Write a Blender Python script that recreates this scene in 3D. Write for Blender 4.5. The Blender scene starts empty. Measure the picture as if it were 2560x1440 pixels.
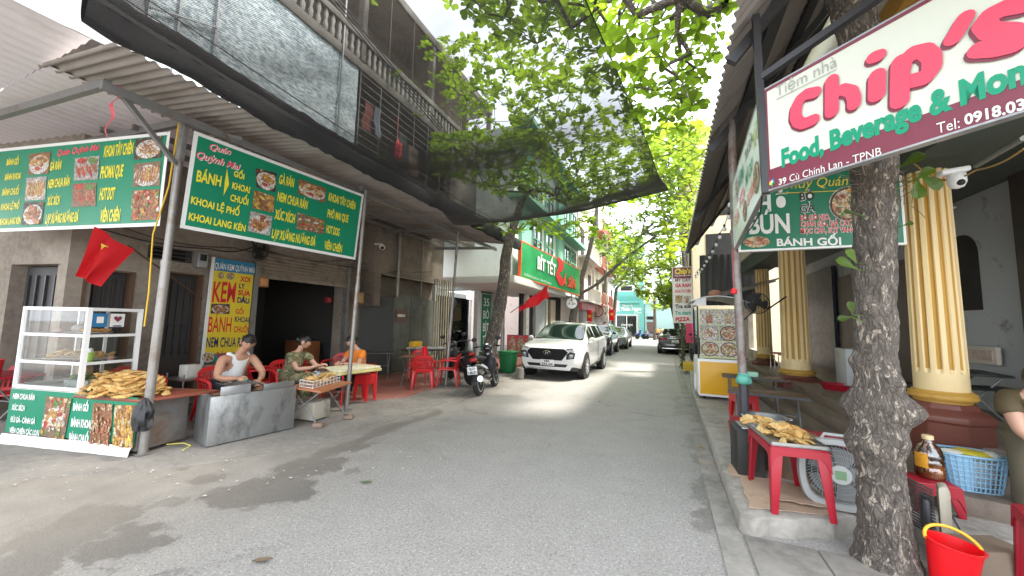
import bpy, bmesh, math, random
from mathutils import Vector, Matrix, noise
V = Vector
sc = bpy.context.scene
COL = sc.collection
PI = math.pi
# ---------------------------------------------------------------- camera
FPX, EYE = 924.0, 1.65
_yaw, _pit, _rol = math.radians(22.5), math.radians(5.2), math.radians(1.25)
_f0 = V((-math.sin(_yaw), math.cos(_yaw), 0)); _r0 = V((math.cos(_yaw), math.sin(_yaw), 0)); _u0 = V((0, 0, 1))
CF = _f0*math.cos(_pit) + _u0*math.sin(_pit); _u = _u0*math.cos(_pit) - _f0*math.sin(_pit)
CR = _r0*math.cos(_rol) + _u*math.sin(_rol); CU = _u*math.cos(_rol) - _r0*math.sin(_rol)
CC = V((0, 0, EYE))
cam_d = bpy.data.cameras.new('camera'); cam = bpy.data.objects.new('camera', cam_d); COL.objects.link(cam)
cam_d.sensor_width = 36; cam_d.lens = FPX/2560*36; cam_d.clip_end = 600; cam_d.clip_start = 0.05
m = Matrix.Identity(4)
for i in range(3):
    m[i][0] = CR[i]; m[i][1] = CU[i]; m[i][2] = -CF[i]; m[i][3] = CC[i]
cam.matrix_world = m
sc.camera = cam
# ---------------------------------------------------------------- world and sun
SUN = V((0.80, 0.36, 1.42)).normalized()
w = bpy.data.worlds.new('World'); sc.world = w; w.use_nodes = True
nt = w.node_tree; nt.nodes.clear()
sky = nt.nodes.new('ShaderNodeTexSky'); sky.sky_type = 'NISHITA'; sky.sun_disc = False
sky.sun_elevation = math.asin(SUN.z); sky.sun_rotation = math.atan2(SUN.x, SUN.y)
sky.dust_density = 4.0; sky.air_density = 1.0; sky.ozone_density = 1.0
hz = nt.nodes.new('ShaderNodeMix'); hz.data_type = 'RGBA'; hz.inputs[0].default_value = 0.62
hz.inputs[7].default_value = (8.2, 8.6, 9.0, 1)          # bright thin cloud over the whole sky
bg = nt.nodes.new('ShaderNodeBackground'); bg.inputs[1].default_value = 0.15
ow = nt.nodes.new('ShaderNodeOutputWorld')
nt.links.new(sky.outputs[0], hz.inputs[6]); nt.links.new(hz.outputs[2], bg.inputs[0]); nt.links.new(bg.outputs[0], ow.inputs[0])
sd = bpy.data.lights.new('sun', 'SUN'); sd.energy = 2.1; sd.angle = math.radians(7); sd.color = (1, .95, .87)
so = bpy.data.objects.new('sun', sd); COL.objects.link(so)
so.rotation_euler = (-SUN).to_track_quat('-Z', 'Y').to_euler(); so.location = (0, 0, 30)
sc.view_settings.view_transform = 'Standard'; sc.view_settings.look = 'None'
sc.view_settings.gamma = 1; sc.view_settings.exposure = 2.28
random.seed(7)
# ---------------------------------------------------------------- measuring helpers (photo pixel -> point on a real plane)
def ray(px, py): return CF + CR*((px-1280)/FPX) - CU*((py-720)/FPX)
def onX(px, py, x): d = ray(px, py); return CC + d*(x/d.x)
def onY(px, py, y): d = ray(px, py); return CC + d*(y/d.y)
def onZ(px, py, z): d = ray(px, py); return CC + d*((z-EYE)/d.z)
def onP(px, py, a, n):
    d = ray(px, py); return CC + d*((a-CC).dot(n)/d.dot(n))
# ---------------------------------------------------------------- tags and objects
def tag(o, label, cat, group=None, kind=None):
    o['label'] = label; o['category'] = cat
    if group: o['group'] = group
    if kind: o['kind'] = kind
    return o
def thing(name, label, cat, loc=(0, 0, 0), rz=0, group=None):
    o = bpy.data.objects.new(name, None); COL.objects.link(o); o.empty_display_size = .1
    o.location = loc; o.rotation_euler = (0, 0, rz)
    return tag(o, label, cat, group)
def dup(root, loc, rz=0, label=None, scale=None):
    r = root.copy(); COL.objects.link(r); r.location = loc; r.rotation_euler = (0, 0, rz)
    if label: r['label'] = label
    if scale: r.scale = scale
    for ch in list(root.children):
        c = ch.copy(); COL.objects.link(c); c.parent = r
        for g in list(ch.children):
            d = g.copy(); COL.objects.link(d); d.parent = c
    return r
def rootloc(p):
    l = V((0, 0, 0))
    while p: l = l + p.location; p = p.parent
    return l
class MB:
    def __init__(s): s.v = []; s.f = []; s.mi = []; s.cur = 0
    def m(s, i): s.cur = i; return s
    def add(s, vs, fs):
        n = len(s.v); s.v += [tuple(v) for v in vs]
        for f in fs: s.f.append(tuple(n+i for i in f)); s.mi.append(s.cur)
        return s
    def quad(s, a, b, c, d): return s.add([a, b, c, d], [(0, 1, 2, 3)])
    def box(s, x0, x1, y0, y1, z0, z1):
        return s.add([(x0, y0, z0), (x1, y0, z0), (x1, y1, z0), (x0, y1, z0), (x0, y0, z1), (x1, y0, z1), (x1, y1, z1), (x0, y1, z1)],
                     [(3, 2, 1, 0), (4, 5, 6, 7), (0, 1, 5, 4), (1, 2, 6, 5), (2, 3, 7, 6), (3, 0, 4, 7)])
    def obox(s, c, sx, sy, sz, rz=0, rx=0, ry=0):
        R = Matrix.Rotation(rz, 3, 'Z') @ Matrix.Rotation(ry, 3, 'Y') @ Matrix.Rotation(rx, 3, 'X'); c = V(c)
        p = [c + R @ V((a*sx/2, b*sy/2, d*sz/2)) for d in (-1, 1) for a, b in ((-1, -1), (1, -1), (1, 1), (-1, 1))]
        return s.add(p, [(3, 2, 1, 0), (4, 5, 6, 7), (0, 1, 5, 4), (1, 2, 6, 5), (2, 3, 7, 6), (3, 0, 4, 7)])
    def bar(s, p, q, w, h=None, up=(0, 0, 1)):
        p = V(p); q = V(q); h = h or w; d = (q-p).normalized(); up = V(up)
        if abs(d.dot(up)) > .97: up = V((0, 1, 0))
        a = d.cross(up).normalized()*w/2; b = a.cross(d).normalized()*h/2
        vs = [e+x for e in (p, q) for x in (-a-b, a-b, a+b, -a+b)]
        return s.add(vs, [(0, 1, 2, 3), (7, 6, 5, 4), (0, 4, 5, 1), (1, 5, 6, 2), (2, 6, 7, 3), (3, 7, 4, 0)])
    def tube(s, pts, r, n=8, cap=True, closed=False):
        pts = [V(p) for p in pts]; N = len(pts); rs = r if isinstance(r, (list, tuple)) else [r]*N
        d0 = (pts[1]-pts[0]).normalized(); a = d0.orthogonal().normalized(); vs = []
        for i, p in enumerate(pts):
            if closed: d = (pts[(i+1) % N]-pts[i-1]).normalized()
            else: d = (pts[min(i+1, N-1)]-pts[max(i-1, 0)]).normalized()
            a = (a - d*a.dot(d))
            a = a.normalized() if a.length > 1e-6 else d.orthogonal().normalized()
            b = d.cross(a)
            vs += [p + (a*math.cos(2*PI*k/n) + b*math.sin(2*PI*k/n))*rs[i] for k in range(n)]
        fs = []
        for i in range(N if closed else N-1):
            j = (i+1) % N
            fs += [(i*n+k, i*n+(k+1) % n, j*n+(k+1) % n, j*n+k) for k in range(n)]
        if cap and not closed: fs += [tuple(range(n-1, -1, -1)), tuple((N-1)*n+k for k in range(n))]
        return s.add(vs, fs)
    def lathe(s, prof, c=(0, 0, 0), n=16, M=None, sx=1, sy=1, cap=True, rfun=None):
        c = V(c); vs = []
        for r, z in prof:
            for k in range(n):
                t = 2*PI*k/n; rr = r*(rfun(t, z) if rfun else 1)
                p = V((rr*math.cos(t)*sx, rr*math.sin(t)*sy, z))
                vs.append(c + (M @ p if M else p))
        fs = [(i*n+k, i*n+(k+1) % n, (i+1)*n+(k+1) % n, (i+1)*n+k) for i in range(len(prof)-1) for k in range(n)]
        if cap:
            if prof[0][0] > 1e-5: fs.append(tuple(range(n-1, -1, -1)))
            if prof[-1][0] > 1e-5: fs.append(tuple((len(prof)-1)*n+k for k in range(n)))
        return s.add(vs, fs)
    def ell(s, c, rx, ry, rz, n=12, h=8, M=None):
        prof = [(math.sin(PI*i/h), -math.cos(PI*i/h)) for i in range(h+1)]
        prof[0] = (1e-4, -1); prof[-1] = (1e-4, 1); S = Matrix.Diagonal((rx, ry, rz))
        return s.lathe(prof, c, n, (M @ S) if M else S, cap=False)
    def prism(s, poly, o, ax, ay, d):
        o = V(o); ax = V(ax); ay = V(ay); d = V(d); n = len(poly)
        a = [o+ax*x+ay*y for x, y in poly]; vs = a + [p+d for p in a]
        fs = [tuple(range(n-1, -1, -1)), tuple(range(n, 2*n))] + [(i, (i+1) % n, n+(i+1) % n, n+i) for i in range(n)]
        return s.add(vs, fs)
    def grid(s, fn, nu, nv):
        vs = [fn(i/nu, j/nv) for j in range(nv+1) for i in range(nu+1)]; k = nu+1
        return s.add(vs, [(j*k+i, j*k+i+1, (j+1)*k+i+1, (j+1)*k+i) for j in range(nv) for i in range(nu)])
    def build(s, name, mats, parent=None, smooth=None, bevel=0, world=False, seg=2, thick=0):
        me = bpy.data.meshes.new(name)
        off = rootloc(parent) if world and parent else V((0, 0, 0))
        me.from_pydata([V(v)-off for v in s.v], [], s.f); me.update()
        mats = mats if isinstance(mats, (list, tuple)) else [mats]
        for x in mats: me.materials.append(x)
        if len(mats) > 1: me.polygons.foreach_set('material_index', s.mi)
        bm = bmesh.new(); bm.from_mesh(me)
        if thick:
            bmesh.ops.solidify(bm, geom=bm.faces[:], thickness=thick)
        bmesh.ops.recalc_face_normals(bm, faces=bm.faces[:])
        if bevel:
            bmesh.ops.remove_doubles(bm, verts=bm.verts[:], dist=1e-5)
            ed = [e for e in bm.edges if len(e.link_faces) == 2 and e.calc_face_angle(0) > .5]
            bmesh.ops.bevel(bm, geom=ed, offset=bevel, segments=seg, profile=.5, affect='EDGES', clamp_overlap=True)
        bm.to_mesh(me); bm.free()
        if smooth is not None or bevel:
            me.polygons.foreach_set('use_smooth', [True]*len(me.polygons))
            me.set_sharp_from_angle(angle=math.radians(smooth or 35))
        o = bpy.data.objects.new(name, me); COL.objects.link(o)
        if parent: o.parent = parent
        return o
def struct(o): o['kind'] = 'structure'; return o
# ---------------------------------------------------------------- materials
def _n(t, typ, **k):
    x = t.nodes.new(typ)
    for a, b in k.items(): setattr(x, a, b)
    return x
def mixc(t, f, a, b, mode='MIX'):
    x = _n(t, 'ShaderNodeMix', data_type='RGBA', blend_type=mode)
    for sk, val in ((0, f), (6, a), (7, b)):
        if hasattr(val, 'is_linked'): t.links.new(val, x.inputs[sk])
        elif sk == 0: x.inputs[0].default_value = val
        else: x.inputs[sk].default_value = (*val[:3], 1)
    return x.outputs[2]
def ramp(t, src, lo, hi, c0=(0, 0, 0), c1=(1, 1, 1)):
    r = _n(t, 'ShaderNodeValToRGB'); t.links.new(src, r.inputs[0])
    e = r.color_ramp.elements; e[0].position = lo; e[1].position = hi; e[0].color = (*c0, 1); e[1].color = (*c1, 1)
    return r.outputs[0]
def noi(t, vec, s, d=4, rough=.55, dist=0):
    x = _n(t, 'ShaderNodeTexNoise'); x.inputs['Scale'].default_value = s; x.inputs['Detail'].default_value = d
    x.inputs['Roughness'].default_value = rough; x.inputs['Distortion'].default_value = dist
    t.links.new(vec, x.inputs['Vector']); return x.outputs[0]
def mapv(t, vec, sx, sy, sz, loc=(0, 0, 0)):
    x = _n(t, 'ShaderNodeMapping'); t.links.new(vec, x.inputs[0]); x.inputs[3].default_value = (sx, sy, sz); x.inputs[1].default_value = loc
    return x.outputs[0]
def newmat(name):
    m = bpy.data.materials.new(name); m.use_nodes = True; t = m.node_tree
    b = t.nodes['Principled BSDF']; tc = _n(t, 'ShaderNodeTexCoord')
    return m, t, b, tc.outputs['Object']
def bump(t, b, h, strength, dist=.01):
    x = _n(t, 'ShaderNodeBump'); x.inputs['Strength'].default_value = strength; x.inputs['Distance'].default_value = dist
    t.links.new(h, x.inputs['Height']); t.links.new(x.outputs[0], b.inputs['Normal'])
def mat(name, c, r=.7, v=.15, s=7, b=0, bs=40, metal=0, dirt=0, dc=(.08, .07, .06), ds=3, coat=0, trans=0, stretch=None, spec=.5):
    m, t, p, vec = newmat(name)
    if stretch: vec = mapv(t, vec, *stretch)
    n = noi(t, vec, s, 5)
    col = mixc(t, n, [x*(1-v) for x in c], [min(1, x*(1+v)) for x in c])
    if dirt:
        d = ramp(t, noi(t, vec, ds, 8, .65, .3), .62-dirt*.35, .82-dirt*.25)
        col = mixc(t, d, col, dc)
    t.links.new(col, p.inputs['Base Color'])
    rr = ramp(t, n, .2, .8, [max(0, r-.1)]*3, [min(1, r+.1)]*3); t.links.new(rr, p.inputs['Roughness'])
    p.inputs['Metallic'].default_value = metal; p.inputs['Specular IOR Level'].default_value = spec
    if coat: p.inputs['Coat Weight'].default_value = coat; p.inputs['Coat Roughness'].default_value = .06
    if b: bump(t, p, noi(t, vec, bs, 6), b)
    if trans:
        tr = _n(t, 'ShaderNodeBsdfTranslucent'); t.links.new(col, tr.inputs[0]); mx = _n(t, 'ShaderNodeMixShader'); mx.inputs[0].default_value = trans
        o = t.nodes['Material Output']; t.links.new(p.outputs[0], mx.inputs[1]); t.links.new(tr.outputs[0], mx.inputs[2]); t.links.new(mx.outputs[0], o.inputs[0])
    return m
def glassmat(name, tint=(.9, .95, .95), alpha=.85, r=.03):
    m, t, p, vec = newmat(name); t.nodes.remove(p)
    tr = _n(t, 'ShaderNodeBsdfTransparent'); tr.inputs[0].default_value = (*tint, 1)
    gl = _n(t, 'ShaderNodeBsdfGlossy'); gl.inputs['Roughness'].default_value = r; gl.inputs[0].default_value = (.9, .9, .9, 1)
    fr = _n(t, 'ShaderNodeFresnel'); fr.inputs[0].default_value = 1.5
    mx = _n(t, 'ShaderNodeMixShader'); t.links.new(ramp(t, fr.outputs[0], 0, 1, [1-alpha]*3, (1, 1, 1)), mx.inputs[0])
    t.links.new(tr.outputs[0], mx.inputs[1]); t.links.new(gl.outputs[0], mx.inputs[2]); t.links.new(mx.outputs[0], t.nodes['Material Output'].inputs[0])
    return m
def emis(name, c, e):
    m, t, p, vec = newmat(name); p.inputs['Base Color'].default_value = (*c, 1)
    p.inputs['Emission Color'].default_value = (*c, 1); p.inputs['Emission Strength'].default_value = e; return m
def asphalt():
    m, t, p, vec = newmat('asphalt')
    big = noi(t, vec, .35, 6, .6); mid = noi(t, vec, 3, 6); fine = noi(t, vec, 90, 3)
    c = mixc(t, big, (.25, .238, .22), (.345, .33, .307)); c = mixc(t, ramp(t, mid, .35, .7), c, mixc(t, .5, c, (.38, .362, .338)))
    gr = ramp(t, noi(t, vec, 46, 5, .75), .36, .64); c = mixc(t, gr, mixc(t, .42, c, (.07, .066, .062)), mixc(t, .22, c, (.50, .48, .45)))
    vo = _n(t, 'ShaderNodeTexVoronoi'); vo.inputs['Scale'].default_value = 70; t.links.new(vec, vo.inputs['Vector'])
    spk = ramp(t, vo.outputs['Distance'], .18, .42, (1, 1, 1), (0, 0, 0))
    rnd = _n(t, 'ShaderNodeSeparateColor'); t.links.new(vo.outputs['Color'], rnd.inputs[0])
    sel = _n(t, 'ShaderNodeMath', operation='MULTIPLY'); t.links.new(spk, sel.inputs[0]); t.links.new(ramp(t, rnd.outputs[0], .72, .98), sel.inputs[1])
    c = mixc(t, sel.outputs[0], c, (.55, .53, .50)); dk = _n(t, 'ShaderNodeMath', operation='MULTIPLY'); t.links.new(spk, dk.inputs[0]); t.links.new(ramp(t, rnd.outputs[1], .65, 1), dk.inputs[1])
    c = mixc(t, dk.outputs[0], c, (.06, .058, .055))
    # wet and oily patches left of the middle of the road
    wv = _n(t, 'ShaderNodeVectorMath', operation='ADD'); t.links.new(vec, wv.inputs[0])
    nn = _n(t, 'ShaderNodeTexNoise'); nn.inputs['Scale'].default_value = 2.2; nn.inputs['Detail'].default_value = 7; nn.inputs['Roughness'].default_value = .68; t.links.new(vec, nn.inputs['Vector'])
    sb = _n(t, 'ShaderNodeVectorMath', operation='SUBTRACT'); t.links.new(nn.outputs['Color'], sb.inputs[0]); sb.inputs[1].default_value = (.5, .5, .5)
    sl = _n(t, 'ShaderNodeVectorMath', operation='SCALE'); t.links.new(sb.outputs[0], sl.inputs[0]); sl.inputs[3].default_value = 1.0; t.links.new(sl.outputs[0], wv.inputs[1])
    acc = None
    for (cx, cy, rx, ry, k) in STAINS:
        mp = mapv(t, wv.outputs[0], 1/rx, 1/ry, 0, (-cx/rx, -cy/ry, 0))
        ln = _n(t, 'ShaderNodeVectorMath', operation='LENGTH'); t.links.new(mp, ln.inputs[0])
        f = ramp(t, ln.outputs['Value'], .80, 1.08, (k, k, k), (0, 0, 0))
        if acc is None: acc = f
        else: acc = mixc(t, 1.0, acc, f, 'LIGHTEN')
    c = mixc(t, acc, c, mixc(t, ramp(t, mid, .3, .7, (.55,)*3, (.88,)*3), c, (.050, .043, .037)))
    cv = _n(t, 'ShaderNodeTexVoronoi', feature='DISTANCE_TO_EDGE'); cv.inputs['Scale'].default_value = .42
    sl2 = _n(t, 'ShaderNodeVectorMath', operation='SCALE'); t.links.new(sb.outputs[0], sl2.inputs[0]); sl2.inputs[3].default_value = .8
    wv2 = _n(t, 'ShaderNodeVectorMath', operation='ADD'); t.links.new(vec, wv2.inputs[0]); t.links.new(sl2.outputs[0], wv2.inputs[1]); t.links.new(wv2.outputs[0], cv.inputs['Vector'])
    ck = _n(t, 'ShaderNodeMath', operation='MULTIPLY'); t.links.new(ramp(t, cv.outputs['Distance'], .0, .010, (1, 1, 1), (0, 0, 0)), ck.inputs[0]); t.links.new(ramp(t, noi(t, vec, .5, 3), .50, .62), ck.inputs[1])
    c = mixc(t, ck.outputs[0], c, mixc(t, .6, c, (.03, .028, .026)))
    sx = _n(t, 'ShaderNodeSeparateXYZ'); t.links.new(wv2.outputs[0], sx.inputs[0])
    for x0, x1 in ((-4.6, -2.6),):                # brown dirt gathered along the left side of the road
        dd = ramp(t, sx.outputs[0], 0, 1); mr = _n(t, 'ShaderNodeMapRange'); t.links.new(sx.outputs[0], mr.inputs[0]); mr.inputs[1].default_value = x0; mr.inputs[2].default_value = x1; mr.inputs[3].default_value = .75; mr.inputs[4].default_value = 0
        c = mixc(t, mr.outputs[0], c, mixc(t, ramp(t, mid, .3, .7), (.205, .182, .155), (.285, .258, .222)))
    t.links.new(c, p.inputs['Base Color'])
    t.links.new(ramp(t, acc, 0, 1, (.82, .82, .82), (.45, .45, .45)), p.inputs['Roughness'])
    hgt = mixc(t, .5, fine, vo.outputs['Distance']); bump(t, p, hgt, .5, .006)
    return m
STAINS = []
for px, py, rx, ry, k in ((600, 1235, .34, .22, .85), (690, 1225, .42, .34, .8), (780, 1165, .30, .34, .8), (870, 1115, .22, .55, .75), (960, 1075, .20, .6, .7), (1060, 1040, .16, .7, .65), (250, 1300, .34, .28, .75), (330, 1350, .28, .24, .8), (120, 1360, .36, .24, .75), (60, 1415, .36, .2, .75), (430, 1260, .2, .16, .55), (1755, 1130, .14, 1.0, .6), (1775, 1250, .14, .8, .6), (1700, 1010, .12, 1.2, .5), (520, 1150, .14, .28, .95), (540, 1190, .14, .2, .85), (880, 1180, .12, .1, .45), (1500, 1130, .07, .07, .2)):
    q = onZ(px, py, 0); STAINS.append((q.x, q.y, rx, ry, k))
def concrete(name, c=(.27, .255, .23), dark=(.10, .095, .09), s=1.4, b=.5, joints=0):
    m, t, p, vec = newmat(name)
    n1 = noi(t, vec, s, 8, .62, .4); n2 = noi(t, vec, 14, 6, .6)
    col = mixc(t, ramp(t, n1, .3, .7), c, dark); col = mixc(t, ramp(t, n2, .4, .8), col, mixc(t, .4, col, [min(1, x*1.35) for x in c]))
    spk = ramp(t, noi(t, vec, 120, 2), .60, .75); col = mixc(t, spk, col, mixc(t, .35, col, dark))
    t.links.new(col, p.inputs['Base Color']); p.inputs['Roughness'].default_value = .88
    bump(t, p, mixc(t, .6, n2, noi(t, vec, 80, 3)), b, .008); return m
def brick(name, c1, c2, mortar, s, bw=.5, rh=.25, off=.5, b=.3):
    m, t, p, vec = newmat(name)
    br = _n(t, 'ShaderNodeTexBrick'); br.offset = off; t.links.new(vec, br.inputs['Vector'])
    br.inputs['Color1'].default_value = (*c1, 1); br.inputs['Color2'].default_value = (*c2, 1); br.inputs['Mortar'].default_value = (*mortar, 1)
    br.inputs['Scale'].default_value = s; br.inputs['Brick Width'].default_value = bw; br.inputs['Row Height'].default_value = rh; br.inputs['Mortar Size'].default_value = .012
    c = mixc(t, ramp(t, noi(t, vec, 2, 6), .35, .75), br.outputs[0], mixc(t, .4, br.outputs[0], (.10, .08, .07)))
    t.links.new(c, p.inputs['Base Color']); p.inputs['Roughness'].default_value = .6; bump(t, p, br.outputs['Fac'], -b, .004); return m
def netmat(name, dens, c=(.012, .012, .013), s=28):
    m, t, p, vec = newmat(name); p.inputs['Base Color'].default_value = (*c, 1); p.inputs['Roughness'].default_value = .8
    w1 = _n(t, 'ShaderNodeTexWave', bands_direction='X'); w1.inputs['Scale'].default_value = s; w1.inputs['Distortion'].default_value = .4; t.links.new(vec, w1.inputs['Vector'])
    w2 = _n(t, 'ShaderNodeTexWave', bands_direction='Y'); w2.inputs['Scale'].default_value = s*.8; w2.inputs['Distortion'].default_value = .3; t.links.new(vec, w2.inputs['Vector'])
    a = mixc(t, .4, w1.outputs[0], w2.outputs[0]); a = mixc(t, .35, a, noi(t, vec, 3, 5))
    f = ramp(t, a, .15, .85, [max(0, dens-.13)]*3, [min(1, dens+.13)]*3)
    # threads overlap more when the cloth is seen at a slant: through = (1-density)^(1/cos)
    ge = _n(t, 'ShaderNodeNewGeometry'); dt = _n(t, 'ShaderNodeVectorMath', operation='DOT_PRODUCT'); t.links.new(ge.outputs['Incoming'], dt.inputs[0]); t.links.new(ge.outputs['Normal'], dt.inputs[1])
    def mth(op, x, y=None):
        q = _n(t, 'ShaderNodeMath', operation=op)
        for i_, v_ in enumerate((x, y)):
            if v_ is None: continue
            if hasattr(v_, 'is_linked'): t.links.new(v_, q.inputs[i_])
            else: q.inputs[i_].default_value = v_
        return q.outputs[0]
    ex = mth('DIVIDE', .56, mth('MAXIMUM', mth('ABSOLUTE', dt.outputs['Value']), .12)); f = mth('SUBTRACT', 1, mth('POWER', mth('SUBTRACT', 1, f), ex))
    tr = _n(t, 'ShaderNodeBsdfTransparent'); mx = _n(t, 'ShaderNodeMixShader'); t.links.new(f, mx.inputs[0]); t.links.new(tr.outputs[0], mx.inputs[1]); t.links.new(p.outputs[0], mx.inputs[2])
    t.links.new(mx.outputs[0], t.nodes['Material Output'].inputs[0]); return m
def barkmat():
    m, t, p, vec = newmat('bark')
    v2 = mapv(t, vec, 1, 1, .38)
    vo = _n(t, 'ShaderNodeTexVoronoi', feature='DISTANCE_TO_EDGE'); vo.inputs['Scale'].default_value = 34
    wn = _n(t, 'ShaderNodeTexNoise'); wn.inputs['Scale'].default_value = 14; wn.inputs['Detail'].default_value = 5; t.links.new(v2, wn.inputs['Vector'])
    ad = _n(t, 'ShaderNodeVectorMath', operation='ADD'); sc_ = _n(t, 'ShaderNodeVectorMath', operation='SCALE'); sc_.inputs[3].default_value = .10
    t.links.new(wn.outputs['Color'], sc_.inputs[0]); t.links.new(v2, ad.inputs[0]); t.links.new(sc_.outputs[0], ad.inputs[1]); t.links.new(ad.outputs[0], vo.inputs['Vector'])
    n = noi(t, v2, 22, 8, .75, .6); n3 = noi(t, vec, 3, 4)
    c = mixc(t, ramp(t, n, .38, .64), (.058, .047, .039), (.175, .147, .122)); c = mixc(t, ramp(t, n3, .4, .65), c, mixc(t, .35, c, (.15, .13, .11)))
    fl = ramp(t, noi(t, mapv(t, vec, 1, 1, .42, (3, 2, 1)), 24, 4, .6, .9), .575, .61); c = mixc(t, fl, c, (.36, .305, .245))
    crk = ramp(t, vo.outputs['Distance'], 0, .07, (1, 1, 1), (0, 0, 0)); c = mixc(t, crk, c, mixc(t, .75, c, (.03, .024, .02)))
    t.links.new(c, p.inputs['Base Color']); p.inputs['Roughness'].default_value = .85
    bump(t, p, mixc(t, .65, ramp(t, vo.outputs['Distance'], 0, .25), n), 1.0, .025); return m
def leafmat(name, c, tc):
    m, t, p, vec = newmat(name)
    oi = _n(t, 'ShaderNodeNewGeometry'); k = oi.outputs['Random Per Island']
    col = mixc(t, k, [x*.5 for x in c], [x*1.35 for x in c]); tcol = mixc(t, k, [x*.42 for x in tc], [min(1, x*1.2) for x in tc])
    t.links.new(col, p.inputs['Base Color']); p.inputs['Roughness'].default_value = .42
    tr = _n(t, 'ShaderNodeBsdfTranslucent'); t.links.new(tcol, tr.inputs[0]); mx = _n(t, 'ShaderNodeMixShader'); mx.inputs[0].default_value = .6
    t.links.new(p.outputs[0], mx.inputs[1]); t.links.new(tr.outputs[0], mx.inputs[2]); t.links.new(mx.outputs[0], t.nodes['Material Output'].inputs[0]); return m
K = {}
K['asphalt'] = asphalt()
K['concrete'] = concrete('concrete', (.26, .24, .215), (.13, .12, .108), 1.1); K['kerbstone'] = concrete('kerbstone', (.30, .28, .25), (.13, .12, .11), 2.5)
K['paleconc'] = concrete('pale_concrete', (.36, .33, .29), (.15, .14, .12), 3)
K['dirtwall'] = concrete('stained_plaster', (.25, .21, .165), (.085, .065, .05), .8, .35)
K['plaster'] = mat('plaster', (.52, .47, .40), .85, .12, 3, .15, 30, dirt=.35, dc=(.20, .16, .12), ds=1.2)
K['creamwall'] = concrete('cream_wall', (.33, .285, .235), (.115, .092, .074), .75, .4)
K['whitewall'] = mat('white_wall', (.38, .39, .40), .8, .06, 3, .05, 30, dirt=.1)
K['redtile'] = brick('red_porch_tile', (.34, .12, .09), (.40, .16, .12), (.22, .13, .10), 2.5, .5, .5, 0)
K['steptile'] = mat('brown_step_stone', (.185, .145, .115), .6, .22, 5, .12, 25, dirt=.35, dc=(.09, .065, .05), ds=2, stretch=(3, .6, 3))
K['greysteel'] = mat('grey_painted_steel', (.20, .20, .20), .45, .2, 10, .1, 60, .3, dirt=.25, dc=(.16, .09, .05))
K['polesteel'] = mat('pole_steel', (.28, .265, .25), .45, .25, 9, .1, 60, .55, dirt=.3, dc=(.17, .11, .07))
K['darksteel'] = mat('dark_steel', (.06, .06, .065), .45, .2, 10, 0, metal=.4)
K['stainless'] = mat('stainless', (.42, .43, .43), .36, .14, 4, .05, 25, .85, dirt=.22, dc=(.16, .15, .14), ds=2.2)
K['galv'] = mat('galvanised', (.40, .41, .42), .4, .2, 6, 0, metal=.6, dirt=.2)
K['corr_in'] = mat('corrugated_underside', (.31, .285, .265), .6, .18, 2, .05, 30, .1, dirt=.38, dc=(.15, .12, .095), ds=1.3, stretch=(.4, 1.5, 1))
K['corr_white'] = mat('white_sheet_underside', (.74, .70, .73), .6, .08, 1.5, 0, 30, 0, dirt=.15, dc=(.5, .46, .45), ds=.8)
K['corr_grey'] = mat('corrugated_grey', (.27, .25, .235), .6, .12, 2, .05, 30, .2, dirt=.18, dc=(.14, .12, .10), ds=1.2)
K['black'] = mat('black_plastic', (.015, .015, .016), .5, .2, 8)
K['rubber'] = mat('rubber', (.018, .018, .018), .85, .2, 20, .2, 80)
K['white'] = mat('white_paint', (.78, .78, .77), .4, .04, 6)
K['offwhite'] = mat('off_white', (.68, .66, .60), .55, .08, 5, dirt=.12)
K['red'] = mat('red_plastic', (.58, .018, .022), .38, .12, 6, .04, 30)
K['darkred'] = mat('dark_red_plastic', (.34, .008, .022), .42, .12, 6, .05, 30, dirt=.12, dc=(.2, .02, .03))
K['brightred'] = mat('bright_red_plastic', (.75, .006, .012), .35, .05, 5)
K['green'] = mat('green_plastic', (.02, .20, .07), .45, .15, 6)
K['yellow'] = mat('yellow_plastic', (.80, .45, .03), .4, .08, 5)
K['cyan'] = mat('blue_basket', (.25, .45, .62), .45, .08, 5)
K['wood'] = mat('dark_wood', (.11, .062, .038), .5, .25, 4, .1, 30, stretch=(1, 1, 8))
K['orangewood'] = mat('orange_table_wood', (.42, .16, .07), .4, .15, 5, 0, dirt=.15, stretch=(4, 1, 1))
K['card'] = mat('cardboard', (.46, .33, .22), .85, .12, 5, .1, 40, dirt=.1)
K['flag'] = mat('flag_cloth', (.62, .012, .018), .75, .08, 5, .1, 60, trans=.3)
K['bark'] = barkmat()
K['leaf'] = leafmat('leaf', (.07, .145, .02), (.35, .53, .03))
K['leafdk'] = leafmat('leaf_far', (.07, .15, .03), (.36, .52, .06))
K['net'] = netmat('shade_net', .82, (.03, .03, .032)); K['netdense'] = netmat('shade_net_dense', .86, s=40)
K['glass'] = glassmat('clear_glass', (.96, .98, .97), .93)
K['dark'] = mat('dark_interior', (.018, .015, .013), .8, .3, 3)  # near-black sheets in this stand in for the shade inside openings
K['carglass'] = mat('car_glass', (.012, .018, .016), .05, .1, 2, spec=.8)
K['skin'] = mat('skin', (.47, .25, .16), .55, .08, 12); K['skin2'] = mat('skin_pale', (.52, .30, .21), .55, .08, 12)
K['hair'] = mat('hair', (.010, .008, .007), .45, .3, 40, .3, 120)
m, t, p_, vec = newmat('fried_pastry'); oi = _n(t, 'ShaderNodeObjectInfo'); n_ = noi(t, vec, 30, 6, .7)
c_ = mixc(t, ramp(t, n_, .3, .7), (.52, .29, .07), (.74, .52, .20)); c_ = mixc(t, oi.outputs['Random'], mixc(t, .55, c_, (.46, .22, .05)), mixc(t, .35, c_, (.78, .60, .30)))
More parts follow.
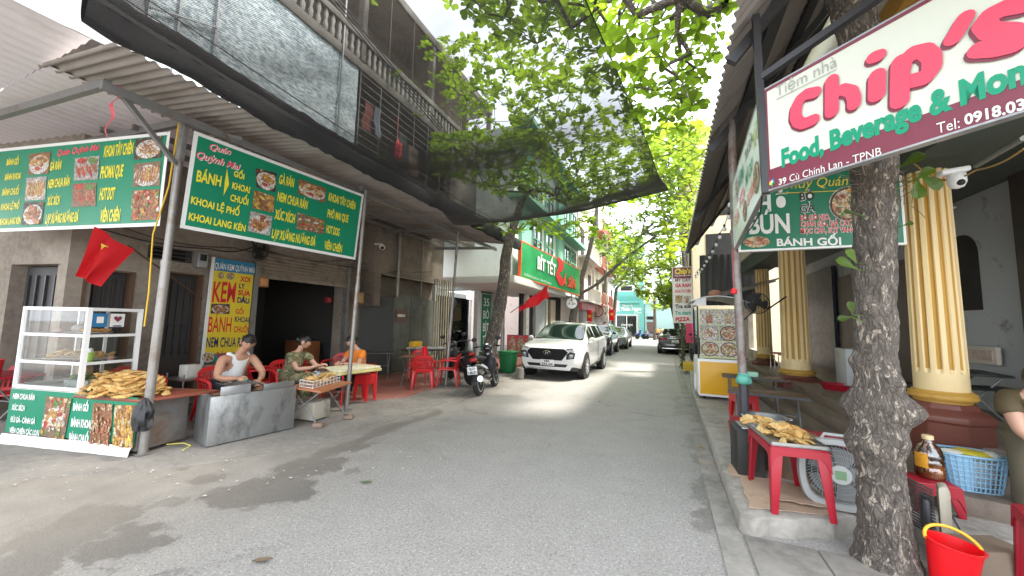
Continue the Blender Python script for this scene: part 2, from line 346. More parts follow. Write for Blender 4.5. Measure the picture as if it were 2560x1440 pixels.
c_ = mixc(t, ramp(t, noi(t, vec, 55, 3), .60, .72), c_, (.26, .09, .02)); t.links.new(c_, p_.inputs['Base Color']); t.links.new(ramp(t, n_, .3, .7, (.35,)*3, (.7,)*3), p_.inputs['Roughness']); bump(t, p_, noi(t, vec, 70, 5), .5, .01); K['pastry'] = m
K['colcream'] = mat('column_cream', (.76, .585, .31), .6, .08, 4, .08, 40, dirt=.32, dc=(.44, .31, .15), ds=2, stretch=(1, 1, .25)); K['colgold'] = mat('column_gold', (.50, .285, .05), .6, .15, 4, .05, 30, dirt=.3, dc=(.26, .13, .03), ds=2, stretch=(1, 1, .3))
K['maroon'] = mat('pedestal_maroon', (.155, .05, .035), .45, .15, 4, .1, 30, dirt=.2, dc=(.09, .035, .025))
# ================================================================ SETTING: ground
g = MB(); g.quad((-120, -60, 0), (120, -60, 0), (120, 240, 0), (-120, 240, 0)); struct(g.build('road', K['asphalt']))
def slab(name, poly, z0, z1, m, bev=.012):
    b = MB(); b.prism(poly, (0, 0, z0), (1, 0, 0), (0, 1, 0), (0, 0, z1-z0)); return struct(b.build(name, m, bevel=bev))
slab('left_pavement', [(-30, .9), (-7.2, 1.35), (-6.0, 1.62), (-5.0, 2.35), (-4.35, 3.2), (-4.12, 4.4), (-4.08, 6.4), (-4.15, 9.5), (-4.3, 12), (-4.5, 24), (-4.6, 46), (-30, 46)], -.2, .014, K['concrete'], .008)
slab('porch_floor', [(-8, 4.9), (-5.75, 5.6), (-5.05, 6.5), (-5.25, 7.9), (-6.6, 9.6), (-8, 9.8)], -.1, .042, K['redtile'], .006)
slab('restaurant_step', [(-8, 10.6), (-4.95, 10.3), (-4.95, 19), (-8, 19)], -.1, .10, K['redtile'], .01)
slab('gutter_strip', [(.36, -2), (.53, -2), (.53, 14), (.66, 46), (.46, 46), (.36, 14)], -.1, .012, K['kerbstone'], .004)
# slabs of the pavement in front of the raised platform, with open joints
xs = [.545, 1.02, 1.55, 2.1, 2.7, 3.4]; ys = [-1.5, .2, 1.5, 2.55, 3.58]
b = MB()
for i in range(len(xs)-1):
    for j in range(len(ys)-1):
        b.prism([(xs[i]+.006+.02*random.random(), ys[j]+.006), (xs[i+1]-.006, ys[j]+.006+.02*random.random()), (xs[i+1]-.006, ys[j+1]-.006), (xs[i]+.006, ys[j+1]-.006)], (0, 0, -.1), (1, 0, 0), (0, 1, 0), (0, 0, .112+.01*random.random()))
struct(b.build('right_pavement', K['kerbstone'], bevel=.006))
edge = [(.53, 3.62), (.62, 3.56), (.75, 3.66), (.9, 3.67), (1.05, 3.78), (1.2, 3.80), (1.34, 3.95), (1.5, 4.02), (1.7, 4.06), (2.6, 4.0)]
slab('raised_platform', edge + [(4.2, 4.0), (4.2, 14), (.75, 14), (.66, 12), (.56, 9.9)], -.1, .15, K['paleconc'], .022)
slab('far_pavement', [(.66, 14.01), (9, 14.01), (9, 46), (.75, 46)], -.1, .12, K['concrete'], .02)
for k, (x0, z) in enumerate(((1.81, .30), (2.05, .45), (2.27, .60))):
    d = .24*k
    pl = [(x0, 14), (x0, 5.0+d*.55), (x0+.36, 4.40+d), (5.2, 3.6+d*1.1), (5.2, 14)]
    st = slab('porch_step', pl, z-.16, z, K['steptile'], .008)
# dry leaves lying along the gutter
b = MB()
for k in range(34):
    px, py = random.choice([(1790, 1170), (1765, 1110), (1700, 960), (1720, 1030), (1780, 1160)]); q = onZ(px+random.gauss(0, 14), py+random.gauss(0, 14), .02)
    a = random.random()*6.28; s = random.uniform(.015, .035)
    b.add([q+V((math.cos(a)*s, math.sin(a)*s, .004)), q+V((-math.sin(a)*s*.5, math.cos(a)*s*.5, .012)), q-V((math.cos(a)*s, math.sin(a)*s, -.003)), q+V((math.sin(a)*s*.5, -math.cos(a)*s*.5, .01))], [(0, 1, 2, 3)])
o = b.build('leaf_litter', mat('dry_leaf', (.38, .24, .08), .8, .4, 30)); tag(o, 'dry yellow leaves scattered along the right kerb', 'leaf litter', kind='stuff')
for (px, py, a, c) in ((915, 1208, .3, (.10, .13, .06)), (655, 1405, .5, (.14, .10, .06))):
    q = onZ(px, py, .004); b = MB()
    b.grid(lambda u, v: q + V(((u-.5)*.13*math.cos(a)-(v-.5)*.05*math.sin(a)*math.sin(PI*u), (u-.5)*.13*math.sin(a)+(v-.5)*.05*math.cos(a)*math.sin(PI*u), .004+.02*abs(v-.5)+.015*u*u)), 6, 4)
    o = b.build('fallen_leaf', mat('fallen_leaf_mat', c, .7)); tag(o, 'greenish fallen leaf in the middle of the road' if py < 1300 else 'brown curled leaf lying at the near edge of the road', 'leaf')

# ================================================================ LEFT CORNER HOUSE
house = thing('corner_house', 'old corner shop house with blue sheeted upper wall above the awning', 'building', (-8, 2, 0))
b = MB()
T = .25
def wall_openings(b, x0, x1, y0, y1, z0, z1, ops):
    """wall in the Y-Z plane between x0 and x1, with rectangular openings (ya, yb, za, zb)"""
    yc = sorted({y0, y1, *[o[0] for o in ops], *[o[1] for o in ops]}); zc = sorted({z0, z1, *[o[2] for o in ops], *[o[3] for o in ops]})
    for i in range(len(yc)-1):
        run = None
        for j in range(len(zc)-1):
            ym = (yc[i]+yc[i+1])/2; zm = (zc[j]+zc[j+1])/2
            op = any(o[0] < ym < o[1] and o[2] < zm < o[3] for o in ops)
            if not op:
                run = (run[0], zc[j+1]) if run else (zc[j], zc[j+1])
            if (op or j == len(zc)-2) and run:
                b.box(x0, x1, yc[i], yc[i+1], run[0], run[1]); run = None
doors = [(2.62, 3.2, 0, 2.32), (3.6, 4.17, 0, 2.40)]
vents = [(3.32, 3.95, 2.58, 2.80)]
wall_openings(b, -8.3, -8, 2.45, 8.02, 0, 4.6, doors + vents + [(5.15, 7.42, 0, 2.62)])
wall = b.build('wall', K['creamwall'], house, world=True)
b = MB(); b.box(-8.27, -8.2, 3.32, 3.95, 2.58, 2.80); b.build('vent_panel', K['dark'], house, world=True)
for y0, y1 in ((3.32, 3.95),):
    b = MB()
    for k in range(4): b.box(-8.03, -7.985, y0+.01, y1-.01, 2.585+k*.066, 2.607+k*.066)
    for k in range(3): b.box(-8.025, -7.99, y0+(y1-y0)*k/2-.012+(.012 if k == 0 else -.012 if k == 2 else 0), y0+(y1-y0)*k/2+.012+(.012 if k == 0 else -.012 if k == 2 else 0), 2.583, 2.806)
    b.build('vent_grille', K['darksteel'], house, world=True)
dm = mat('old_door', (.055, .048, .045), .6, .3, 5, .1, 30, stretch=(1, 1, .2))
for y0, y1, z0, z1 in doors:
    b = MB(); b.box(-8.26, -8.20, y0+.03, y1-.03, .03, z1-.03); d = b.build('door', dm, house, world=True)
    b = MB(); n = 5
    for k in range(n):
        yy = y0+.08+(y1-y0-.16)*k/(n-1); b.box(-8.19, -8.16, yy-.012, yy+.012, .9, z1-.1)
    for z in (.15, .9, 1.5, z1-.1): b.box(-8.185, -8.165, y0+.05, y1-.05, z-.02, z+.02)
    b.build('door_grille', K['darksteel'], d, world=True)
    b = MB()
    for yy in (y0, y1-.03): b.box(-8.29, -7.99, yy, yy+.03, 0.02, z1)
    b.box(-8.29, -7.99, y0+.032, y1-.032, z1-.03, z1); b.build('door_frame', K['wood'], house, world=True)
# wall along the side street, turned back from the corner
se = V((-.985, -.17, 0)); sn = V((.17, -.985, 0)); so_ = V((-8.0, 2.449, 0))
def sbox(b, u0, u1, d0, d1, z0, z1): b.prism([(u0, d0), (u1, d0), (u1, d1), (u0, d1)], so_+V((0, 0, z0)), se, sn, (0, 0, z1-z0))
for nm, lst, mm in (('wall', ((.0, .14, -.28, 0, 0, 4.6), (.14, 1.2, -.28, 0, 2.35, 4.6), (1.2, 2.0, -.28, 0, 0, 4.6), (2.0, 3.6, -.28, 0, 2.4, 4.6), (3.6, 7, -.28, 0, 0, 4.6)), K['creamwall']), ('door', ((.15, 1.19, -.24, -.16, 0, 2.34),), dm if False else None), ('dark_opening', ((2.01, 3.59, -.24, -.20, 0, 2.39),), K['dark'])):
    if nm == 'door':
        b = MB(); sbox(b, .16, 1.18, -.24, -.16, .04, 2.33); d = b.build('door', mat('old_side_door', (.045, .042, .042), .6, .3, 5, .1, 30, stretch=(1, 1, .2)), house, world=True); b = MB()
        for u in (.3, .5, .7, .9, 1.08): sbox(b, u-.012, u+.012, -.155, -.13, .9, 2.2)
        b.build('door_grille', K['darksteel'], d, world=True); continue
    b = MB()
    for x in lst: sbox(b, *x)
    b.build(nm, mm, house, world=True)
# roller shutter over the shop opening
b = MB()
def shut(u, v): return V((-7.93+.018*abs(math.sin(v*7*PI)), 5.12+2.33*u, 2.52+.50*v))
b.grid(shut, 2, 70); b.box(-7.93, -7.90, 5.1, 7.47, 2.46, 2.52); sh = b.build('roller_shutter', mat('shutter_metal', (.30, .25, .20), .5, .2, 4, 0, metal=.3, dirt=.3), house, smooth=30, world=True)
for y0 in (5.02, 7.44): b = MB(); b.box(-7.98, -7.86, y0, y0+.08, .04, 3.0); b.build('shutter_rail', K['greysteel'], house, world=True)
# shop interior
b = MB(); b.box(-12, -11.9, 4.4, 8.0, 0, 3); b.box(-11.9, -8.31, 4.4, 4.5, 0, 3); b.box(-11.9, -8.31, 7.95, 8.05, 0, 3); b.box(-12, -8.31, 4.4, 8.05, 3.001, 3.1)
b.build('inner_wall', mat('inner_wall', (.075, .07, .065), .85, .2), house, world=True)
# upper floors: blue tarpaulin wall, balcony slabs, balusters, cage
tarp = MB()
def tf(u, v): 
    y = 2.62+3.93*u; z = 5.25+2.65*v
    return V((-7.0+.02*noise.noise(V((y*3, z*3, 1)))+.006*noise.noise(V((y*9, z*30, 1))), y, z))
tarp.grid(tf, 60, 80)
m, t, p, vec = newmat('blue_sheeting')
st = noi(t, mapv(t, vec, 1, 4.5, 11), 2.0, 3, .6, .3)
c = mixc(t, ramp(t, st, .42, .58), (.30, .40, .45), (.80, .88, .90)); sp = ramp(t, noi(t, mapv(t, vec, 1, 6, 16), 4, 4, .8), .62, .67); c = mixc(t, sp, c, (.06, .08, .09)); c = mixc(t, ramp(t, noi(t, mapv(t, vec, 1, 1.5, 3), 1.5, 4), .4, .7), c, mixc(t, .2, c, (.3, .4, .45)))
t.links.new(c, p.inputs['Base Color']); p.inputs['Roughness'].default_value = .6; bump(t, p, st, .6, .02)
tarp.build('sheeted_wall', m, house, world=True, smooth=60)
oldc = concrete('old_concrete', (.27, .25, .22), (.075, .065, .055), 1.1, .5)
b = MB(); b.box(-8.6, -6.95, 2.0, 14, 7.88, 8.10); b.box(-7.05, -6.9, 2.0, 14, 8.60, 8.76); b.box(-8.6, -6.9, 4.0, 14, 10.7, 10.95); b.box(-8.6, -7.05, 2.2, 6.6, 4.9, 5.3)
b.build('balcony_slab', oldc, house, world=True, bevel=.01)
y = 2.1; bal = MB()
while y < 13.9:
    bal.lathe([(.035, 8.10), (.05, 8.16), (.055, 8.25), (.03, 8.36), (.05, 8.48), (.035, 8.60)], (-6.98, y, 0), 7); y += .19
bal.build('balustrade', mat('baluster_white', (.42, .40, .36), .8, .2, 4, dirt=.3), house, smooth=50, world=True)
b = MB()
for y in (2.05, 4.0, 6.62, 9.6, 11.9, 13.9): b.box(-7.12, -6.93, y-.07, y+.07, 8.76 if y < 3.9 else 8.10, 10.7 if y > 3.9 else 8.77)
b.build('balcony_post', oldc, house, world=True, bevel=.01)
b = MB(); b.box(-8.6, -8.45, 2.2, 14, 4.6, 10.7); b.build('upper_wall', mat('dark_back_wall', (.20, .16, .13), .9, .3, 2, .2, dirt=.4), house, world=True)
b = MB(); wall_openings(b, -7.3, -7.0, 11.0, 14, 4.6, 7.88, []); b.box(-8.45, -7.0, 6.6, 11, 5.35, 5.6); b.build('side_wall', oldc, house, world=True, bevel=.01)
cg = MB()
for k in range(12): z = 5.6+k*.2; cg.tube([(-6.98, 6.6, z), (-6.98, 11, z)], .009, 5)
for k in range(7): y = 6.62+k*.72; cg.tube([(-6.98, y, 5.6), (-6.98, y, 7.88)], .011, 5)
cg.build('window_cage', mat('cage_bars', (.32, .31, .30), .5, .2, 6, metal=.4), house, world=True)
b = MB()
for k in range(26): z = 8.85+.07*k; b.tube([(-6.93, 4.0, z), (-6.93, 13.9, z)], .005, 4)
for y in (5.0, 7.5, 8.5, 10.6, 12.8): b.tube([(-6.92, y, 8.76), (-6.92, y, 10.7)], .012, 5)
b.build('upper_grille', mat('grille_rust', (.22, .17, .13), .6, .3, 5), house, world=True)
b = MB()
for k in range(5):
    y = 3.1+.42*k; 
b.bar((-6.96, 2.6, 5.3), (-6.96, 2.6, 7.86), .03); b.bar((-6.96, 2.95, 5.3), (-6.96, 2.95, 7.86), .03); b.bar((-6.96, 3.45, 5.3), (-6.96, 3.45, 7.86), .03); b.bar((-6.94, 2.6, 6.15), (-6.94, 3.45, 6.5), .025); b.bar((-6.94, 6.0, 5.3), (-6.94, 6.0, 9.4), .035)
b.build('wall_pipe', K['galv'], house, world=True)
# things hung in the cage and on the balcony
def hung(name, label, cat, c, w, h, col, d=.06, group=None, x=-7.2):
    b = MB(); y0 = c[0]; z0 = c[1]; ph = random.random()*6
    b.grid(lambda u, v: V((x+d*.4*math.sin(u*9+ph)*(1.1-v)+.02*math.sin(v*7+ph), y0+(u-.5)*w*(1-.12*v)+.03*math.sin(v*5+ph), z0-h*(1-v))), 14, 12)
    o = b.build(name, mat(name+'_'+cat, col, .85, .3, 14, .2, 50), smooth=60, thick=.01); return tag(o, label, cat, group)
hung('hanging_shirt', 'faded red shirt hanging in the balcony cage', 'clothes', (7.15, 7.35), .3, .75, (.25, .06, .05))
hung('hanging_shirt', 'pale blue shirt hanging inside the balcony cage beside the sheeted wall', 'clothes', (7.5, 7.4), .25, .8, (.20, .24, .30))
hung('hanging_cloth', 'patterned brown cloth hanging to dry in the balcony cage', 'clothes', (9.1, 7.0), .5, .85, (.34, .24, .19))
hung('hanging_cloth', 'dark grey cloth hanging beside the patterned cloth in the balcony cage', 'clothes', (8.6, 7.2), .4, .95, (.10, .10, .11))
b = MB()
for k in range(9): b.ell((-6.88+.07*math.cos(k*2.2), 8.0+.06*math.sin(k*2.2), 6.20+.05*k-.02*(k % 3)), .05, .055, .11, 8, 6)
b.tube([(-6.9, 8.0, 6.6), (-6.95, 8.0, 7.4)], .006, 5)
tag(b.build('red_bundle', mat('red_bundle_mat', (.75, .05, .07), .5, .2), smooth=60), 'bright red bundle tied to the balcony cage bars', 'bundle')
def potplant(name, label, base, n, h, sp, c=(.10, .20, .04)):
    r = thing(name, label, 'plant', base); b = MB()
    b.lathe([(.06, 0), (.085, .13), (.09, .15)], base, 10); b.build('pot', mat('old_pot', (.22, .15, .11), .8), r, world=True, smooth=40)
    b = MB(); base = V(base)
    for k in range(n):
        a = random.random()*6.28; e = random.uniform(.2, 1); tip = base+V((math.cos(a)*sp*e, math.sin(a)*sp*e, .14+h*random.uniform(.5, 1))); mid = base+V((math.cos(a)*sp*e*.35, math.sin(a)*sp*e*.35, .14+h*.5))
        s = V((-math.sin(a), math.cos(a), 0))*.022
        b.add([base+V((0, 0, .13)), mid+s, tip, mid-s], [(0, 1, 2, 3)])
    b.build('foliage', leafmat('pot_leaf', c, [x*2.2 for x in c]), r, world=True)
potplant('potted_plant', 'spiky green potted plant on the cage ledge left of the red bundle', (-7.1, 7.62, 5.60), 30, .5, .3)
potplant('potted_plant', 'small leafy potted plant on the cage ledge right of the red bundle', (-7.1, 9.5, 5.60), 30, .35, .35)
cb_ = thing('cream_building', 'sunlit cream building beyond the side street, above the left awning sheet', 'building', (-22, 5, 0))
b = MB(); b.box(-30, -18, -2, 14, 0, 15); b.build('wall', mat('cream_side', (.60, .54, .44), .8, .1, 1, dirt=.2), cb_, world=True)
for y in (0, 2.6, 5.2, 7.8):
    for z in (6.2, 9.4, 12.4): b = MB(); b.box(-17.99, -17.9, y, y+1.2, z, z+1.6); b.build('window', mat('side_window', (.10, .10, .10), .3), cb_, world=True); b = MB(); b.box(-18, -17.6, y-.2, y+1.4, z-.3, z-.15); b.build('sill', K['white'], cb_, world=True)
b = MB()
b.grid(lambda u, v: V((-6.9-.5*v+.06*math.sin(u*9), .75+1.9*u, 5.0+2.6*v+.35*u+.05*math.sin(u*14+v*4))), 30, 12)
tag(b.build('tarpaulin', mat('grey_tarp', (.20, .21, .23), .6, .25, 3, .2, 10, dirt=.3), smooth=70), 'grey tarpaulin hanging at the left end of the blue sheeted wall', 'tarpaulin')
# ================================================================ LEFT AWNING (canopy over the stalls)
can = thing('street_awning', 'long corrugated awning over the food stalls on the left corner', 'awning', (-5.55, 2.5, 0))
def can_z(x): return 4.02+(-4.62-x)*.13
b = MB()
def cor(u, v):
    x = -4.62-3.36*v; y = 1.52+9.2*u; return V((x, y, can_z(x)+.10+.016*math.sin(y*2*PI/.105)))
b.grid(cor, 720, 4); b.build('roof_sheet', K['corr_in'], can, smooth=60, world=True)
b = MB()
def shw(u, v):
    x = -6.15-10*u; y = 1.55+4.8*v; return V((x, y, 4.32+.01*math.sin(x*2*PI/.18)-.0*v))
b.grid(shw, 330, 3); b.build('roof_sheet', K['corr_white'], can, smooth=60, world=True)
b = MB(); b.grid(lambda u, v: V((-5.18-11*u, -3.2+4.75*v, 4.33+.01*math.sin(u*11*2*PI/.18))), 360, 3); b.build('roof_sheet', K['corr_white'], can, smooth=60, world=True)
b = MB(); b.grid(lambda u, v: V((-4.9-1.2*v, -.4+1.45*u, 4.52+.10*v+.02*math.sin(u*1.45*2*PI/.12))), 90, 3); b.build('roof_patch', K['corr_in'], can, smooth=60, world=True)
b = MB()
b.bar((-5.40, 1.72, 4.02), (-5.16, 11, 4.02), .06, .09); b.bar((-6.5, 2.4, 4.12), (-6.5, 11, 4.22), .05, .07); b.bar((-7.4, 2.4, 4.25), (-7.4, 11, 4.32), .05, .07)
b.build('eave_beam', K['greysteel'], can, world=True)
for y in (1.78, 2.55, 5.15, 8.4, 11.0):
    b = MB(); b.bar((-5.2 if y > 2.6 else -5.45, y, 4.08), (-8 if y > 2.6 else -15, y-(0 if y > 2.6 else .6), 4.22), .06, .09); b.build('cross_beam', K['greysteel'], can, world=True)
for x in (-8.2, -9.6, -11, -12.6):
    b = MB(); b.bar((x, -3, 4.29), (x+.1, 1.65, 4.29), .012, .03); b.build('purlin', K['greysteel'], can, world=True)
for pq in (((-5.42, 1.85, 4.05), (-5.55, 2.47, 3.5)), ((-5.5, 2.58, 4.0), (-5.3, 3.05, 4.05)), ((-5.55, 2.52, 3.55), (-5.5, 2.52, 4.1))): b = MB(); b.bar(*pq, .047); b.build('brace', K['greysteel'], can, world=True)
for (p, q, r) in (((-5.65, 2.5, 0), (-5.57, 2.52, 4.15), .048), ((-5.24, 5.1, 0), (-5.18, 5.2, 4.05), .036), ((-5.16, 8.2, 0), (-5.13, 8.5, 4.05), .04), ((-4.98, 11.2, 0), (-4.95, 11.2, 3.95), .035), ((-5.0, 11.45, 0), (-4.99, 11.4, 2.6), .03)):
    b = MB(); p = V(p); q = V(q); mid = p.lerp(q, .55)
    b.tube([p, mid], r, 12); b.tube([mid-V((0, 0, .05)), mid+V((0, 0, .02))], r*1.12, 12); b.tube([mid, q], r*.86, 12); b.box(p.x-.07, p.x+.07, p.y-.07, p.y+.07, 0.02, .038); b.build('pole', K['polesteel'], can, smooth=50, world=True)
# rolled dark shade net along the eave and the net stretched over the road
b = MB()
def roll(u, v):
    y = 1.25+10.2*u; a = 2*PI*v; r = .15+.05*noise.noise(V((y*1.7, math.cos(a), math.sin(a)*2)))+.02*noise.noise(V((y*9, a, 3)))
    sg = -.10*math.sin(u*PI)
    return V((-4.56+.06*u+.16*max(0, 1-u*6)+r*.40*math.cos(a), y, 4.24+r*1.25*math.sin(a)-.02*u))
b.grid(roll, 160, 14); tag(b.build('net_roll', mat('net_bundle', (.022, .022, .024), .9, .4, 20, .5, 60), smooth=70), 'bundled black shade net lying along the left awning eave', 'shade net')
b = MB()
def nf(u, v):
    y = -.9+9.5*v + .5*u*v; xr = -1.30+1.42*max(0, v)**1.0; xl = -4.50
    x = xl+(xr-xl)*u; z = 4.30+(.62-.12*v)*u
    sag = .34*math.sin(PI*u)*(.55+.45*math.sin(v*PI*4+.8)**2) + (.42*math.exp(-((v-.86)/.08)**2))*(1-.55*u)
    return V((x, y, z-sag*(1 if v < .985 else .55)+.02*noise.noise(V((x*2, y*2, 0)))))
b.grid(nf, 40, 90); net = b.build('shade_net', K['net'], smooth=70)
tag(net, 'black shade net stretched across the road between the two awnings', 'shade net')
b = MB(); b.tube([nf(u/20, 1) for u in range(21)], .014, 6); b.tube([nf(1, v/30) for v in range(31)], .009, 6); b.tube([nf(1, 1), (.62, 9.2, 4.12)], .006, 5)
b.build('net_hem', K['black'], net)

# ================================================================ RIGHT AWNING
aw = thing('house_awning', 'steep grey corrugated awning along the columned house on the right', 'awning', (.9, 5.2, 0))
A0 = V((.56, 0, 4.10)); A1 = V((2.02, 0, 5.85))
def awp(v, y, dz=0): 
    p = A0.lerp(A1, v); return V((p.x+.012*(y-4)*(1-v), y, p.z+dz))
b = MB(); nrm = V((-(A1.z-A0.z), 0, A1.x-A0.x)).normalized()
b.grid(lambda u, v: awp(v, -2.5+17*u)+nrm*.02*math.sin((-2.5+17*u)*2*PI/.13), 1050, 4); b.build('roof_sheet', K['corr_grey'], aw, smooth=60, world=True)
for v, wd in ((.30, .10), (.66, .08), (.97, .09)):
    b = MB(); b.bar(awp(v, -2.5, -.09), awp(v, 14.4, -.09), wd, wd*.9); b.build('purlin', K['darksteel'], aw, world=True)
for y in (3.45, 5.2, 8.6, 12.6):
    b = MB(); b.bar(awp(.0, y, -.2), awp(1, y, -.2), .06, .08); b.build('rafter', K['darksteel'], aw, world=True)
for pq in ((awp(.30, 5.2, -.2), (3.2, 5.2, 4.45)), ((.76, 3.36, 3.66), (1.62, 2.5, 3.78)), ((.75, 3.37, 2.7), awp(.12, 3.37, -.1))): b = MB(); b.bar(*pq, .05); b.build('brace', K['darksteel'], aw, world=True)
b = MB(); b.tube([(.86, 5.2, .15), (.85, 5.2, 1.0)], .050, 12); b.build('pole', K['darksteel'], aw, smooth=50, world=True)
b = MB(); b.tube([(.85, 5.2, 1.0), (.82, 5.2, 2.3), (.82, 5.2, 4.25)], .046, 12); b.build('pole', mat('worn_pole', (.25, .235, .22), .55, .25, 9, .1, 60, .3, dirt=.45, dc=(.16, .06, .04), ds=6), aw, smooth=50, world=True)
b = MB(); b.lathe([(.052, 1.10), (.085, 1.02), (.085, .99), (.06, .97)], (.855, 5.19, 0), 12); b.ell((.84, 5.13, 1.03), .07, .05, .06)
tag(b.build('green_cup', mat('teal_cap', (.10, .36, .28), .6, .15), smooth=45), 'teal plastic cap tied round the right awning pole', 'cap')
# ================================================================ RIGHT HOUSE with columns
rh = thing('columned_house', 'house with fluted yellow columns and a dark porch on the right', 'building', (2.55, 6, 0))
b = MB(); wall_openings(b, 4.0, 4.3, 6.35, 14, .6, 6, [(7.08, 7.66, 1.95, 2.75)])
# rounded head of the arched opening
yc, r_ = 7.37, .29
pts = [(yc-r_, 2.75)]+[(yc+r_*math.cos(a), 2.75+r_*math.sin(a)) for a in [PI-PI*k/12 for k in range(13)]]
b.build('wall', K['whitewall'], rh, world=True)
b = MB(); b.prism([(p[0], p[1]) for p in pts[1:]], (3.985, 0, 0), (0, 1, 0), (0, 0, 1), (.02, 0, 0)); b.box(3.985, 4.0, yc-r_, yc+r_, 1.95, 2.75); b.box(4.25, 4.4, yc-.4, yc+.4, 1.9, 2.8)
b.build('arched_window', K['dark'], rh, world=True)
b = MB(); b.box(3.9, 4.25, 3.2, 6.34, .6, 6); b.build('dark_panel', mat('dark_cladding', (.045, .035, .028), .6, .2, 3), rh, world=True)
b = MB(); b.box(2.30, 4.3, 3.4, 14, 3.55, 3.70); b.box(2.25, 2.85, 3.4, 14, 3.30, 3.549); b.build('porch_ceiling', mat('porch_ceiling_mat', (.07, .085, .07), .85), rh, world=True)
b = MB(); b.box(2.25, 2.5, -4, 8.6, 3.71, 10.6); b.box(2.25, 2.5, 8.601, 14, 3.71, 6.3); b.build('upper_wall', mat('upper_cream', (.62, .57, .46), .8, .08, 2, dirt=.12), rh, world=True)  # unseen top raised to shade the near road, cut lower beyond for sun
b = MB(); b.box(2.05, 2.26, -2, 14, 4.62, 4.85); b.box(1.98, 2.26, -2, 14, 6.25, 6.4); b.build('gold_moulding', mat('gold_trim', (.55, .30, .06), .6), rh, world=True, bevel=.02)
b = MB()
for k, (y0, y1) in enumerate(((9.6, 11.4), (7.75, 9.2))): b.box(3.93, 3.99, y0, y1, .6, 2.9)
dp = b.build('door', mat('brown_grey_door', (.11, .085, .07), .55, .15, 3), rh, world=True)
b = MB(); b.box(3.86, 3.93, 11.5, 13.6, .6, 3.2); b.build('door', mat('navy_door', (.008, .012, .03), .5), rh, world=True)
def flute_col(label, x, y, z0, ztop, d, nf=14):
    r = d/2; c = thing('fluted_column', label, 'column', (x, y, z0), 0, 'fluted yellow columns of the porch')
    pm = MB(); h = z0
    ph = .50 if d < .45 else .42
    bz = z0
    pm.lathe([(d*.86, bz), (d*.86, bz+ph*.66), (d*.90, bz+ph*.68), (d*.90, bz+ph*.78), (d*.80, bz+ph*.84), (d*.66, bz+ph*.90), (d*.62, bz+ph)], (x, y, 0), 8)
    pm.build('pedestal', K['maroon'], c, world=True, bevel=.012)
    z1 = bz+ph; gd = MB(); gd.lathe([(r*1.05, z1), (r*1.05, z1+.03), (r*1.24, z1+.035), (r*1.27, z1+.055), (r*1.22, z1+.075), (r*1.24, z1+.09), (r*1.12, z1+.10), (r*1.05, z1+.115)], (x, y, 0), 40); gd.build('base_ring', K['colgold'], c, smooth=40, world=True)
    zb = z1+.115; zf0 = zb+.17; zf1 = ztop-.25; n = nf*10
    sh = MB(); vs = []; rows = [zb, zf0-.001, zf0, zf0+.04, zf0+.09] + [zf0+.09+(zf1-zf0-.18)*k/4 for k in range(1, 5)] + [zf1-.04, zf1, zf1+.001, ztop]
    for ri, z in enumerate(rows):
        for k in range(n):
            t = k/10 % 1; rr = r*(1-.10*((z-zb)/(ztop-zb)))
            wdt = .22; dpt = 0
            if zf0-.0005 < z < zf1+.0005:
                e = min(1, min(z-zf0, zf1-z)/.06); hw = wdt*math.sqrt(max(0, 1-(1-e)**2)); q = abs(t-.5)
                if q < hw: dpt = math.sqrt(1-(q/max(hw, .01))**2)*.14*r
            a = 2*PI*k/n; vs.append((x+(rr-dpt)*math.cos(a), y+(rr-dpt)*math.sin(a), z))
    fs = []
    for ri in range(len(rows)-1):
        for k in range(n): fs.append((ri*n+k, ri*n+(k+1) % n, (ri+1)*n+(k+1) % n, (ri+1)*n+k))
    sh.v = vs
    for ri in range(len(rows)-1):
        for k in range(n):
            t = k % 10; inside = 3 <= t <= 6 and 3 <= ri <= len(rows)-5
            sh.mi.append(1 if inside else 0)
    sh.f = fs
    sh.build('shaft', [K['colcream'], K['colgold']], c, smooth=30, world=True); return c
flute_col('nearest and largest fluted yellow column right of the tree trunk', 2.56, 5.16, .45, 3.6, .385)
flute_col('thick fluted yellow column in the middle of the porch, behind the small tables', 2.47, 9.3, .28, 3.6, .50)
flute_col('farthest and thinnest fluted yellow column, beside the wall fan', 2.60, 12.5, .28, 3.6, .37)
# house beyond the porch: dark corrugated wall, lean-to roof, cream upper storey
nb = thing('corrugated_house', 'cream house behind the food cart with a dark corrugated wall and lean-to roof', 'building', (2.2, 17, 0))
b = MB(); b.grid(lambda u, v: V((1.15+1.9*u, 14.3+.02*math.sin(u*60), 2.35+1.75*v)), 180, 2); b.build('corrugated_wall', mat('dark_corrugated', (.075, .075, .08), .6, .2, 2), nb, smooth=60, world=True)
b = MB(); b.box(1.3, 9, 20, 32, 0.1, 12); b.box(1.1, 9, 19.9, 32.1, 8.3, 8.6); b.build('wall', mat('cream_far', (.66, .54, .36), .8, .08, 1, dirt=.12, dc=(.4, .28, .2)), nb, world=True)
b = MB()
for z in (4.6, 7.0):
    for bx in ((1.25, 1.3, 21, 22.2), (1.25, 1.3, 24, 25.2), (1.9, 3.0, 19.95, 20)): b = MB(); b.box(*bx, z, z+1.5); b.build('window', K['dark'], nb, world=True)
b = MB(); b.box(.85, 1.3, 20, 31, 9.3, 9.36); 
for k in range(56): y = 20+k*.2; b.box(.86, .89, y, y+.03, 8.6, 9.3)
b.build('balcony_rail', mat('rail_white', (.6, .58, .55), .5), nb, world=True)
b = MB(); b.grid(lambda u, v: V((.95+2.0*v, 11.8+5.8*u, 2.45+.55*v+.012*math.sin(u*5.8*2*PI/.14))), 220, 2); b.build('lean_to_roof', mat('lean_roof', (.30, .28, .26), .5, .15, 3, 0, metal=.2), nb, smooth=60, world=True)
b = MB()
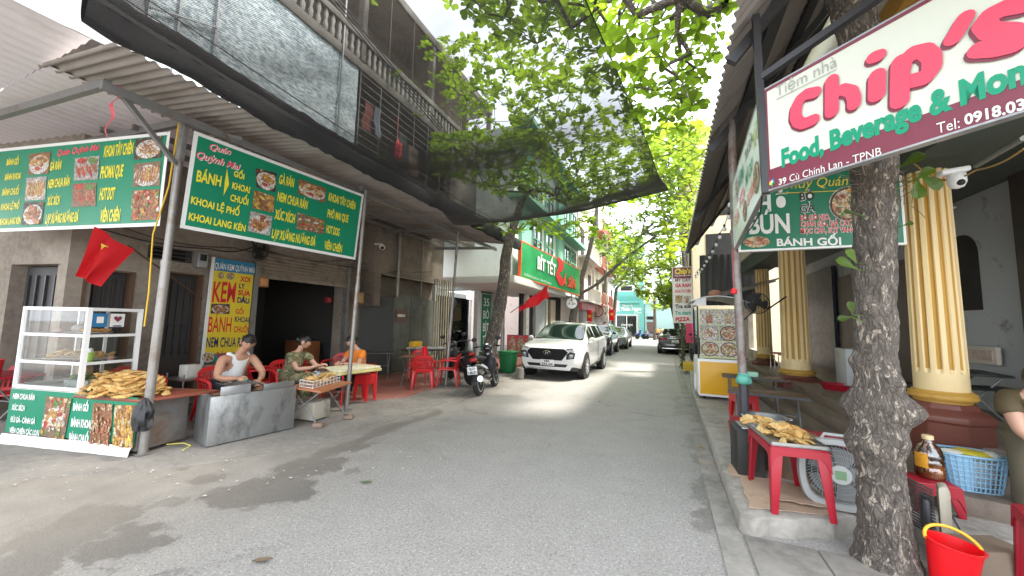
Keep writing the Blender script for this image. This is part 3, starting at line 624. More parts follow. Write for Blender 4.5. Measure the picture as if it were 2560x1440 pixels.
for y in (12.4, 13.6, 15.2): b.bar((1.0, y, 2.43), (2.9, y, 2.95), .05)
for v in (.1, .55): b.bar((.95+2*v, 11.8, 2.40+.55*v), (.95+2*v, 17.5, 2.40+.55*v), .05)
b.build('rafter', K['galv'], nb, world=True)
b = MB(); wall_openings(b, 2.7, 2.85, 13.2, 19.9, .12, 2.4, [(14, 15.2, .9, 2.1)]); b.build('ground_wall', K['plaster'], nb, world=True)
# ================================================================ TREES
rng = random.Random(11)
def inpoly(x, y, P):
    c = False; j = len(P)-1
    for i in range(len(P)):
        if (P[i][1] > y) != (P[j][1] > y) and x < (P[j][0]-P[i][0])*(y-P[i][1])/(P[j][1]-P[i][1])+P[i][0]: c = not c
        j = i
    return c
def samp(P, n, d0, d1, zmin=None, mind=.28, zmax=None):
    """n crown points filling the volume seen through the outline P between two distances"""
    xs = [p[0] for p in P]; ys = [p[1] for p in P]; out = []; tries = 0
    while len(out) < n and tries < n*40:
        tries += 1
        x = rng.uniform(min(xs), max(xs)); y = rng.uniform(min(ys), max(ys))
        if not inpoly(x, y, P): continue
        q = CC + ray(x, y)*rng.uniform(d0, d1)
        if zmin and q.z < zmin: continue
        if zmax and q.z > zmax: continue
        if any((q-o).length < mind for o in out[-200:]): continue
        out.append(q)
    return out
LN = [(0, .05, 0), (.22, .09, -.01), (.48, .21, .0), (.74, .30, .015), (.92, .22, .0), (1, .0, -.03)]
def leaf(b, base, d, up, L, fine):
    side = d.cross(up).normalized(); up = side.cross(d).normalized()
    if fine:
        c = [base+d*(t*L)+up*((z-.10*t*t)*L) for t, wd, z in LN]; vs = list(c); n = len(LN)
        for sg in (-1, 1):
            for (t, wd, z), cc in zip(LN, c): vs.append(cc+side*(sg*wd*L)+up*(wd*.25*L))
        fs = []
        for i in range(n-1):
            fs.append((i, i+1, n+i+1, n+i)); fs.append((i, 2*n+i, 2*n+i+1, i+1))
        b.add(vs, fs)
    else:
        P = [(0, .04), (.45, .22), (.78, .31), (.97, .14), (.97, -.14), (.78, -.31), (.45, -.22), (0, -.04)]
        b.add([base+d*(t*L)+side*(s*L)-up*(.08*t*t*L) for t, s in P], [(0, 1, 6, 7), (1, 2, 5, 6), (2, 3, 4, 5)])
def crown(b, pts, L, nl, fine, droop=.25):
    for p in pts:
        ax = V((rng.gauss(0, .35), rng.gauss(0, .35), 1)).normalized(); a0 = rng.random()*6.28; n = rng.randint(nl-1, nl+2)
        u = ax.orthogonal().normalized(); w_ = ax.cross(u)
        for k in range(n):
            a = a0+2*PI*k/n+rng.gauss(0, .15); e = rng.uniform(-droop, .45)
            d = (u*math.cos(a)+w_*math.sin(a)+ax*e).normalized(); leaf(b, p+ax*rng.uniform(-.04, .03), d, ax, L*rng.uniform(.5, 1.18), fine)
def skeleton(b, chain, pts, rt, rmin=.006):
    """limbs and twigs: each crown point joined to the nearest wood already there"""
    nodes = [V(c) for c in chain]; par = [max(0, i-1) for i in range(len(nodes))]; root = nodes[-1]
    for p in sorted(pts, key=lambda q: (q-root).length):
        best = min(range(len(nodes)), key=lambda i: (nodes[i]-p).length + (.25*(nodes[i].z-p.z) if nodes[i].z > p.z else 0))
        d = (p-nodes[best]).length; n = max(1, int(d/.45)); prev = best; base = nodes[best]
        for k in range(1, n+1):
            q = base.lerp(p, k/n)
            if k < n: q = q+V((rng.gauss(0, .04), rng.gauss(0, .04), .06*math.sin(PI*k/n)*d*.4))
            nodes.append(q); par.append(prev); prev = len(nodes)-1
    cnt = [0]*len(nodes)
    for i in range(len(nodes)-1, len(chain)-1, -1):
        cnt[i] += 1; cnt[par[i]] += cnt[i]
    mx = max(cnt) or 1
    for i in range(len(chain), len(nodes)):
        r1 = max(rmin, rt*(cnt[i]/mx)**.55); r0 = max(rmin, rt*min(cnt[par[i]]/mx, 4*cnt[i]/mx)**.55)
        b.tube([nodes[par[i]], nodes[i]], [min(r0, r1*1.5), r1], 5 if r1 < .03 else 8, cap=False)
def trunk(b, pts, rad, bumps=(), n=36, amp=.10, sub=10):
    P = [V(p) for p in pts]; rows = []
    for i in range(len(P)-1):
        for k in range(sub): rows.append((P[i].lerp(P[i+1], k/sub), rad[i]+(rad[i+1]-rad[i])*k/sub))
    rows.append((P[-1], rad[-1]))
    for _ in range(3): rows = [rows[0]]+[((rows[i-1][0]+rows[i][0]*2+rows[i+1][0])/4, (rows[i-1][1]+rows[i][1]*2+rows[i+1][1])/4) for i in range(1, len(rows)-1)]+[rows[-1]]
    vs = []
    for i, (p, r) in enumerate(rows):
        for k in range(n):
            a = 2*PI*k/n; d = V((math.cos(a), math.sin(a), 0)); q = p+d*r
            rr = r*(1+amp*noise.noise(q*5)+amp*.7*noise.noise(q*14)+amp*.5*noise.noise(q*32))
            for (bp, br, bh) in bumps:
                rr += bh*math.exp(-((q-V(bp)).length/br)**2)
            vs.append(p+d*rr)
    N = len(rows)
    b.add(vs, [(i*n+k, i*n+(k+1) % n, (i+1)*n+(k+1) % n, (i+1)*n+k) for i in range(N-1) for k in range(n)])
# --- the near tree on the right
tr = thing('almond_tree', 'big knobbly tree with flaking bark standing in front of the porch on the right', 'tree', (1.42, 3.6, 0))
tx = [(2216, 1440, .215), (2214, 1390, .178), (2210, 1330, .150), (2202, 1180, .132), (2196, 1000, .124), (2190, 860, .120), (2186, 700, .122), (2186, 540, .128), (2182, 400, .132), (2172, 240, .135), (2152, 100, .135), (2118, 0, .13), (2060, -140, .12), (1960, -300, .105)]
ch = [onY(x, y, 3.6) for x, y, r in tx]; ch[0].z = -.05
bp = [(onY(2108, 1005, 3.66), .11, .15), (onY(2272, 1030, 3.54), .10, .125), (onY(2116, 1095, 3.64), .09, .11), (onY(2180, 1120, 3.46), .10, .06), (onY(2255, 1110, 3.5), .07, .04), (onY(2160, 1000, 3.46), .09, .05), (onY(2240, 960, 3.47), .08, .05), (onY(2170, 1290, 3.45), .07, .04), (onY(2128, 900, 3.64), .06, .04)]
b = MB(); trunk(b, ch, [t[2] for t in tx], bp, n=96, sub=22, amp=.09); b.build('trunk', K['bark'], tr, smooth=80, world=True)
R1 = [(1470, -60), (1840, -60), (1806, 60), (1795, 150), (1775, 215), (1735, 272), (1690, 262), (1640, 225), (1570, 190), (1500, 140)]
R1b = [(1500, 130), (1640, 220), (1735, 265), (1750, 330), (1640, 340), (1560, 300)]
R2 = [(1150, -40), (1500, -60), (1505, 150), (1480, 190), (1380, 130), (1280, 110), (1180, 60)]
OV = [(700, -700), (1900, -900), (1850, -60), (1150, -40), (900, -200)]  # out-of-view crown overhead, added to shade the foreground
pR = samp(R1, 128, 3.8, 6.4, 3.9, .22) + samp(R1b, 40, 5.0, 7.0, 4.2, .25) + samp(R2, 125, 5.2, 7.6, 5.0, .26)
pO = samp(OV, 110, 5.4, 9, 5.0, .32, 9)
b = MB(); skeleton(b, ch[-3:], pR + pO[::2], .07); b.build('branches', K['bark'], tr, smooth=60, world=True)
b = MB(); crown(b, pR, .165, 6, True); crown(b, pO, .25, 7, False); b.build('crown', K['leaf'], tr, world=True)
b = MB()
for px, py, L, ax, az in ((2118, 660, .15, -.8, .5), (2130, 640, .12, -.5, .9), (2112, 795, .09, -.9, -.2), (2128, 770, .10, -.2, 1), (2325, 452, .17, .4, -.7), (2295, 470, .16, -.1, -.9), (2310, 435, .12, .6, .5), (2280, 400, .14, .5, .3), (2125, 530, .08, -.8, .2), (2270, 560, .06, .9, .3)):
    p = onY(px, py, 3.47); d = V((ax, -.25, az)).normalized(); leaf(b, p-d*L*.5, d, V((.1, -.9, .4)), L, True); b.tube([p-d*L*.5, onY(2195, py+25, 3.55)], .004, 4)
b.build('shoot', K['leaf'], tr, world=True)
b = MB()
for k in range(50):
    p = onY(2195+rng.uniform(-75, 85), rng.uniform(420, 520), 3.50); d = V((rng.gauss(0, 1), -.6, rng.gauss(0, .8))).normalized(); b.tube([p, p+d*.05, p+d*rng.uniform(.08, .17)+V((0, 0, -.02))], .0022, 4)
b.build('twig', mat('twig_mat', (.12, .085, .05), .8), tr, world=True)
# --- leaning tree by the motorbike
t1 = thing('almond_tree', 'leaning tree behind the motorbike, its crown spreading above the shade net', 'tree', (-4.75, 9.75, 0))
c1 = [(-4.85, 9.8, -.05), (-4.80, 9.8, .5), (-4.62, 9.8, 1.3), (-4.42, 9.8, 2.1), (-4.30, 9.8, 2.9), (-4.28, 9.8, 3.6), (-4.15, 9.9, 4.3), (-3.9, 10, 5.2)]
b = MB(); trunk(b, c1, [.27, .22, .19, .175, .165, .15, .13, .11], [((-4.5, 9.6, 2.2), .10, .06), ((-4.25, 9.65, 3.0), .08, .05)], n=40, sub=8); b.build('trunk', K['bark'], t1, smooth=80, world=True)
T1a = [(1035, 85), (1200, 90), (1330, 130), (1490, 150), (1530, 260), (1560, 360), (1400, 340), (1260, 330), (1180, 330), (1130, 270), (1080, 230)]
T1b = [(1070, 340), (1180, 330), (1400, 320), (1560, 350), (1625, 470), (1650, 505), (1500, 520), (1350, 510), (1200, 470), (1080, 430)]
T1c = [(1170, 560), (1320, 545), (1480, 540), (1500, 600), (1400, 590), (1330, 575), (1270, 590)]
p1 = samp(T1a, 290, 8.0, 13, 5.0, .30) + samp(T1b, 640, 8.5, 13.5, 4.7, .28) + samp(T1c, 60, 9.0, 11.5, 3.5, .3)
up1 = [V((rng.gauss(-3.4, 2.0), rng.gauss(10.5, 1.8), rng.uniform(7.5, 11.0))) for k in range(120)]
b = MB(); skeleton(b, c1[-4:], p1 + up1[::3], .075); b.build('branches', K['bark'], t1, smooth=60, world=True)
b = MB(); crown(b, p1, .175, 7, False); crown(b, up1, .26, 6, False); b.build('crown', K['leaf'], t1, world=True)
# --- forked tree past the green restaurant sign
t2 = thing('almond_tree', 'forked dark tree at the far end of the green restaurant sign', 'tree', (-4.5, 20, 0))
c2 = [(-4.75, 20, -.05), (-4.7, 20, 1.5), (-4.55, 20, 2.6), (-4.25, 20, 3.3)]
b = MB(); trunk(b, c2, [.27, .22, .19, .17], n=28, sub=8); 
bA = [V((-4.25, 20, 3.25)), onY(1492, 712, 20), onY(1540, 665, 20), onY(1590, 625, 20), onY(1640, 590, 20)]; trunk(b, bA, [.17, .15, .13, .11, .09], n=20, sub=6)
bB = [V((-4.4, 20, 3.2)), onY(1456, 690, 20), onY(1478, 610, 20), onY(1490, 540, 20), onY(1500, 440, 20)]; trunk(b, bB, [.15, .13, .12, .10, .08], n=20, sub=6)
b.build('trunk', K['bark'], t2, smooth=80, world=True)
T2a = [(1480, 570), (1560, 540), (1720, 510), (1728, 590), (1690, 660), (1640, 640), (1560, 660), (1500, 640)]
T2b = [(1560, 240), (1640, 330), (1740, 290), (1770, 330), (1745, 460), (1722, 560), (1660, 510), (1610, 430), (1560, 340)]
T2c = [(1500, 300), (1640, 330), (1700, 520), (1500, 560), (1420, 520)]
p2 = samp(T2a, 240, 16, 22, 3.4, .4) + samp(T2b, 330, 12, 20, 4.5, .4) + samp(T2c, 170, 15, 22, 5, .45)
b = MB(); skeleton(b, [c2[-1]]+bA[2:], p2[::2], .08, .012); b.build('branches', K['bark'], t2, world=True)
b = MB(); crown(b, p2, .24, 6, False); b.build('crown', K['leafdk'], t2, world=True)
# --- trees further along the street
def fartree(label, base, h, polys, n, d0, d1, L, m, zmin=2.2, lean=0, r=.22):
    t = thing('street_tree', label, 'tree', base); bx, by, _ = base
    c = [(bx, by, -.05), (bx+lean*.3, by, h*.4), (bx+lean, by, h)]
    b = MB(); trunk(b, c, [r, r*.8, r*.6], n=16, sub=5); b.build('trunk', K['bark'], t, smooth=80, world=True)
    pts = []
    for P in polys: pts += samp(P, n//len(polys), d0, d1, zmin, .4)
    b = MB(); skeleton(b, c[1:], pts[::2], r*.5, .015); b.build('branches', K['bark'], t, world=True)
    b = MB(); crown(b, pts, L, 6, False); b.build('crown', m, t, world=True)
lf3 = leafmat('leaf_bright', (.09, .17, .02), (.34, .46, .03))
fartree('bright yellow-green tree hanging over the far end of the road, left of the food board', (.95, 27, 0), 3.6, [[(1545, 660), (1640, 650), (1715, 640), (1720, 760), (1660, 745), (1600, 735), (1550, 715)], [(1640, 720), (1725, 700), (1722, 790), (1660, 775)], [(1500, 600), (1640, 590), (1700, 640), (1640, 690), (1530, 680)]], 460, 22, 30, .36, lf3, 2.9, -.6)
fartree('pale green tree in front of the far pale blue house', (-1.0, 43, 0), 4.5, [[(1600, 660), (1690, 640), (1690, 760), (1640, 790), (1595, 740)]], 120, 38, 46, .5, lf3, 3.2, 0)
fartree('thin tree between the utility pole and the turquoise shop', (-4.6, 36, 0), 5, [[(1520, 560), (1600, 600), (1610, 700), (1540, 720), (1500, 660)]], 220, 32, 38, .42, K['leafdk'], 3.2, .4)
fartree('tall tree on the right whose crown shows between the awning edge and the shade net', (1.25, 18.8, 0), 6, [[(1600, 330), (1760, 300), (1735, 480), (1715, 620), (1660, 640), (1640, 520)]], 240, 13, 20, .32, lf3, 4, -.5, .14)
# ================================================================ SIGNS: lettering, pictures
_tc = {}
def tmesh(body, bold=.0, shear=0.0, space=1.0):
    k = (body, bold, shear, space)
    if k in _tc: return _tc[k]
    cu = bpy.data.curves.new('t', 'FONT'); cu.body = body; cu.size = 1; cu.offset = bold; cu.shear = shear; cu.space_character = space; cu.resolution_u = 3
    o = bpy.data.objects.new('t', cu); COL.objects.link(o)
    dg = bpy.context.evaluated_depsgraph_get(); me = o.evaluated_get(dg).to_mesh()
    vs = [(v.co.x, v.co.y) for v in me.vertices]; fs = [tuple(p.vertices) for p in me.polygons]
    o.evaluated_get(dg).to_mesh_clear(); bpy.data.objects.remove(o); bpy.data.curves.remove(cu)
    _tc[k] = (vs, fs); return _tc[k]
CAP = .70
_cx = [v[1] for v in tmesh('H')[0]]; CAP = max(_cx)-min(_cx)
PAL = []
for nm, c in (('pic_plate', (.75, .73, .68)), ('pic_brown', (.30, .12, .05)), ('pic_gold', (.62, .33, .08)), ('pic_red', (.55, .04, .03)), ('pic_green', (.12, .28, .06)), ('pic_dark', (.04, .03, .03)), ('pic_pink', (.60, .22, .14)), ('pic_wood', (.25, .16, .10)), ('pic_cream', (.72, .58, .38)), ('pic_grey', (.45, .46, .46)), ('pic_yellow', (.70, .55, .08))):
    m, t, q_, vec = newmat(nm); vo = _n(t, 'ShaderNodeTexVoronoi'); vo.inputs['Scale'].default_value = 55; t.links.new(vec, vo.inputs['Vector'])
    r_ = _n(t, 'ShaderNodeSeparateColor'); t.links.new(vo.outputs['Color'], r_.inputs[0]); cl_ = mixc(t, r_.outputs[0], [x*.55 for x in c], [min(1, x*1.25) for x in c])
    cl_ = mixc(t, ramp(t, r_.outputs[1], .80, .9), cl_, (.34, .18, .07)); cl_ = mixc(t, ramp(t, noi(t, vec, 35, 4), .35, .7), mixc(t, .45, cl_, (.06, .03, .02)), cl_)
    t.links.new(cl_, q_.inputs['Base Color']); q_.inputs['Roughness'].default_value = .45; PAL.append(m)
LET = {n: mat('ink_'+n, c, .4, .06, 9) for n, c in dict(yellow=(.78, .68, .04), white=(.80, .80, .76), black=(.02, .02, .025), red=(.60, .02, .03), pinkred=(.80, .07, .13), green=(.0, .30, .16), maroon=(.20, .035, .06), grey=(.38, .38, .36), darkgreen=(.004, .17, .085), blue=(.03, .17, .36), gold=(.72, .55, .06), orange=(.70, .10, .03), teal=(.05, .35, .28), signgreen=(.0, .22, .11), cream=(.74, .76, .68), navy=(.01, .03, .10), lime=(.35, .45, .05)).items()}
LI = list(LET); 
class Sign:
    """flat sign in a plane through A with axes ax, ay; writing is set out on the plane in metres"""
    def __init__(s, root, A, ax, ay, mapper=None):
        s.root = root; s.A = V(A); s.ax = V(ax).normalized(); s.ay = V(ay); s.ay = (s.ay-s.ax*s.ay.dot(s.ax)).normalized(); s.n = s.ax.cross(s.ay); s.let = MB(); s.pics = []
    def uv(s, px, py):
        q = onP(px, py, s.A, s.n)-s.A; return V((q.dot(s.ax), q.dot(s.ay)))
    def P(s, u, v, k=0): return s.A+s.ax*u+s.ay*v+s.n*k
    def raw(s, body, o, dx, dy, col, bold=0, shear=0, k=.004, b=None, fit=True):
        """o: baseline start (u,v); dx: vector along the baseline for the whole text; dy: vector of cap height"""
        vs, fs = tmesh(body, bold, shear); 
        if not vs: return
        x0 = min(v[0] for v in vs); x1 = max(v[0] for v in vs); b = b or s.let; b.m(LI.index(col))
        b.add([s.P(*(o+dx*((x-x0)/(x1-x0))+dy*(y/CAP)), k) for x, y in vs], fs)
    def t(s, body, p, q, h, col='yellow', bold=.02, shear=0, k=.004):
        """p, q: photo pixels of the baseline ends; h: pixel height of a capital at p"""
        a = s.uv(*p); c = s.uv(*q); top = s.uv(p[0], p[1]-h); dx = c-a
        dy = V((0, 1))*(top-a).y if abs(dx.y) < abs(dx.x)*.02 else V((-dx.y, dx.x)).normalized()*(top-a).length
        dy = V((0, (top-a).y))
        s.raw(body, a, dx, dy, col, bold, shear, k)
    def tl(s, body, u, v, wd, h, col, bold=.02, shear=0, k=.004): s.raw(body, V((u, v)), V((wd, 0)), V((0, h)), col, bold, shear, k)
    def poly(s, pts, col, k=.003, px=True):
        P = [s.uv(*p) if px else V(p) for p in pts]; s.let.m(LI.index(col)); s.let.add([s.P(p.x, p.y, k) for p in P], [tuple(range(len(P)))])
    def pic(s, corners, kind, px=True, seed=0, shape='rect', k=.003, bgc=None):
        """printed food picture: TL, TR, BR, BL"""
        r = random.Random(seed*7+13); TL, TR, BR, BL = [s.uv(*c) if px else V(c) for c in corners]
        def M_(x, y): p = TL.lerp(TR, x).lerp(BL.lerp(BR, x), y); return p
        b = MB(); kk = [k]
        def el(cx, cy, rx, ry, a, ci, n=10):
            b.m(ci); kk[0] += .00012
            ps = []
            for i in range(n):
                t = 2*PI*i/n; x = rx*math.cos(t); y = ry*math.sin(t); xx = cx+x*math.cos(a)-y*math.sin(a); yy = cy+x*math.sin(a)+y*math.cos(a)
                p = M_(min(1, max(0, xx)), min(1, max(0, yy))); ps.append(s.P(p.x, p.y, kk[0]))
            b.add(ps, [tuple(range(n))])
        def rect(x0, y0, x1, y1, ci):
            b.m(ci); kk[0] += .0003; b.add([s.P(*M_(x, y), kk[0]) for x, y in ((x0, y1), (x1, y1), (x1, y0), (x0, y0))], [(0, 1, 2, 3)])
        if shape == 'rect': rect(0, 0, 1, 1, bgc if bgc is not None else r.choice([9, 5, 7, 1, 7]))
        else: el(.5, .5, .5, .5, 0, bgc if bgc is not None else 0, 28)
        if kind == 'fries':
            el(.5, .55, .46, .44, 0, 0, 20)
            for i in range(34): el(r.gauss(.5, .16), r.gauss(.52, .15), r.uniform(.12, .22), .022, r.gauss(.8, .5), r.choice([2, 2, 6, 1, 8]), 6)
        elif kind == 'rolls':
            el(.5, .55, .47, .46, 0, 0, 20)
            for i in range(9): el(.14+.09*i, .5+r.gauss(0, .03), .055, .34, r.gauss(.15, .06), r.choice([2, 1, 2, 6]), 12); el(.13+.09*i, .45, .015, .22, .15, 8, 8)
        elif kind == 'balls':
            el(.5, .55, .46, .44, 0, 0, 20)
            for i in range(24): x, y = r.gauss(.5, .18), r.gauss(.54, .17); c = r.choice([1, 2, 1, 6]); el(x, y, .105, .10, 0, c, 12); el(x-.03, y-.035, .03, .025, 0, 8 if c != 1 else 2, 8)
        elif kind == 'sausage':
            for i in range(9): x = .12+.095*i; el(x, .55+r.gauss(0, .06), .05, .26, r.gauss(-.3, .15), r.choice([3, 1, 6]), 12); el(x-.012, .5, .012, .15, -.3, 6, 6)
            el(.75, .18, .2, .13, .2, 4, 10); el(.3, .15, .2, .13, 0, 3, 10)
        elif kind == 'salad':
            for i in range(60): el(r.random(), r.random(), r.uniform(.05, .11), r.uniform(.04, .08), r.random()*3, r.choice([3, 4, 8, 6, 2, 4, 3, 0]), 8)
        elif kind == 'dip':
            el(.5, .55, .48, .45, 0, 0, 22)
            for i in range(20): el(r.gauss(.5, .19), r.gauss(.42, .14), .13, .09, r.random()*3, r.choice([2, 1, 2, 8]), 12)
            el(.45, .74, .17, .14, 0, 0, 16); el(.45, .74, .13, .10, 0, 3, 16)
        elif kind == 'bowl':
            el(.5, .5, .48, .48, 0, 5, 24); el(.5, .5, .42, .42, 0, 8, 24)
            for i in range(40): a = r.random()*6.28; q = r.random()**.5*.38; el(.5+q*math.cos(a), .5+q*math.sin(a), r.uniform(.04, .11), r.uniform(.03, .07), r.random()*3, r.choice([4, 2, 3, 8, 1, 0, 6]), 8)
        elif kind == 'drink':
            rect(.30, .25, .70, .92, 8); rect(.33, .4, .67, .9, r.choice([1, 6, 8])); rect(.26, .18, .74, .25, 9); rect(.52, .02, .56, .2, 3)
            for i in range(9): el(r.uniform(.36, .64), r.uniform(.72, .88), .03, .03, 0, 5, 8)
        elif kind == 'pile':
            for i in range(60): el(r.random(), r.random(), r.uniform(.10, .16), r.uniform(.05, .08), r.gauss(.9, .6), r.choice([2, 8, 2, 1, 10]), 8)
        elif kind == 'nuts':
            for i in range(60): x, y = r.random(), r.random(); c = r.choice([1, 6, 8, 1]); el(x, y, .085, .055, r.random()*3, c, 8); el(x, y, .04, .02, 1, 8 if c == 1 else 1, 6)
        elif kind == 'shrimp':
            for i in range(8): a = PI+PI*i/7; el(.5+.30*math.cos(a), .62+.42*math.sin(a), .09, .24, a+PI/2, r.choice([6, 8, 2]), 10)
        s.pics.append((b, kind))
    def done(s):
        if s.let.v: s.let.build('lettering', [LET[n] for n in LI], s.root, world=True)
        for b, kind in s.pics: b.build('food_picture', PAL, s.root, world=True)
def panel(root, s, u0, v0, u1, v1, m, th=.02, name='panel', k=0, frame=None, fm=None, bulge=0):
    b = MB()
    if bulge:
        b.grid(lambda x, y: s.P(u0+(u1-u0)*x, v0+(v1-v0)*y, k+bulge*noise.noise(V((x*5, y*3, 3)))*math.sin(PI*x)*math.sin(PI*y)), 24, 12)
    else:
        o = s.P(u0, v0, k-th); b.prism([(0, 0), (u1-u0, 0), (u1-u0, v1-v0), (0, v1-v0)], o, s.ax, s.ay, s.n*th)
    p = b.build(name, m, root, world=True)
    if frame:
        f = MB(); e = frame
        for a in ((u0-e, v0-e, u1+e, v0), (u0-e, v1, u1+e, v1+e), (u0-e, v0, u0, v1), (u1, v0, u1+e, v1)):
            f.prism([(a[0], a[1]), (a[2], a[1]), (a[2], a[3]), (a[0], a[3])], s.P(0, 0, k-th-.006), s.ax, s.ay, s.n*(th+.012))
        f.build('frame', fm or K['white'], root, world=True)
    return p
vinyl = mat('green_vinyl', (.0, .205, .105), .42, .08, 2, .05, 8); whitev = mat('white_vinyl', (.74, .75, .74), .5, .05, 4)
# ---------------------------------------------------------------- right-hand menu banner (along the street)
def banner(label, BL, BR, TL, border=.045):
    root = thing('menu_banner', label, 'banner', BL); s = Sign(root, BL, V(BR)-V(BL), V(TL)-V(BL)); 
    W = (V(BR)-V(BL)).length; H = (V(TL)-V(BL)).dot(s.ay)
    panel(root, s, 0, 0, W, H, whitev, .004, 'hem'); panel(root, s, border, border, W-border, H-border, vinyl, .003, 'sheet', k=.0035); s.W = W; s.H = H; s.kz = .006
    return root, s
BLp = V((-5.52, 2.57, 2.715)); BRp = V((-5.30, 5.16, 2.73)); TLp = onP(480, 330, V((-5.40, 2.53, 3.9)), V((1, -.085, 0)))
root, s = banner('green menu banner beginning with BÁNH, hung along the road side of the left awning', BLp, BRp, BLp+V((.13, -.03, 1.22)))
def T(*a, **k): s.t(*a, k=.008, **k)
T('Quán', (523, 373), (577, 388), 15, 'white', .035, .3); s.t('Quán', (522, 372), (576, 387), 15, 'pinkred', .008, .3, k=.0095)
T('Quỳnh Mai', (490, 394), (600, 427), 17, 'white', .035, .3); s.t('Quỳnh Mai', (489, 393), (599, 426), 17, 'pinkred', .008, .3, k=.0095)
T('BÁNH', (489, 452), (551, 466), 27, bold=.03)
s.poly([(567, 421), (572, 461), (558, 489), (561, 455)], 'yellow', .008)
T('GỐI', (583, 440), (609, 449), 14, bold=.03); T('KHOAI', (579, 471), (623, 483), 16, bold=.03); T('CHUỐI', (574, 501), (619, 513), 16, bold=.03)
T('KHOAI LỆ PHỐ', (476, 508), (597, 540), 18, bold=.03); T('KHOAI LANG KÉN', (470, 549), (612, 579), 18, bold=.03)
T('GÀ RÁN', (696, 458), (733, 468), 22, bold=.03); T('NEM CHUA RÁN', (692, 501), (767, 523), 22, bold=.03); T('XÚC XÍCH', (685, 546), (735, 558), 23, bold=.03); T('LẠP XƯỞNG NƯỚNG ĐÁ', (678, 594), (787, 615), 22, bold=.03)
T('KHOAI TÂY CHIÊN', (820, 500), (887, 524), 19, bold=.03); T('PHÔ MAI QUE', (817, 542), (869, 556), 19, bold=.03); T('HOT DOG', (814, 581), (847, 590), 19, bold=.03); T('VIÊN CHIÊN', (809, 621), (853, 631), 19, bold=.03)
s.pic([(638, 420), (691, 433), (688, 481), (640, 468)], 'dip', seed=1, k=.008); s.pic([(634, 475), (686, 491), (682, 532), (630, 520)], 'pile', seed=2, k=.008); s.pic([(626, 527), (680, 541), (674, 590), (618, 577)], 'balls', seed=3, k=.008, bgc=9)
s.pic([(746, 447), (814, 471), (812, 508), (744, 484)], 'dip', seed=4, k=.008); s.pic([(743, 531), (812, 552), (806, 586), (740, 571)], 'salad', seed=5, k=.008)
s.done()
# ---------------------------------------------------------------- left-hand menu banner (faces the side street)
LBR = V((-5.66, 2.43, 2.715)); LBL = V((-8.68, 1.852, 2.72))
root, s = banner('green menu banner with three columns of food pictures, above the glass food case', LBL, LBR, LBL+V((-.02, 0, 1.20)))
T('Quán Quỳnh Mai', (145, 390), (250, 375), 14, 'pinkred', .02, .3)
for tx_, p, q, h in (('BÁNH GỐI', (18, 414), (48, 411), 14), ('BÁNH KHOAI', (14, 451), (53, 447), 14), ('BÁNH CHUỐI', (7, 489), (48, 486), 15), ('KHOAI LỆ PHỐ', (4, 526), (49, 522), 15), ('KHOAI LANG KÉN', (1, 563), (53, 559), 15),
    ('GÀ RÁN', (126, 427), (154, 423), 20), ('NEM CHUA RÁN', (121, 471), (175, 464), 20), ('XÚC XÍCH', (119, 514), (150, 511), 20), ('LẠP XƯỞNG NƯỚNG ĐÁ', (115, 559), (197, 554), 22),
    ('KHOAI TÂY CHIÊN', (261, 393), (333, 384), 26), ('PHOMAI QUE', (252, 446), (308, 441), 28), ('HOT DOT', (250, 500), (287, 498), 28), ('VIÊN CHIÊN', (251, 555), (300, 552), 28)): T(tx_, p, q, h, bold=.03)
for i, (c, kd) in enumerate((([(76, 386), (129, 380), (123, 434), (72, 438)], 'dip'), ([(68, 446), (119, 441), (115, 499), (64, 503)], 'rolls'), ([(62, 507), (113, 504), (106, 561), (56, 563)], 'balls'), ([(190, 396), (251, 390), (246, 449), (186, 452)], 'sausage'), ([(184, 460), (243, 457), (241, 515), (180, 519)], 'sausage'), ([(341, 349), (407, 340), (405, 394), (336, 401)], 'fries'), ([(337, 411), (404, 403), (401, 464), (333, 468)], 'rolls'), ([(333, 478), (400, 473), (398, 549), (330, 552)], 'salad'))): s.pic(c, kd, seed=20+i, k=.008)
s.done()
# ---------------------------------------------------------------- yellow upright banner on the wall
yb = thing('ice_cream_banner', 'tall yellow KEM and BÁNH banner on the wall behind the man', 'banner', (-7.9, 4.25, .75))
s = Sign(yb, (-7.93, 4.22, .72), (0, 1, 0), (.02, 0, 1)); a = s.uv(508, 912); bq = s.uv(530, 643); cq = s.uv(638, 657)
W = cq.x-.01; H = bq.y
yv = mat('yellow_vinyl', (.72, .55, .03), .45, .06, 3); panel(yb, s, .045, .05, W, H, yv, .004, 'sheet', k=.004); panel(yb, s, 0, 0, .045, H+.01, whitev, .03, 'frame'); panel(yb, s, W, 0, W+.02, H+.01, K['darksteel'], .02, 'frame')
panel(yb, s, .046, H-.24, W-.001, H-.001, mat('blue_vinyl', (.02, .20, .36), .45), .002, 'header', k=.0065); panel(yb, s, .046, .051, W-.001, .20, mat('teal_vinyl', (.02, .25, .24), .45), .002, 'footer', k=.0065)
T('QUÁN KEM QUỲNH MAI', (536, 671), (635, 683), 15, 'white', .01); T('KEM', (529, 754), (586, 755), 50, 'red', .02); T('XOI', (599, 703), (624, 706), 12, 'red', .04); T('LY', (597, 720), (611, 722), 12, 'navy', .04); T('SỮA', (594, 737), (625, 740), 12, 'red', .04); T('DÂU', (592, 756), (622, 759), 13, 'navy', .04)
T('BÁNH', (518, 830), (576, 830), 38, 'red', .01); T('GỐI', (588, 784), (608, 786), 12, 'red', .02); T('KHOAI', (586, 804), (621, 806), 13, 'navy', .02); T('CHUỐI', (583, 830), (618, 831), 14, 'red', .02); T('NEM CHUA RÁN', (514, 868), (618, 866), 24, 'navy', .02); T('RÁN', (540, 893), (570, 893), 12, 'red', .02)
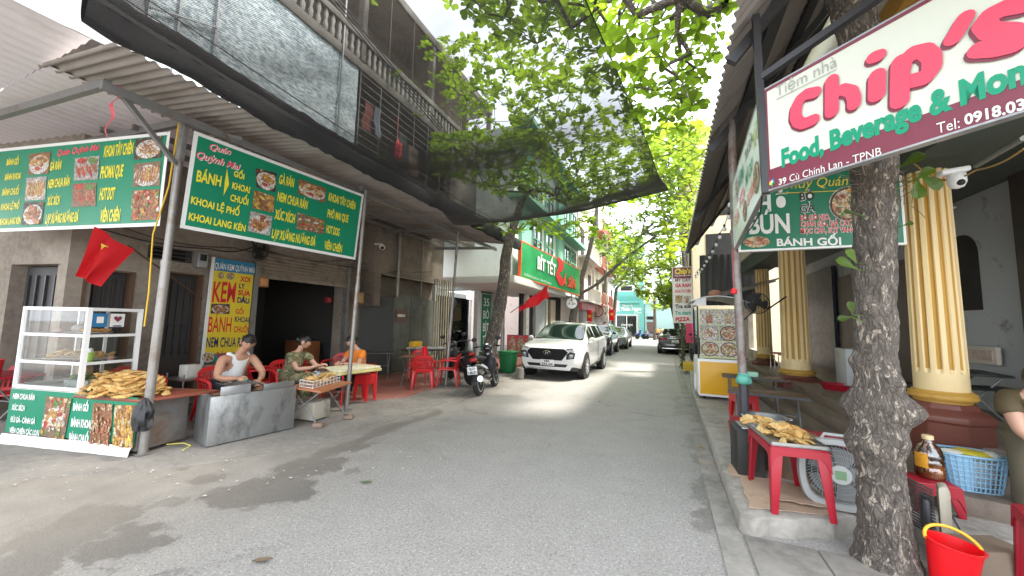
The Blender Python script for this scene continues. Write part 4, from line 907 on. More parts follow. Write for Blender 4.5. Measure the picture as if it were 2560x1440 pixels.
s.pic([(528, 759), (574, 760), (573, 785), (526, 784)], 'balls', seed=31, k=.008); s.pic([(505, 880), (536, 880), (534, 906), (503, 906)], 'dip', seed=32, shape='el', k=.008)
s.pic([(545, 680), (560, 681), (559, 698), (544, 697)], 'bowl', seed=33, shape='el', k=.008); s.pic([(566, 681), (586, 682), (585, 700), (565, 699)], 'bowl', seed=34, shape='el', k=.008)
s.done()
# ---------------------------------------------------------------- large snack house sign on the right
A = V((.757, 3.36, 2.72)); dirx = V((.707, -.707, 0))
cs = thing('shop_sign', 'large cream sign with fat pink letters and a maroon band over the tree trunk', 'sign', A)
s = Sign(cs, A, dirx, (0, 0, 1)); tl = s.uv(1919, 222); H = tl.y; L = 2.35
panel(cs, s, 0, 0, L, H, mat('cream_board', (.70, .73, .62), .35, .04, 2), .05, 'panel', frame=.012, fm=K['galv'])
band = s.uv(2560, 293).y*0+.165
panel(cs, s, .03, 0, L, .155, LET['maroon'], .002, 'band', k=.0035); panel(cs, s, 0, 0, .029, H, LET['maroon'], .002, 'border', k=.0035); panel(cs, s, .03, H-.022, L, H, LET['maroon'], .002, 'border', k=.0035)
def T2(body, p, q, h, col, bold=.02, shear=0, k=.007): s.t(body, p, q, h, col, bold, shear, k)
T2('Tiệm nhà', (1941, 243), (2094, 166), 26, 'grey', -.005); s.poly([(1942, 248), (2092, 173), (2092, 175), (1942, 250)], 'grey', .007)
T2('Food, Beverage & Mon', (1956, 418), (2572, 205), 42, 'green', .045); T2('39', (1949, 463), (1968, 457), 14, 'white', .02, k=.009); T2('Cù Chính Lan - TPNB', (1976, 455), (2206, 388), 17, 'white', .0, k=.009); T2('Tel:', (2345, 335), (2402, 320), 26, 'white', .0, k=.009); T2('0918.03', (2414, 313), (2566, 273), 25, 'white', .03, k=.009)
# round fat letters of the name drawn from thick strokes
def stroke(pts, rad, off, k, col):
    P = [s.uv(*p)+V(off) for p in pts]; n = 12; b = s.let; b.m(LI.index(col))
    R = rad if isinstance(rad, list) else [rad]*len(P)
    for i, p in enumerate(P):
        k2 = k+i*.00004; b.add([s.P(p.x+R[i]*math.cos(2*PI*j/n), p.y+R[i]*math.sin(2*PI*j/n), k2) for j in range(n)], [tuple(range(n))])
    for i in range(len(P)-1):
        p, q = P[i], P[i+1]; d = (q-p)
        if d.length < 1e-5: continue
        d.normalize(); t = V((-d.y, d.x)); k2 = k+.00002+i*.00004
        b.add([s.P(*(p+t*R[i]), k2), s.P(*(p-t*R[i]), k2), s.P(*(q-t*R[i+1]), k2), s.P(*(q+t*R[i+1]), k2)], [(0, 1, 2, 3)])
def arc(c, rx, ry, a0, a1, n=14): return [(c[0]+rx*math.cos(math.radians(a0+(a1-a0)*i/n)), c[1]-ry*math.sin(math.radians(a0+(a1-a0)*i/n))) for i in range(n+1)]
fat = [([(2040, 232), (2018, 236), (2003, 248), (1993, 268), (1991, 292), (1998, 306), (2012, 310), (2036, 300)], .043),
       ([(2082, 202), (2082, 280)], .044), ([(2082, 252), (2092, 232), (2110, 224), (2132, 230), (2138, 246), (2138, 262)], .040),
       ([(2195, 190), (2194, 238)], .047), ([(2186, 145), (2200, 140)], .040),
       ([(2254, 156), (2252, 254)], .048), ([(2254, 190), (2262, 156), (2284, 134), (2314, 128), (2332, 144), (2332, 172), (2314, 196), (2282, 203)], .045),
       ([(2416, 46), (2385, 98)], .040),
       ([(2572, 10), (2520, 20), (2478, 40), (2462, 62), (2478, 80), (2530, 82), (2558, 96), (2540, 112), (2500, 122), (2450, 126)], .046)]
for i, (pts, rad) in enumerate(fat): stroke(pts, rad*.92, (-.014, -.012), .006+.0012*(i % 3), 'maroon')
for i, (pts, rad) in enumerate(fat): stroke(pts, rad*.92, (0, 0), .012+.0012*(i % 3), 'pinkred')
# map pin
for i, (c, off) in enumerate((('red', (-.010, .012)), ('yellow', (-.010, -.006)), ('blue', (.006, .014)), ('green', (.009, -.004)))):
    p = s.uv(1932, 456)+V(off); s.let.m(LI.index(c)); s.let.add([s.P(p.x+.012*math.cos(j*PI/4), p.y+.014*math.sin(j*PI/4), .0095+i*.0002) for j in range(8)], [tuple(range(8))])
p = s.uv(1932, 456); s.let.m(LI.index('green')); s.let.add([s.P(p.x+.014, p.y-.006, .0094), s.P(p.x-.014, p.y-.006, .0094), s.P(p.x, p.y-.045, .0094)], [(0, 1, 2)])
s.let.m(LI.index('white')); s.let.add([s.P(p.x+.008*math.cos(j*PI/5), p.y+.004+.009*math.sin(j*PI/5), .0112) for j in range(10)], [tuple(range(10))])
s.done()
# side sign facing the road, hung from the corner of the large sign to the pole
ss = thing('side_sign', 'pale green slanted side sign between the large cream sign and the pole', 'sign', (.76, 3.37, 2.7))
E0 = V((.745, 3.40, 2.74)); E1 = V((.80, 5.14, 2.60)); s = Sign(ss, E1, E0-E1, (0, 0, 1)); W = (E0-E1).length
panel(ss, s, 0, 0, W, .80, mat('pale_green_board', (.60, .70, .60), .35, .05, 2), .03, 'panel', frame=.01, fm=K['galv'])
for i, (tx_, u, v, wd, h, c) in enumerate((('Trà', .16, .44, .30, .13, 'grey'), ('SỮA', .16, .22, .32, .12, 'orange'), ('KEM', .58, .52, .3, .14, 'teal'), ('PIZZA', .55, .30, .35, .12, 'pinkred'), ('TRÀ SỮA', 1.02, .60, .42, .10, 'black'), ('MỲ CAY', 1.0, .36, .4, .12, 'green'), ('GÀ RÁN', 1.0, .14, .4, .11, 'orange'), ('NƯỚC', 1.45, .5, .22, .16, 'lime'))): s.tl(tx_, u, v, wd, h, c, .02, k=.006)
for i, (u, v, r_) in enumerate(((.40, .60, .12), (.85, .16, .11), (1.5, .22, .14))): s.pic([(u-r_, v+r_), (u+r_, v+r_), (u+r_, v-r_), (u-r_, v-r_)], ['drink', 'bowl', 'bowl'][i], px=False, seed=50+i, shape='el', k=.005)
s.done()
# green noodle sign between pole and porch
gs = thing('noodle_sign', 'green BÚN and BÁNH GỐI noodle sign partly hidden behind the tree', 'sign', (.86, 5.1, 2.55))
s = Sign(gs, (.86, 5.12, 2.57), (1, 0, 0), (0, 0, 1)); q1 = s.uv(2260, 612); H = s.uv(1960, 440).y; W = q1.x
panel(gs, s, 0, 0, W, H, LET['darkgreen'], .05, 'panel', frame=.022, fm=K['white'])
T('Thủy Quán', (1960, 473), (2120, 463), 22, 'gold', .0, .25); s.poly([(1940, 483), (2250, 470), (2250, 472), (1940, 485)], 'gold', .006)
def T3(body, p, q, h, c1='white', c2=None, bold=.03, e=.03, kz=.006):
    if c2: s.t(body, p, q, h, c2, bold+e, 0, kz); s.t(body, p, q, h, c1, bold-.01, 0, kz+.0018)
    else: s.t(body, p, q, h, c1, bold, 0, kz)
T3('PHỞ', (1862, 530), (1974, 525), 38); T3('BÚN', (1873, 584), (1975, 581), 44); T3('BÒ', (2000, 502), (2036, 499), 19, 'black', 'white'); T3('GÀ', (2000, 532), (2038, 529), 19, 'black', 'white')
T3('BÒ GIÒ HEO,', (2001, 551), (2076, 548), 12, 'red', 'white', .03, .04); T3('CHÂN GIÒ, GIẢ CÀY,', (2001, 567), (2130, 563), 12, 'red', 'white', .03, .04); T3('MỌC CHẢ, SỐT VANG', (2001, 584), (2140, 580), 12, 'red', 'white', .03, .04); T3('BÁNH GỐI', (1942, 615), (2103, 612), 17)
s.pic([(1858, 592), (1924, 590), (1924, 618), (1858, 620)], 'shrimp', seed=61, shape='el', k=.006, bgc=8); s.pic([(2072, 468), (2170, 464), (2170, 552), (2072, 554)], 'bowl', seed=62, shape='el', k=.006)
s.done()
# upright food board far down the right kerb
vb = thing('upright_board', 'tall white food board with a maroon header beside the ivy-covered post', 'sign', (.5, 14.5, 2))
s = Sign(vb, onY(1684, 806, 14.5), (1, 0, 0), (0, 0, 1)); W = s.uv(1731, 806).x; H = s.uv(1684, 669).y
panel(vb, s, 0, 0, W, H, mat('white_board', (.72, .70, .66), .4), .12, 'panel', frame=.02, fm=K['offwhite']); panel(vb, s, .005, H-.40, W-.005, H-.005, LET['maroon'], .002, 'header', k=.004)
T('Chip\'s', (1687, 685), (1727, 683), 12, 'gold', .05); s.t('Food, Beverage & More', (1687, 691), (1729, 690), 4, 'white', .01, k=.008); T('MY CAY', (1688, 704), (1727, 703), 7, 'maroon', .03); T('GA RAN', (1688, 718), (1727, 717), 8, 'red', .05); T('KHOAI TÂY CHIÊN', (1688, 732), (1727, 731), 7, 'red', .03); T('Tra sua', (1688, 771), (1728, 769), 9, 'black', .04); T('Tra chanh', (1688, 787), (1728, 786), 9, 'teal', .04); T('PIZZA', (1689, 803), (1725, 802), 9, 'red', .05)
s.pic([(1688, 738), (1706, 738), (1706, 758), (1688, 758)], 'pile', seed=71, shape='el', k=.008); s.pic([(1709, 740), (1727, 740), (1727, 759), (1709, 759)], 'drink', seed=72, k=.008, bgc=0); s.done()
# ================================================================ CARS
def lerp(a, b, t): return a+(b-a)*t
def itp(tab, y):
    if y <= tab[0][0]: return tab[0][1]
    for (a, va), (c, vc) in zip(tab, tab[1:]):
        if y <= c:
            t = (y-a)/(c-a); t = t*t*(3-2*t)*.5+t*.5; return lerp(va, vc, t)
    return tab[-1][1]
def car(root, L, top, belt, w, wt, zb, paint, clad, axles, R, win, shield, rear=None, roofbar=False, W_=1.0):
    def sec(y):
        W = itp(w, y); T_ = itp(top, y); S = itp(belt, y); w2 = itp(wt, y); B = itp(zb, y)
        return [(0, B), (W*.86, B), (W*.95, B+.10), (W, B+(S-B)*.45), (W*.995, S-.12), (W*.965, S-.01), (W*.94, S+.005), (lerp(W*.94, w2, .93), lerp(S, T_, .88)), (w2*.93, T_-.018), (w2*.6, T_-.002), (0, T_)]
    def sf(y, s, side, off=0):
        P = sec(y); i = min(int(s), 9); t = s-i; x = lerp(P[i][0], P[i+1][0], t); z = lerp(P[i][1], P[i+1][1], t)
        dx = P[i+1][0]-P[i][0]; dz = P[i+1][1]-P[i][1]; l = math.hypot(dx, dz) or 1
        return V((side*(x+dz/l*off), y, z-dx/l*off*0+(dx and -dx/l*off or 0)*0+ (off if s > 8 else 0)))
    ys = [L*k/64 for k in range(65)]; b = MB(); n = 11; vs = []
    for y in ys:
        P = sec(y); vs += [(x, y, z) for x, z in P]+[(-x, y, z) for x, z in P[-2:0:-1]]
    m_ = 2*n-2; b.v = vs
    for i in range(len(ys)-1):
        for k in range(m_): b.f.append((i*m_+k, i*m_+(k+1) % m_, (i+1)*m_+(k+1) % m_, (i+1)*m_+k)); b.mi.append(1 if k in (0, 1, m_-1, m_-2) else 0)
    b.f.append(tuple(range(m_))); b.f.append(tuple((len(ys)-1)*m_+k for k in range(m_))); b.mi += [0, 0]
    b.build('body', [paint, clad], root, smooth=42)
    for ya, yb in win:
        for sd in (-1, 1):
            g = MB(); g.grid(lambda u, v: sf(lerp(ya+.10*v, yb-.06*v, u), lerp(6.12, 6.93, v), sd, .008), 10, 3); g.build('side_window', K['carglass'], root, smooth=60)
    y0, y1 = shield
    def ws(u, v):
        sd = -1 if u < .5 else 1; q = abs(u-.5)*2; y = lerp(y0, y1, v); s = lerp(10, 7.15, q*.97); p = sf(y, min(9.999, s), sd, 0)
        return p+V((0, -.008, .010))
    g = MB(); g.grid(ws, 20, 10); g.build('windscreen', K['carglass'], root, smooth=60)
    if rear:
        y0, y1 = rear; r0, r1 = y0, y1
        def rs(u, v):
            sd = -1 if u < .5 else 1; q = abs(u-.5)*2; y = lerp(r0, r1, v); p = sf(y, min(9.999, lerp(10, 7.2, q*.97)), sd, 0); return p+V((0, .008, .010))
        g = MB(); g.grid(rs, 20, 8); g.build('rear_window', K['carglass'], root, smooth=60)
    for ya in axles:
        for sd in (-1, 1):
            W = itp(w, ya); b = MB(); M_ = Matrix.Rotation(PI/2, 3, 'Y'); x = sd*(W-.09)
            a = MB(); a.lathe([(R*1.17, -.11), (R*1.19, .098), (R*1.0, .104), (.05, .085)], (sd*(W-.09), ya, R), 30, Matrix.Diagonal((1, 1, 1)) @ (Matrix.Rotation(sd*PI/2, 3, 'Y'))); a.build('wheel_arch', clad, root, smooth=40)
            b.lathe([(R*.62, -.10), (R*.95, -.11), (R, -.06), (R, .085), (R*.95, .115), (R*.66, .118), (R*.64, .09)], (x, ya, R), 36, Matrix.Rotation(sd*PI/2, 3, 'Y'), cap=False); wh = b.build('wheel', K['rubber'], root, smooth=40)
            c = MB(); c.lathe([(R*.66, .112), (R*.60, .10), (R*.58, .06), (.06, .05)], (x, ya, R), 30, Matrix.Rotation(sd*PI/2, 3, 'Y'), cap=False)
            for k in range(10):
                t = 2*PI*k/10; c.bar((x+sd*.108, ya+.05*math.cos(t), R+.05*math.sin(t)), (x+sd*.108, ya+R*.62*math.cos(t+.12), R+R*.62*math.sin(t+.12)), .045, .02, (1, 0, 0))
            c.lathe([(.06, .118), (.055, .125), (.01, .126)], (x, ya, R), 14, Matrix.Rotation(sd*PI/2, 3, 'Y')); c.build('rim', K['rimsilver'], wh, smooth=40)
    for sd in (-1, 1):
        ym = y0+.25 if not rear else shield[0]+.30; W = itp(w, ym); S = itp(belt, ym)
        b = MB(); b.ell((sd*(W+.08), ym, S+.10), .095, .05, .065, 12, 8); b.bar((sd*(W-.06), ym+.03, S+.02), (sd*(W+.05), ym+.01, S+.07), .04); b.build('wing_mirror', [paint], root, smooth=50)
    return sec
K['rimsilver'] = mat('rim_silver', (.55, .56, .57), .3, .08, 6, metal=.8); K['chrome'] = mat('chrome', (.7, .7, .72), .12, .05, 6, metal=1)
K['wpaint'] = mat('car_white', (.74, .74, .74), .22, .02, 3, coat=.8); K['bpaint'] = mat('car_black', (.012, .013, .015), .15, .1, 3, coat=1); K['spaint'] = mat('car_silver', (.42, .43, .44), .25, .04, 3, coat=.8, metal=.4)
K['headlamp'] = mat('headlamp', (.30, .31, .32), .08, .3, 30, metal=.3); K['taillamp'] = mat('tail_lamp', (.30, .012, .012), .15, .2, 20); K['plate'] = mat('plate_white', (.74, .74, .72), .4, .04, 5)
def plate(root, c, w_, h_, rows, facing=-1):
    pl = MB(); x, y, z = c; pl.box(x-w_/2, x+w_/2, y-.01, y+.01, z-h_/2, z+h_/2); o = pl.build('number_plate', K['plate'], root, bevel=.004)
    s = Sign(o, (x, y+facing*.011, z), (-facing, 0, 0), (0, 0, 1)); n = len(rows)
    for i, r in enumerate(rows):
        wd = w_*.8*min(1, len(r)/6); s.tl(r, -wd/2, h_/2-(i+1)*h_/n+h_*.10/n*2, wd, h_/n*.62, 'black', .04, k=.002)
    b = s.let; me = b.build('plate_text', [LET[k] for k in LI], None); me.parent = o
    return o
def fpanel(root, name, pts, y, m, d=.03, mirror=False):
    b = MB()
    for sx in ((1, -1) if mirror else (1,)):
        if mirror and b.v: b.build(name, m, root, bevel=.008); b = MB()
        b.prism([(p[0]*sx, p[1]) for p in pts][::sx], (0, y, 0), (1, 0, 0), (0, 0, 1), (0, d, 0))
    b.build(name, m, root, bevel=.008)
suv = thing('parked_car', 'white SUV parked facing the camera beside the green bin', 'car', (0, 0, 0))
suvL = dict(L=4.72, top=[(0, .86), (.10, .96), (.35, 1.02), (.95, 1.10), (1.08, 1.14), (1.95, 1.60), (2.6, 1.67), (3.9, 1.65), (4.35, 1.58), (4.6, 1.2), (4.72, .98)], belt=[(0, .80), (.12, .88), (.4, .96), (1.2, 1.05), (4.4, 1.14), (4.72, .96)], w=[(0, .78), (.10, .86), (.30, .925), (.8, .945), (4.0, .945), (4.5, .90), (4.72, .80)], wt=[(0, .66), (.3, .80), (1.2, .80), (1.5, .76), (2.2, .64), (3.9, .63), (4.4, .64), (4.72, .66)], zb=[(0, .30), (.5, .22), (4.2, .24), (4.72, .36)], axles=(.92, 3.68), R=.36)
car(suv, paint=K['wpaint'], clad=K['black'], win=[(1.52, 2.50), (2.56, 3.45), (3.5, 4.15)], shield=(1.07, 1.94), **suvL)
fpanel(suv, 'grille', [(-.52, .90), (.52, .90), (.62, .80), (.44, .57), (-.44, .57), (-.62, .80)], -.025, mat('grille_dark', (.012, .012, .013), .75, .3, 60, spec=.2), .05)
fpanel(suv, 'headlight', [(.56, .885), (.84, .915), (.86, .955), (.58, .92)], -.01, K['headlamp'], .10, True)
fpanel(suv, 'fog_lamp', [(.57, .60), (.80, .64), (.83, .80), (.68, .83), (.58, .74)], -.012, K['black'], .10, True)
fpanel(suv, 'lamp_lens', [(.64, .64), (.77, .66), (.78, .76), (.67, .77)], -.02, K['headlamp'], .04, True)
fpanel(suv, 'air_intake', [(-.62, .47), (.62, .47), (.56, .385), (-.56, .385)], -.016, K['black'], .06)
fpanel(suv, 'skid_plate', [(-.66, .345), (.66, .345), (.60, .30), (-.60, .30)], -.02, K['rimsilver'], .06)
plate(suv, (.02, -.04, .50), .42, .165, ['18A', '235.04'])
b = MB(); ring = [(.105*math.cos(2*PI*k/28), -.04, .775+.062*math.sin(2*PI*k/28)) for k in range(28)]; b.tube(ring, .011, 6, closed=True)
for p, q in (((-.045, -.04, .735), (-.02, -.04, .82)), ((.02, -.04, .735), (.045, -.04, .82)), ((-.03, -.04, .765), (.03, -.04, .79))): b.tube([p, q], .010, 6)
b.build('emblem', K['chrome'], suv, smooth=50)
for sd in (-1, 1):
    b = MB(); b.tube([(sd*.60, 2.25, 1.655), (sd*.60, 2.4, 1.70), (sd*.59, 3.7, 1.69), (sd*.58, 3.9, 1.65)], .018, 8); b.build('roof_rail', K['rimsilver'], suv, smooth=50)
b = MB(); b.box(-.93, -.9, .2, 1.1, 1, 1.01)
for sd in (-1, 1):
    b = MB()
    for yy in (2.63,): b.box(sd*.948-.004, sd*.948+.004, yy-.006, yy+.006, .42, 1.07)
    b.build('door_gap', K['black'], suv)
    for yy in (2.35, 3.35):
        b = MB(); b.box(sd*.955-.012, sd*.955+.012, yy-.09, yy+.09, .93, .955); b.build('door_handle', K['wpaint'], suv, bevel=.006)
suv.location = (-3.18, 10.45, 0); suv.rotation_euler = (0, 0, math.radians(-2))
s2 = thing('parked_car', 'black SUV parked just behind the white one', 'car', (0, 0, 0))
car(s2, paint=K['bpaint'], clad=K['black'], win=[(1.52, 2.5), (2.56, 3.4), (3.45, 4.0)], shield=(1.07, 1.94), **{**suvL, 'L': 4.5})
fpanel(s2, 'grille', [(-.50, .90), (.50, .90), (.56, .80), (.42, .58), (-.42, .58), (-.56, .80)], -.02, K['black'], .05)
b = MB()
for k in range(5): b.box(-.48+.02*k, .48-.02*k, -.04, -.02, .86-.065*k, .875-.065*k)
b.build('grille_bars', K['chrome'], s2)
fpanel(s2, 'headlight', [(.52, .80), (.84, .88), (.87, .96), (.56, .92)], -.012, K['headlamp'], .10, True)
fpanel(s2, 'fog_lamp', [(.66, .50), (.80, .52), (.80, .66), (.70, .64)], -.012, K['headlamp'], .08, True)
fpanel(s2, 'skid_plate', [(-.66, .36), (.66, .36), (.60, .31), (-.60, .31)], -.02, K['rimsilver'], .06)
plate(s2, (.0, -.04, .50), .42, .15, ['18A', '172.23'])
s2.location = (-3.55, 19.3, 0)
s3 = thing('parked_car', 'silver car mostly hidden behind the black SUV', 'car', (0, 0, 0))
sedan = dict(L=4.85, top=[(0, .74), (.12, .84), (.6, .93), (1.45, 1.02), (1.6, 1.06), (2.35, 1.40), (2.8, 1.445), (3.3, 1.43), (4.05, 1.14), (4.6, 1.08), (4.85, .92)], belt=[(0, .70), (.2, .80), (1.4, .94), (4.0, 1.02), (4.6, 1.02), (4.85, .86)], w=[(0, .70), (.12, .82), (.35, .90), (.9, .92), (4.0, .92), (4.6, .88), (4.85, .80)], wt=[(0, .6), (.4, .74), (1.5, .74), (1.7, .70), (2.4, .58), (3.2, .58), (4.0, .68), (4.85, .66)], zb=[(0, .26), (.5, .18), (4.3, .20), (4.85, .30)], axles=(.95, 3.75), R=.33)
car(s3, paint=K['spaint'], clad=K['black'], win=[(1.95, 2.75), (2.8, 3.55)], shield=(1.62, 2.33), **sedan)
fpanel(s3, 'headlight', [(.50, .68), (.80, .72), (.80, .80), (.52, .76)], -.012, K['headlamp'], .10, True); fpanel(s3, 'grille', [(-.42, .70), (.42, .70), (.36, .52), (-.36, .52)], -.02, K['black'], .05)
s3.location = (-3.25, 25.2, 0)
s4 = thing('parked_car', 'black saloon seen from behind, parked at the right kerb', 'car', (0, 0, 0))
car(s4, paint=K['bpaint'], clad=K['black'], win=[(1.95, 2.75), (2.8, 3.55)], shield=(1.62, 2.33), rear=(3.32, 3.98), **sedan)
fpanel(s4, 'tail_lamp', [(.40, .83), (.80, .80), (.83, .93), (.46, .93)], 4.80, K['taillamp'], .075, True)
fpanel(s4, 'bumper_trim', [(-.74, .33), (.74, .33), (.70, .375), (-.70, .375)], 4.82, K['chrome'], .06); fpanel(s4, 'tail_trim', [(-.40, .90), (.40, .90), (.40, .93), (-.40, .93)], 4.83, K['chrome'], .05)
fpanel(s4, 'bumper', [(-.78, .36), (.78, .36), (.80, .62), (-.80, .62)], 4.80, K['bpaint'], .075)
plate(s4, (0, 4.89, .74), .36, .16, ['18A', '336.09'], 1)
b = MB(); b.ell((0, 4.87, .90), .06, .012, .04, 14, 8); b.build('emblem', K['chrome'], s4, smooth=50)
s4.location = (.5, 27.6, 0); s4.rotation_euler = (0, 0, PI); s4.location = (.52, 27.5, 0)
# rear of the saloon is nearest to the camera: turn it so that the tail faces -Y
# ================================================================ MOTORBIKES
def moto(name, label, body, loc, rz, detail=True, group=None, plate_rows=None):
    r = thing(name, label, 'motorbike', (0, 0, 0), 0, group)
    for y in (0, 1.25):
        b = MB(); b.lathe([(.20, -.045), (.27, -.05), (.29, -.02), (.29, .02), (.27, .05), (.20, .045)], (0, y, .29), 28, Matrix.Rotation(PI/2, 3, 'Y')); wv = b.build('wheel', K['rubber'], r, smooth=40)
        b = MB(); b.lathe([(.21, .052), (.19, .055), (.185, .0), (.185, -.055), (.21, -.052)], (0, y, .29), 24, Matrix.Rotation(PI/2, 3, 'Y'), cap=False); b.lathe([(.05, -.06), (.05, .06)], (0, y, .29), 12, Matrix.Rotation(PI/2, 3, 'Y'))
        for k in range(5): t = 2*PI*k/5; b.bar((0, y+.04*math.cos(t), .29+.04*math.sin(t)), (0, y+.19*math.cos(t), .29+.19*math.sin(t)), .03, .05)
        b.build('rim', K['rimsilver'] if detail else K['black'], wv, smooth=40)
    b = MB(); b.grid(lambda u, v: V(((v-.5)*.22*(1-.5*abs(u-.55)), lerp(-.22, .70, u), .60+.20*(1-u)**1.2-.06*math.sin(PI*u)+.03*math.cos((v-.5)*PI)-.16*abs(v-.5)*2*(1.0)-.0)), 14, 8)
    b.ell((0, .05, .56), .12, .36, .15, 14, 10, Matrix.Rotation(-.25, 3, 'X')); b.ell((0, .55, .42), .13, .30, .16, 12, 8); b.ell((0, 1.0, .66), .17, .12, .30, 14, 10, Matrix.Rotation(.35, 3, 'X')); b.ell((0, .93, .98), .13, .12, .10, 14, 8)
    b.build('body', body, r, smooth=60)
    b = MB(); b.ell((0, .22, .80), .135, .36, .06, 16, 8, Matrix.Rotation(-.10, 3, 'X')); b.build('seat', mat('bike_seat', (.02, .02, .022), .55), r, smooth=60)
    b = MB(); b.tube([(-.34, .78, 1.03), (-.2, .88, 1.04), (0, .93, 1.02), (.2, .88, 1.04), (.34, .78, 1.03)], .013, 8); b.tube([(0, .95, 1.0), (0, 1.12, .62), (0, 1.2, .5)], .028, 8)
    for sx in (-1, 1): b.tube([(sx*.07, 1.13, .62), (sx*.07, 1.25, .29)], .022, 8)
    b.build('handlebar', K['darksteel'], r, smooth=50)
    for sx in (-1, 1):
        b = MB(); b.tube([(sx*.24, .86, 1.04), (sx*.30, .84, 1.18)], .007, 6); b.ell((sx*.31, .83, 1.22), .075, .02, .05, 14, 8); b.build('mirror', K['black'], r, smooth=50)
        b = MB(); b.tube([(sx*.34, .78, 1.03), (sx*.24, .85, 1.035)], .02, 8); b.build('grip', K['rubber'], r, smooth=50)
    b = MB(); b.ell((0, -.22, .80), .10, .06, .05, 14, 8); b.build('tail_light', K['taillamp'], r, smooth=60)
    b = MB(); b.tube([(.12, .6, .28), (.13, .35, .26), (.14, .12, .30)], .025, 8); b.tube([(.14, .16, .30), (.15, -.30, .40)], [.055, .062], 12); b.build('exhaust', K['chrome'] if detail else K['darksteel'], r, smooth=50)
    b = MB(); b.grid(lambda u, v: V(((v-.5)*.15, -.06-.30*math.sin(u*1.3)+.05, .62-.36*u+.02*math.cos((v-.5)*3))), 8, 4); b.build('rear_fender', K['black'], r, smooth=60, thick=.006)
    b = MB(); b.grid(lambda u, v: V(((v-.5)*.13, 1.25+.33*math.cos(.5+u*1.7), .30+.33*math.sin(.5+u*1.7)+.01*math.cos((v-.5)*3))), 10, 4); b.build('front_fender', body, r, smooth=60, thick=.006)
    b = MB(); b.ell((0, 1.09, .93), .09, .05, .06, 14, 8); b.build('headlight', K['headlamp'], r, smooth=60)
    if plate_rows:
        b = MB(); b.box(-.11, .11, -.345, -.335, .50, .665); pl = b.build('number_plate', K['plate'], r, bevel=.003)
        s = Sign(pl, (0, -.347, .58), (1, 0, 0), (0, 0, 1)); s.tl(plate_rows[0], -.07, .012, .14, .055, 'black', .03, k=.001); s.tl(plate_rows[1], -.09, -.068, .18, .06, 'black', .03, k=.001)
        s.let.build('plate_text', [LET[k] for k in LI], pl)
    r.location = loc; r.rotation_euler = (math.radians(0), math.radians(-7), rz); return r
mb = moto('motorbike', 'black motorbike parked on the left pavement by the leaning tree', K['bpaint'], (-3.83, 7.50, .0), math.radians(9), plate_rows=('18-F1', '148.01'))
# helmet, white trim and pannier of the near bike
b = MB(); b.ell((.16, .05, .62), .02, .26, .03, 12, 6, Matrix.Rotation(-.3, 3, 'X')); b.ell((-.16, .05, .62), .02, .26, .03, 12, 6, Matrix.Rotation(-.3, 3, 'X')); b.build('side_trim', K['white'], mb, smooth=60)
b = MB(); b.lathe([(.05, -.02), (.06, 0), (.05, .02)], (0, .86, 1.075), 16, Matrix.Rotation(-.5, 3, 'X')); b.build('speedometer', K['chrome'], mb, smooth=50)
b = MB(); b.ell((0, .70, .60), .15, .12, .26, 14, 10); tag(b.build('black_bag', mat('bag_black', (.015, .015, .02), .5, .3, 12, .3, 20), smooth=60), 'black bag hung in front of the seat of the parked motorbike', 'bag').location = (-3.93, 7.52, 0)
moto('motorbike', 'dark motorbike half hidden behind the black one under the tree', mat('bike_dark', (.03, .03, .035), .3), (-4.55, 8.4, .03), math.radians(55), False)
moto('motorbike', 'blue scooter in front of the turquoise shop', mat('bike_blue', (.03, .05, .35), .3), (-1.9, 45, 0), 2.2, False)
moto('motorbike', 'grey motorbike in front of the pale blue house door', mat('bike_grey', (.25, .25, .26), .3), (-.95, 44.6, 0), 1.6, False)
moto('motorbike', 'red motorbike right of the grey one before the pale blue house', mat('bike_red', (.30, .04, .05), .3), (.0, 45.2, 0), 2.6, False)
moto('motorbike', 'dark motorbike on the right pavement behind the upright food board', mat('bike_dark2', (.02, .02, .03), .3), (1.75, 16.2, .12), .5, False)
# ================================================================ RESTAURANT and houses further down the left side
rb = thing('restaurant_building', 'white and green restaurant building with a lit room on the left side of the road', 'building', (-6, 15, 0))
wp = mat('restaurant_white', (.60, .62, .60), .8, .06, 2, dirt=.1); gp = mat('restaurant_green', (.18, .42, .30), .7, .1, 2)
b = MB(); b.box(-7.9, -4.85, 11.9, 19.2, 3.02, 3.28); b.build('canopy_slab', mat('canopy_white', (.62, .60, .57), .8, .05), rb, world=True, bevel=.01)
b = MB(); b.box(-11, -7.9, 11.6, 11.75, 0, 3.2); b.box(-11, -10.85, 11.75, 19.2, 0, 3.2); b.box(-7.95, -7.75, 14.75, 15.0, .1, 3.019); b.box(-7.95, -7.6, 16.3, 16.6, .1, 3.019); b.box(-10.85, -7.9, 11.76, 15, 3.02, 3.2); b.build('wall', wp, rb, world=True)
b = MB(); b.box(-7.9, -7.8, 15.0, 16.3, .1, 3.02); b.build('green_door', mat('green_door_paint', (.01, .10, .035), .5), rb, world=True)
b = MB(); b.box(-6.5, -6.4, 16.6, 24, .1, 3.28); b.build('dark_front', K['dark'], rb, world=True)
for y0, y1, mm in ((17.0, 17.4, K['offwhite']), (18.4, 20.0, mat('blind_grey', (.40, .42, .40), .6)), (20.2, 20.6, K['offwhite']), (21.2, 22.2, mat('beige_board', (.55, .45, .32), .7))):
    b = MB(); b.box(-6.399, -6.25, y0, y1, .1, 3.0); b.build('front_pillar', mm, rb, world=True)
b = MB(); b.box(-8.05, -8.02, 12.0, 14.7, .12, 2.6); b.build('glass_front', K['glass'], rb, world=True)
b = MB(); b.tube([(-8.8, 12.8, 2.62), (-8.8, 14.0, 2.62)], .02, 8); b.build('tube_light', emis('fluorescent', (.9, 1, 1), 6), rb, world=True)
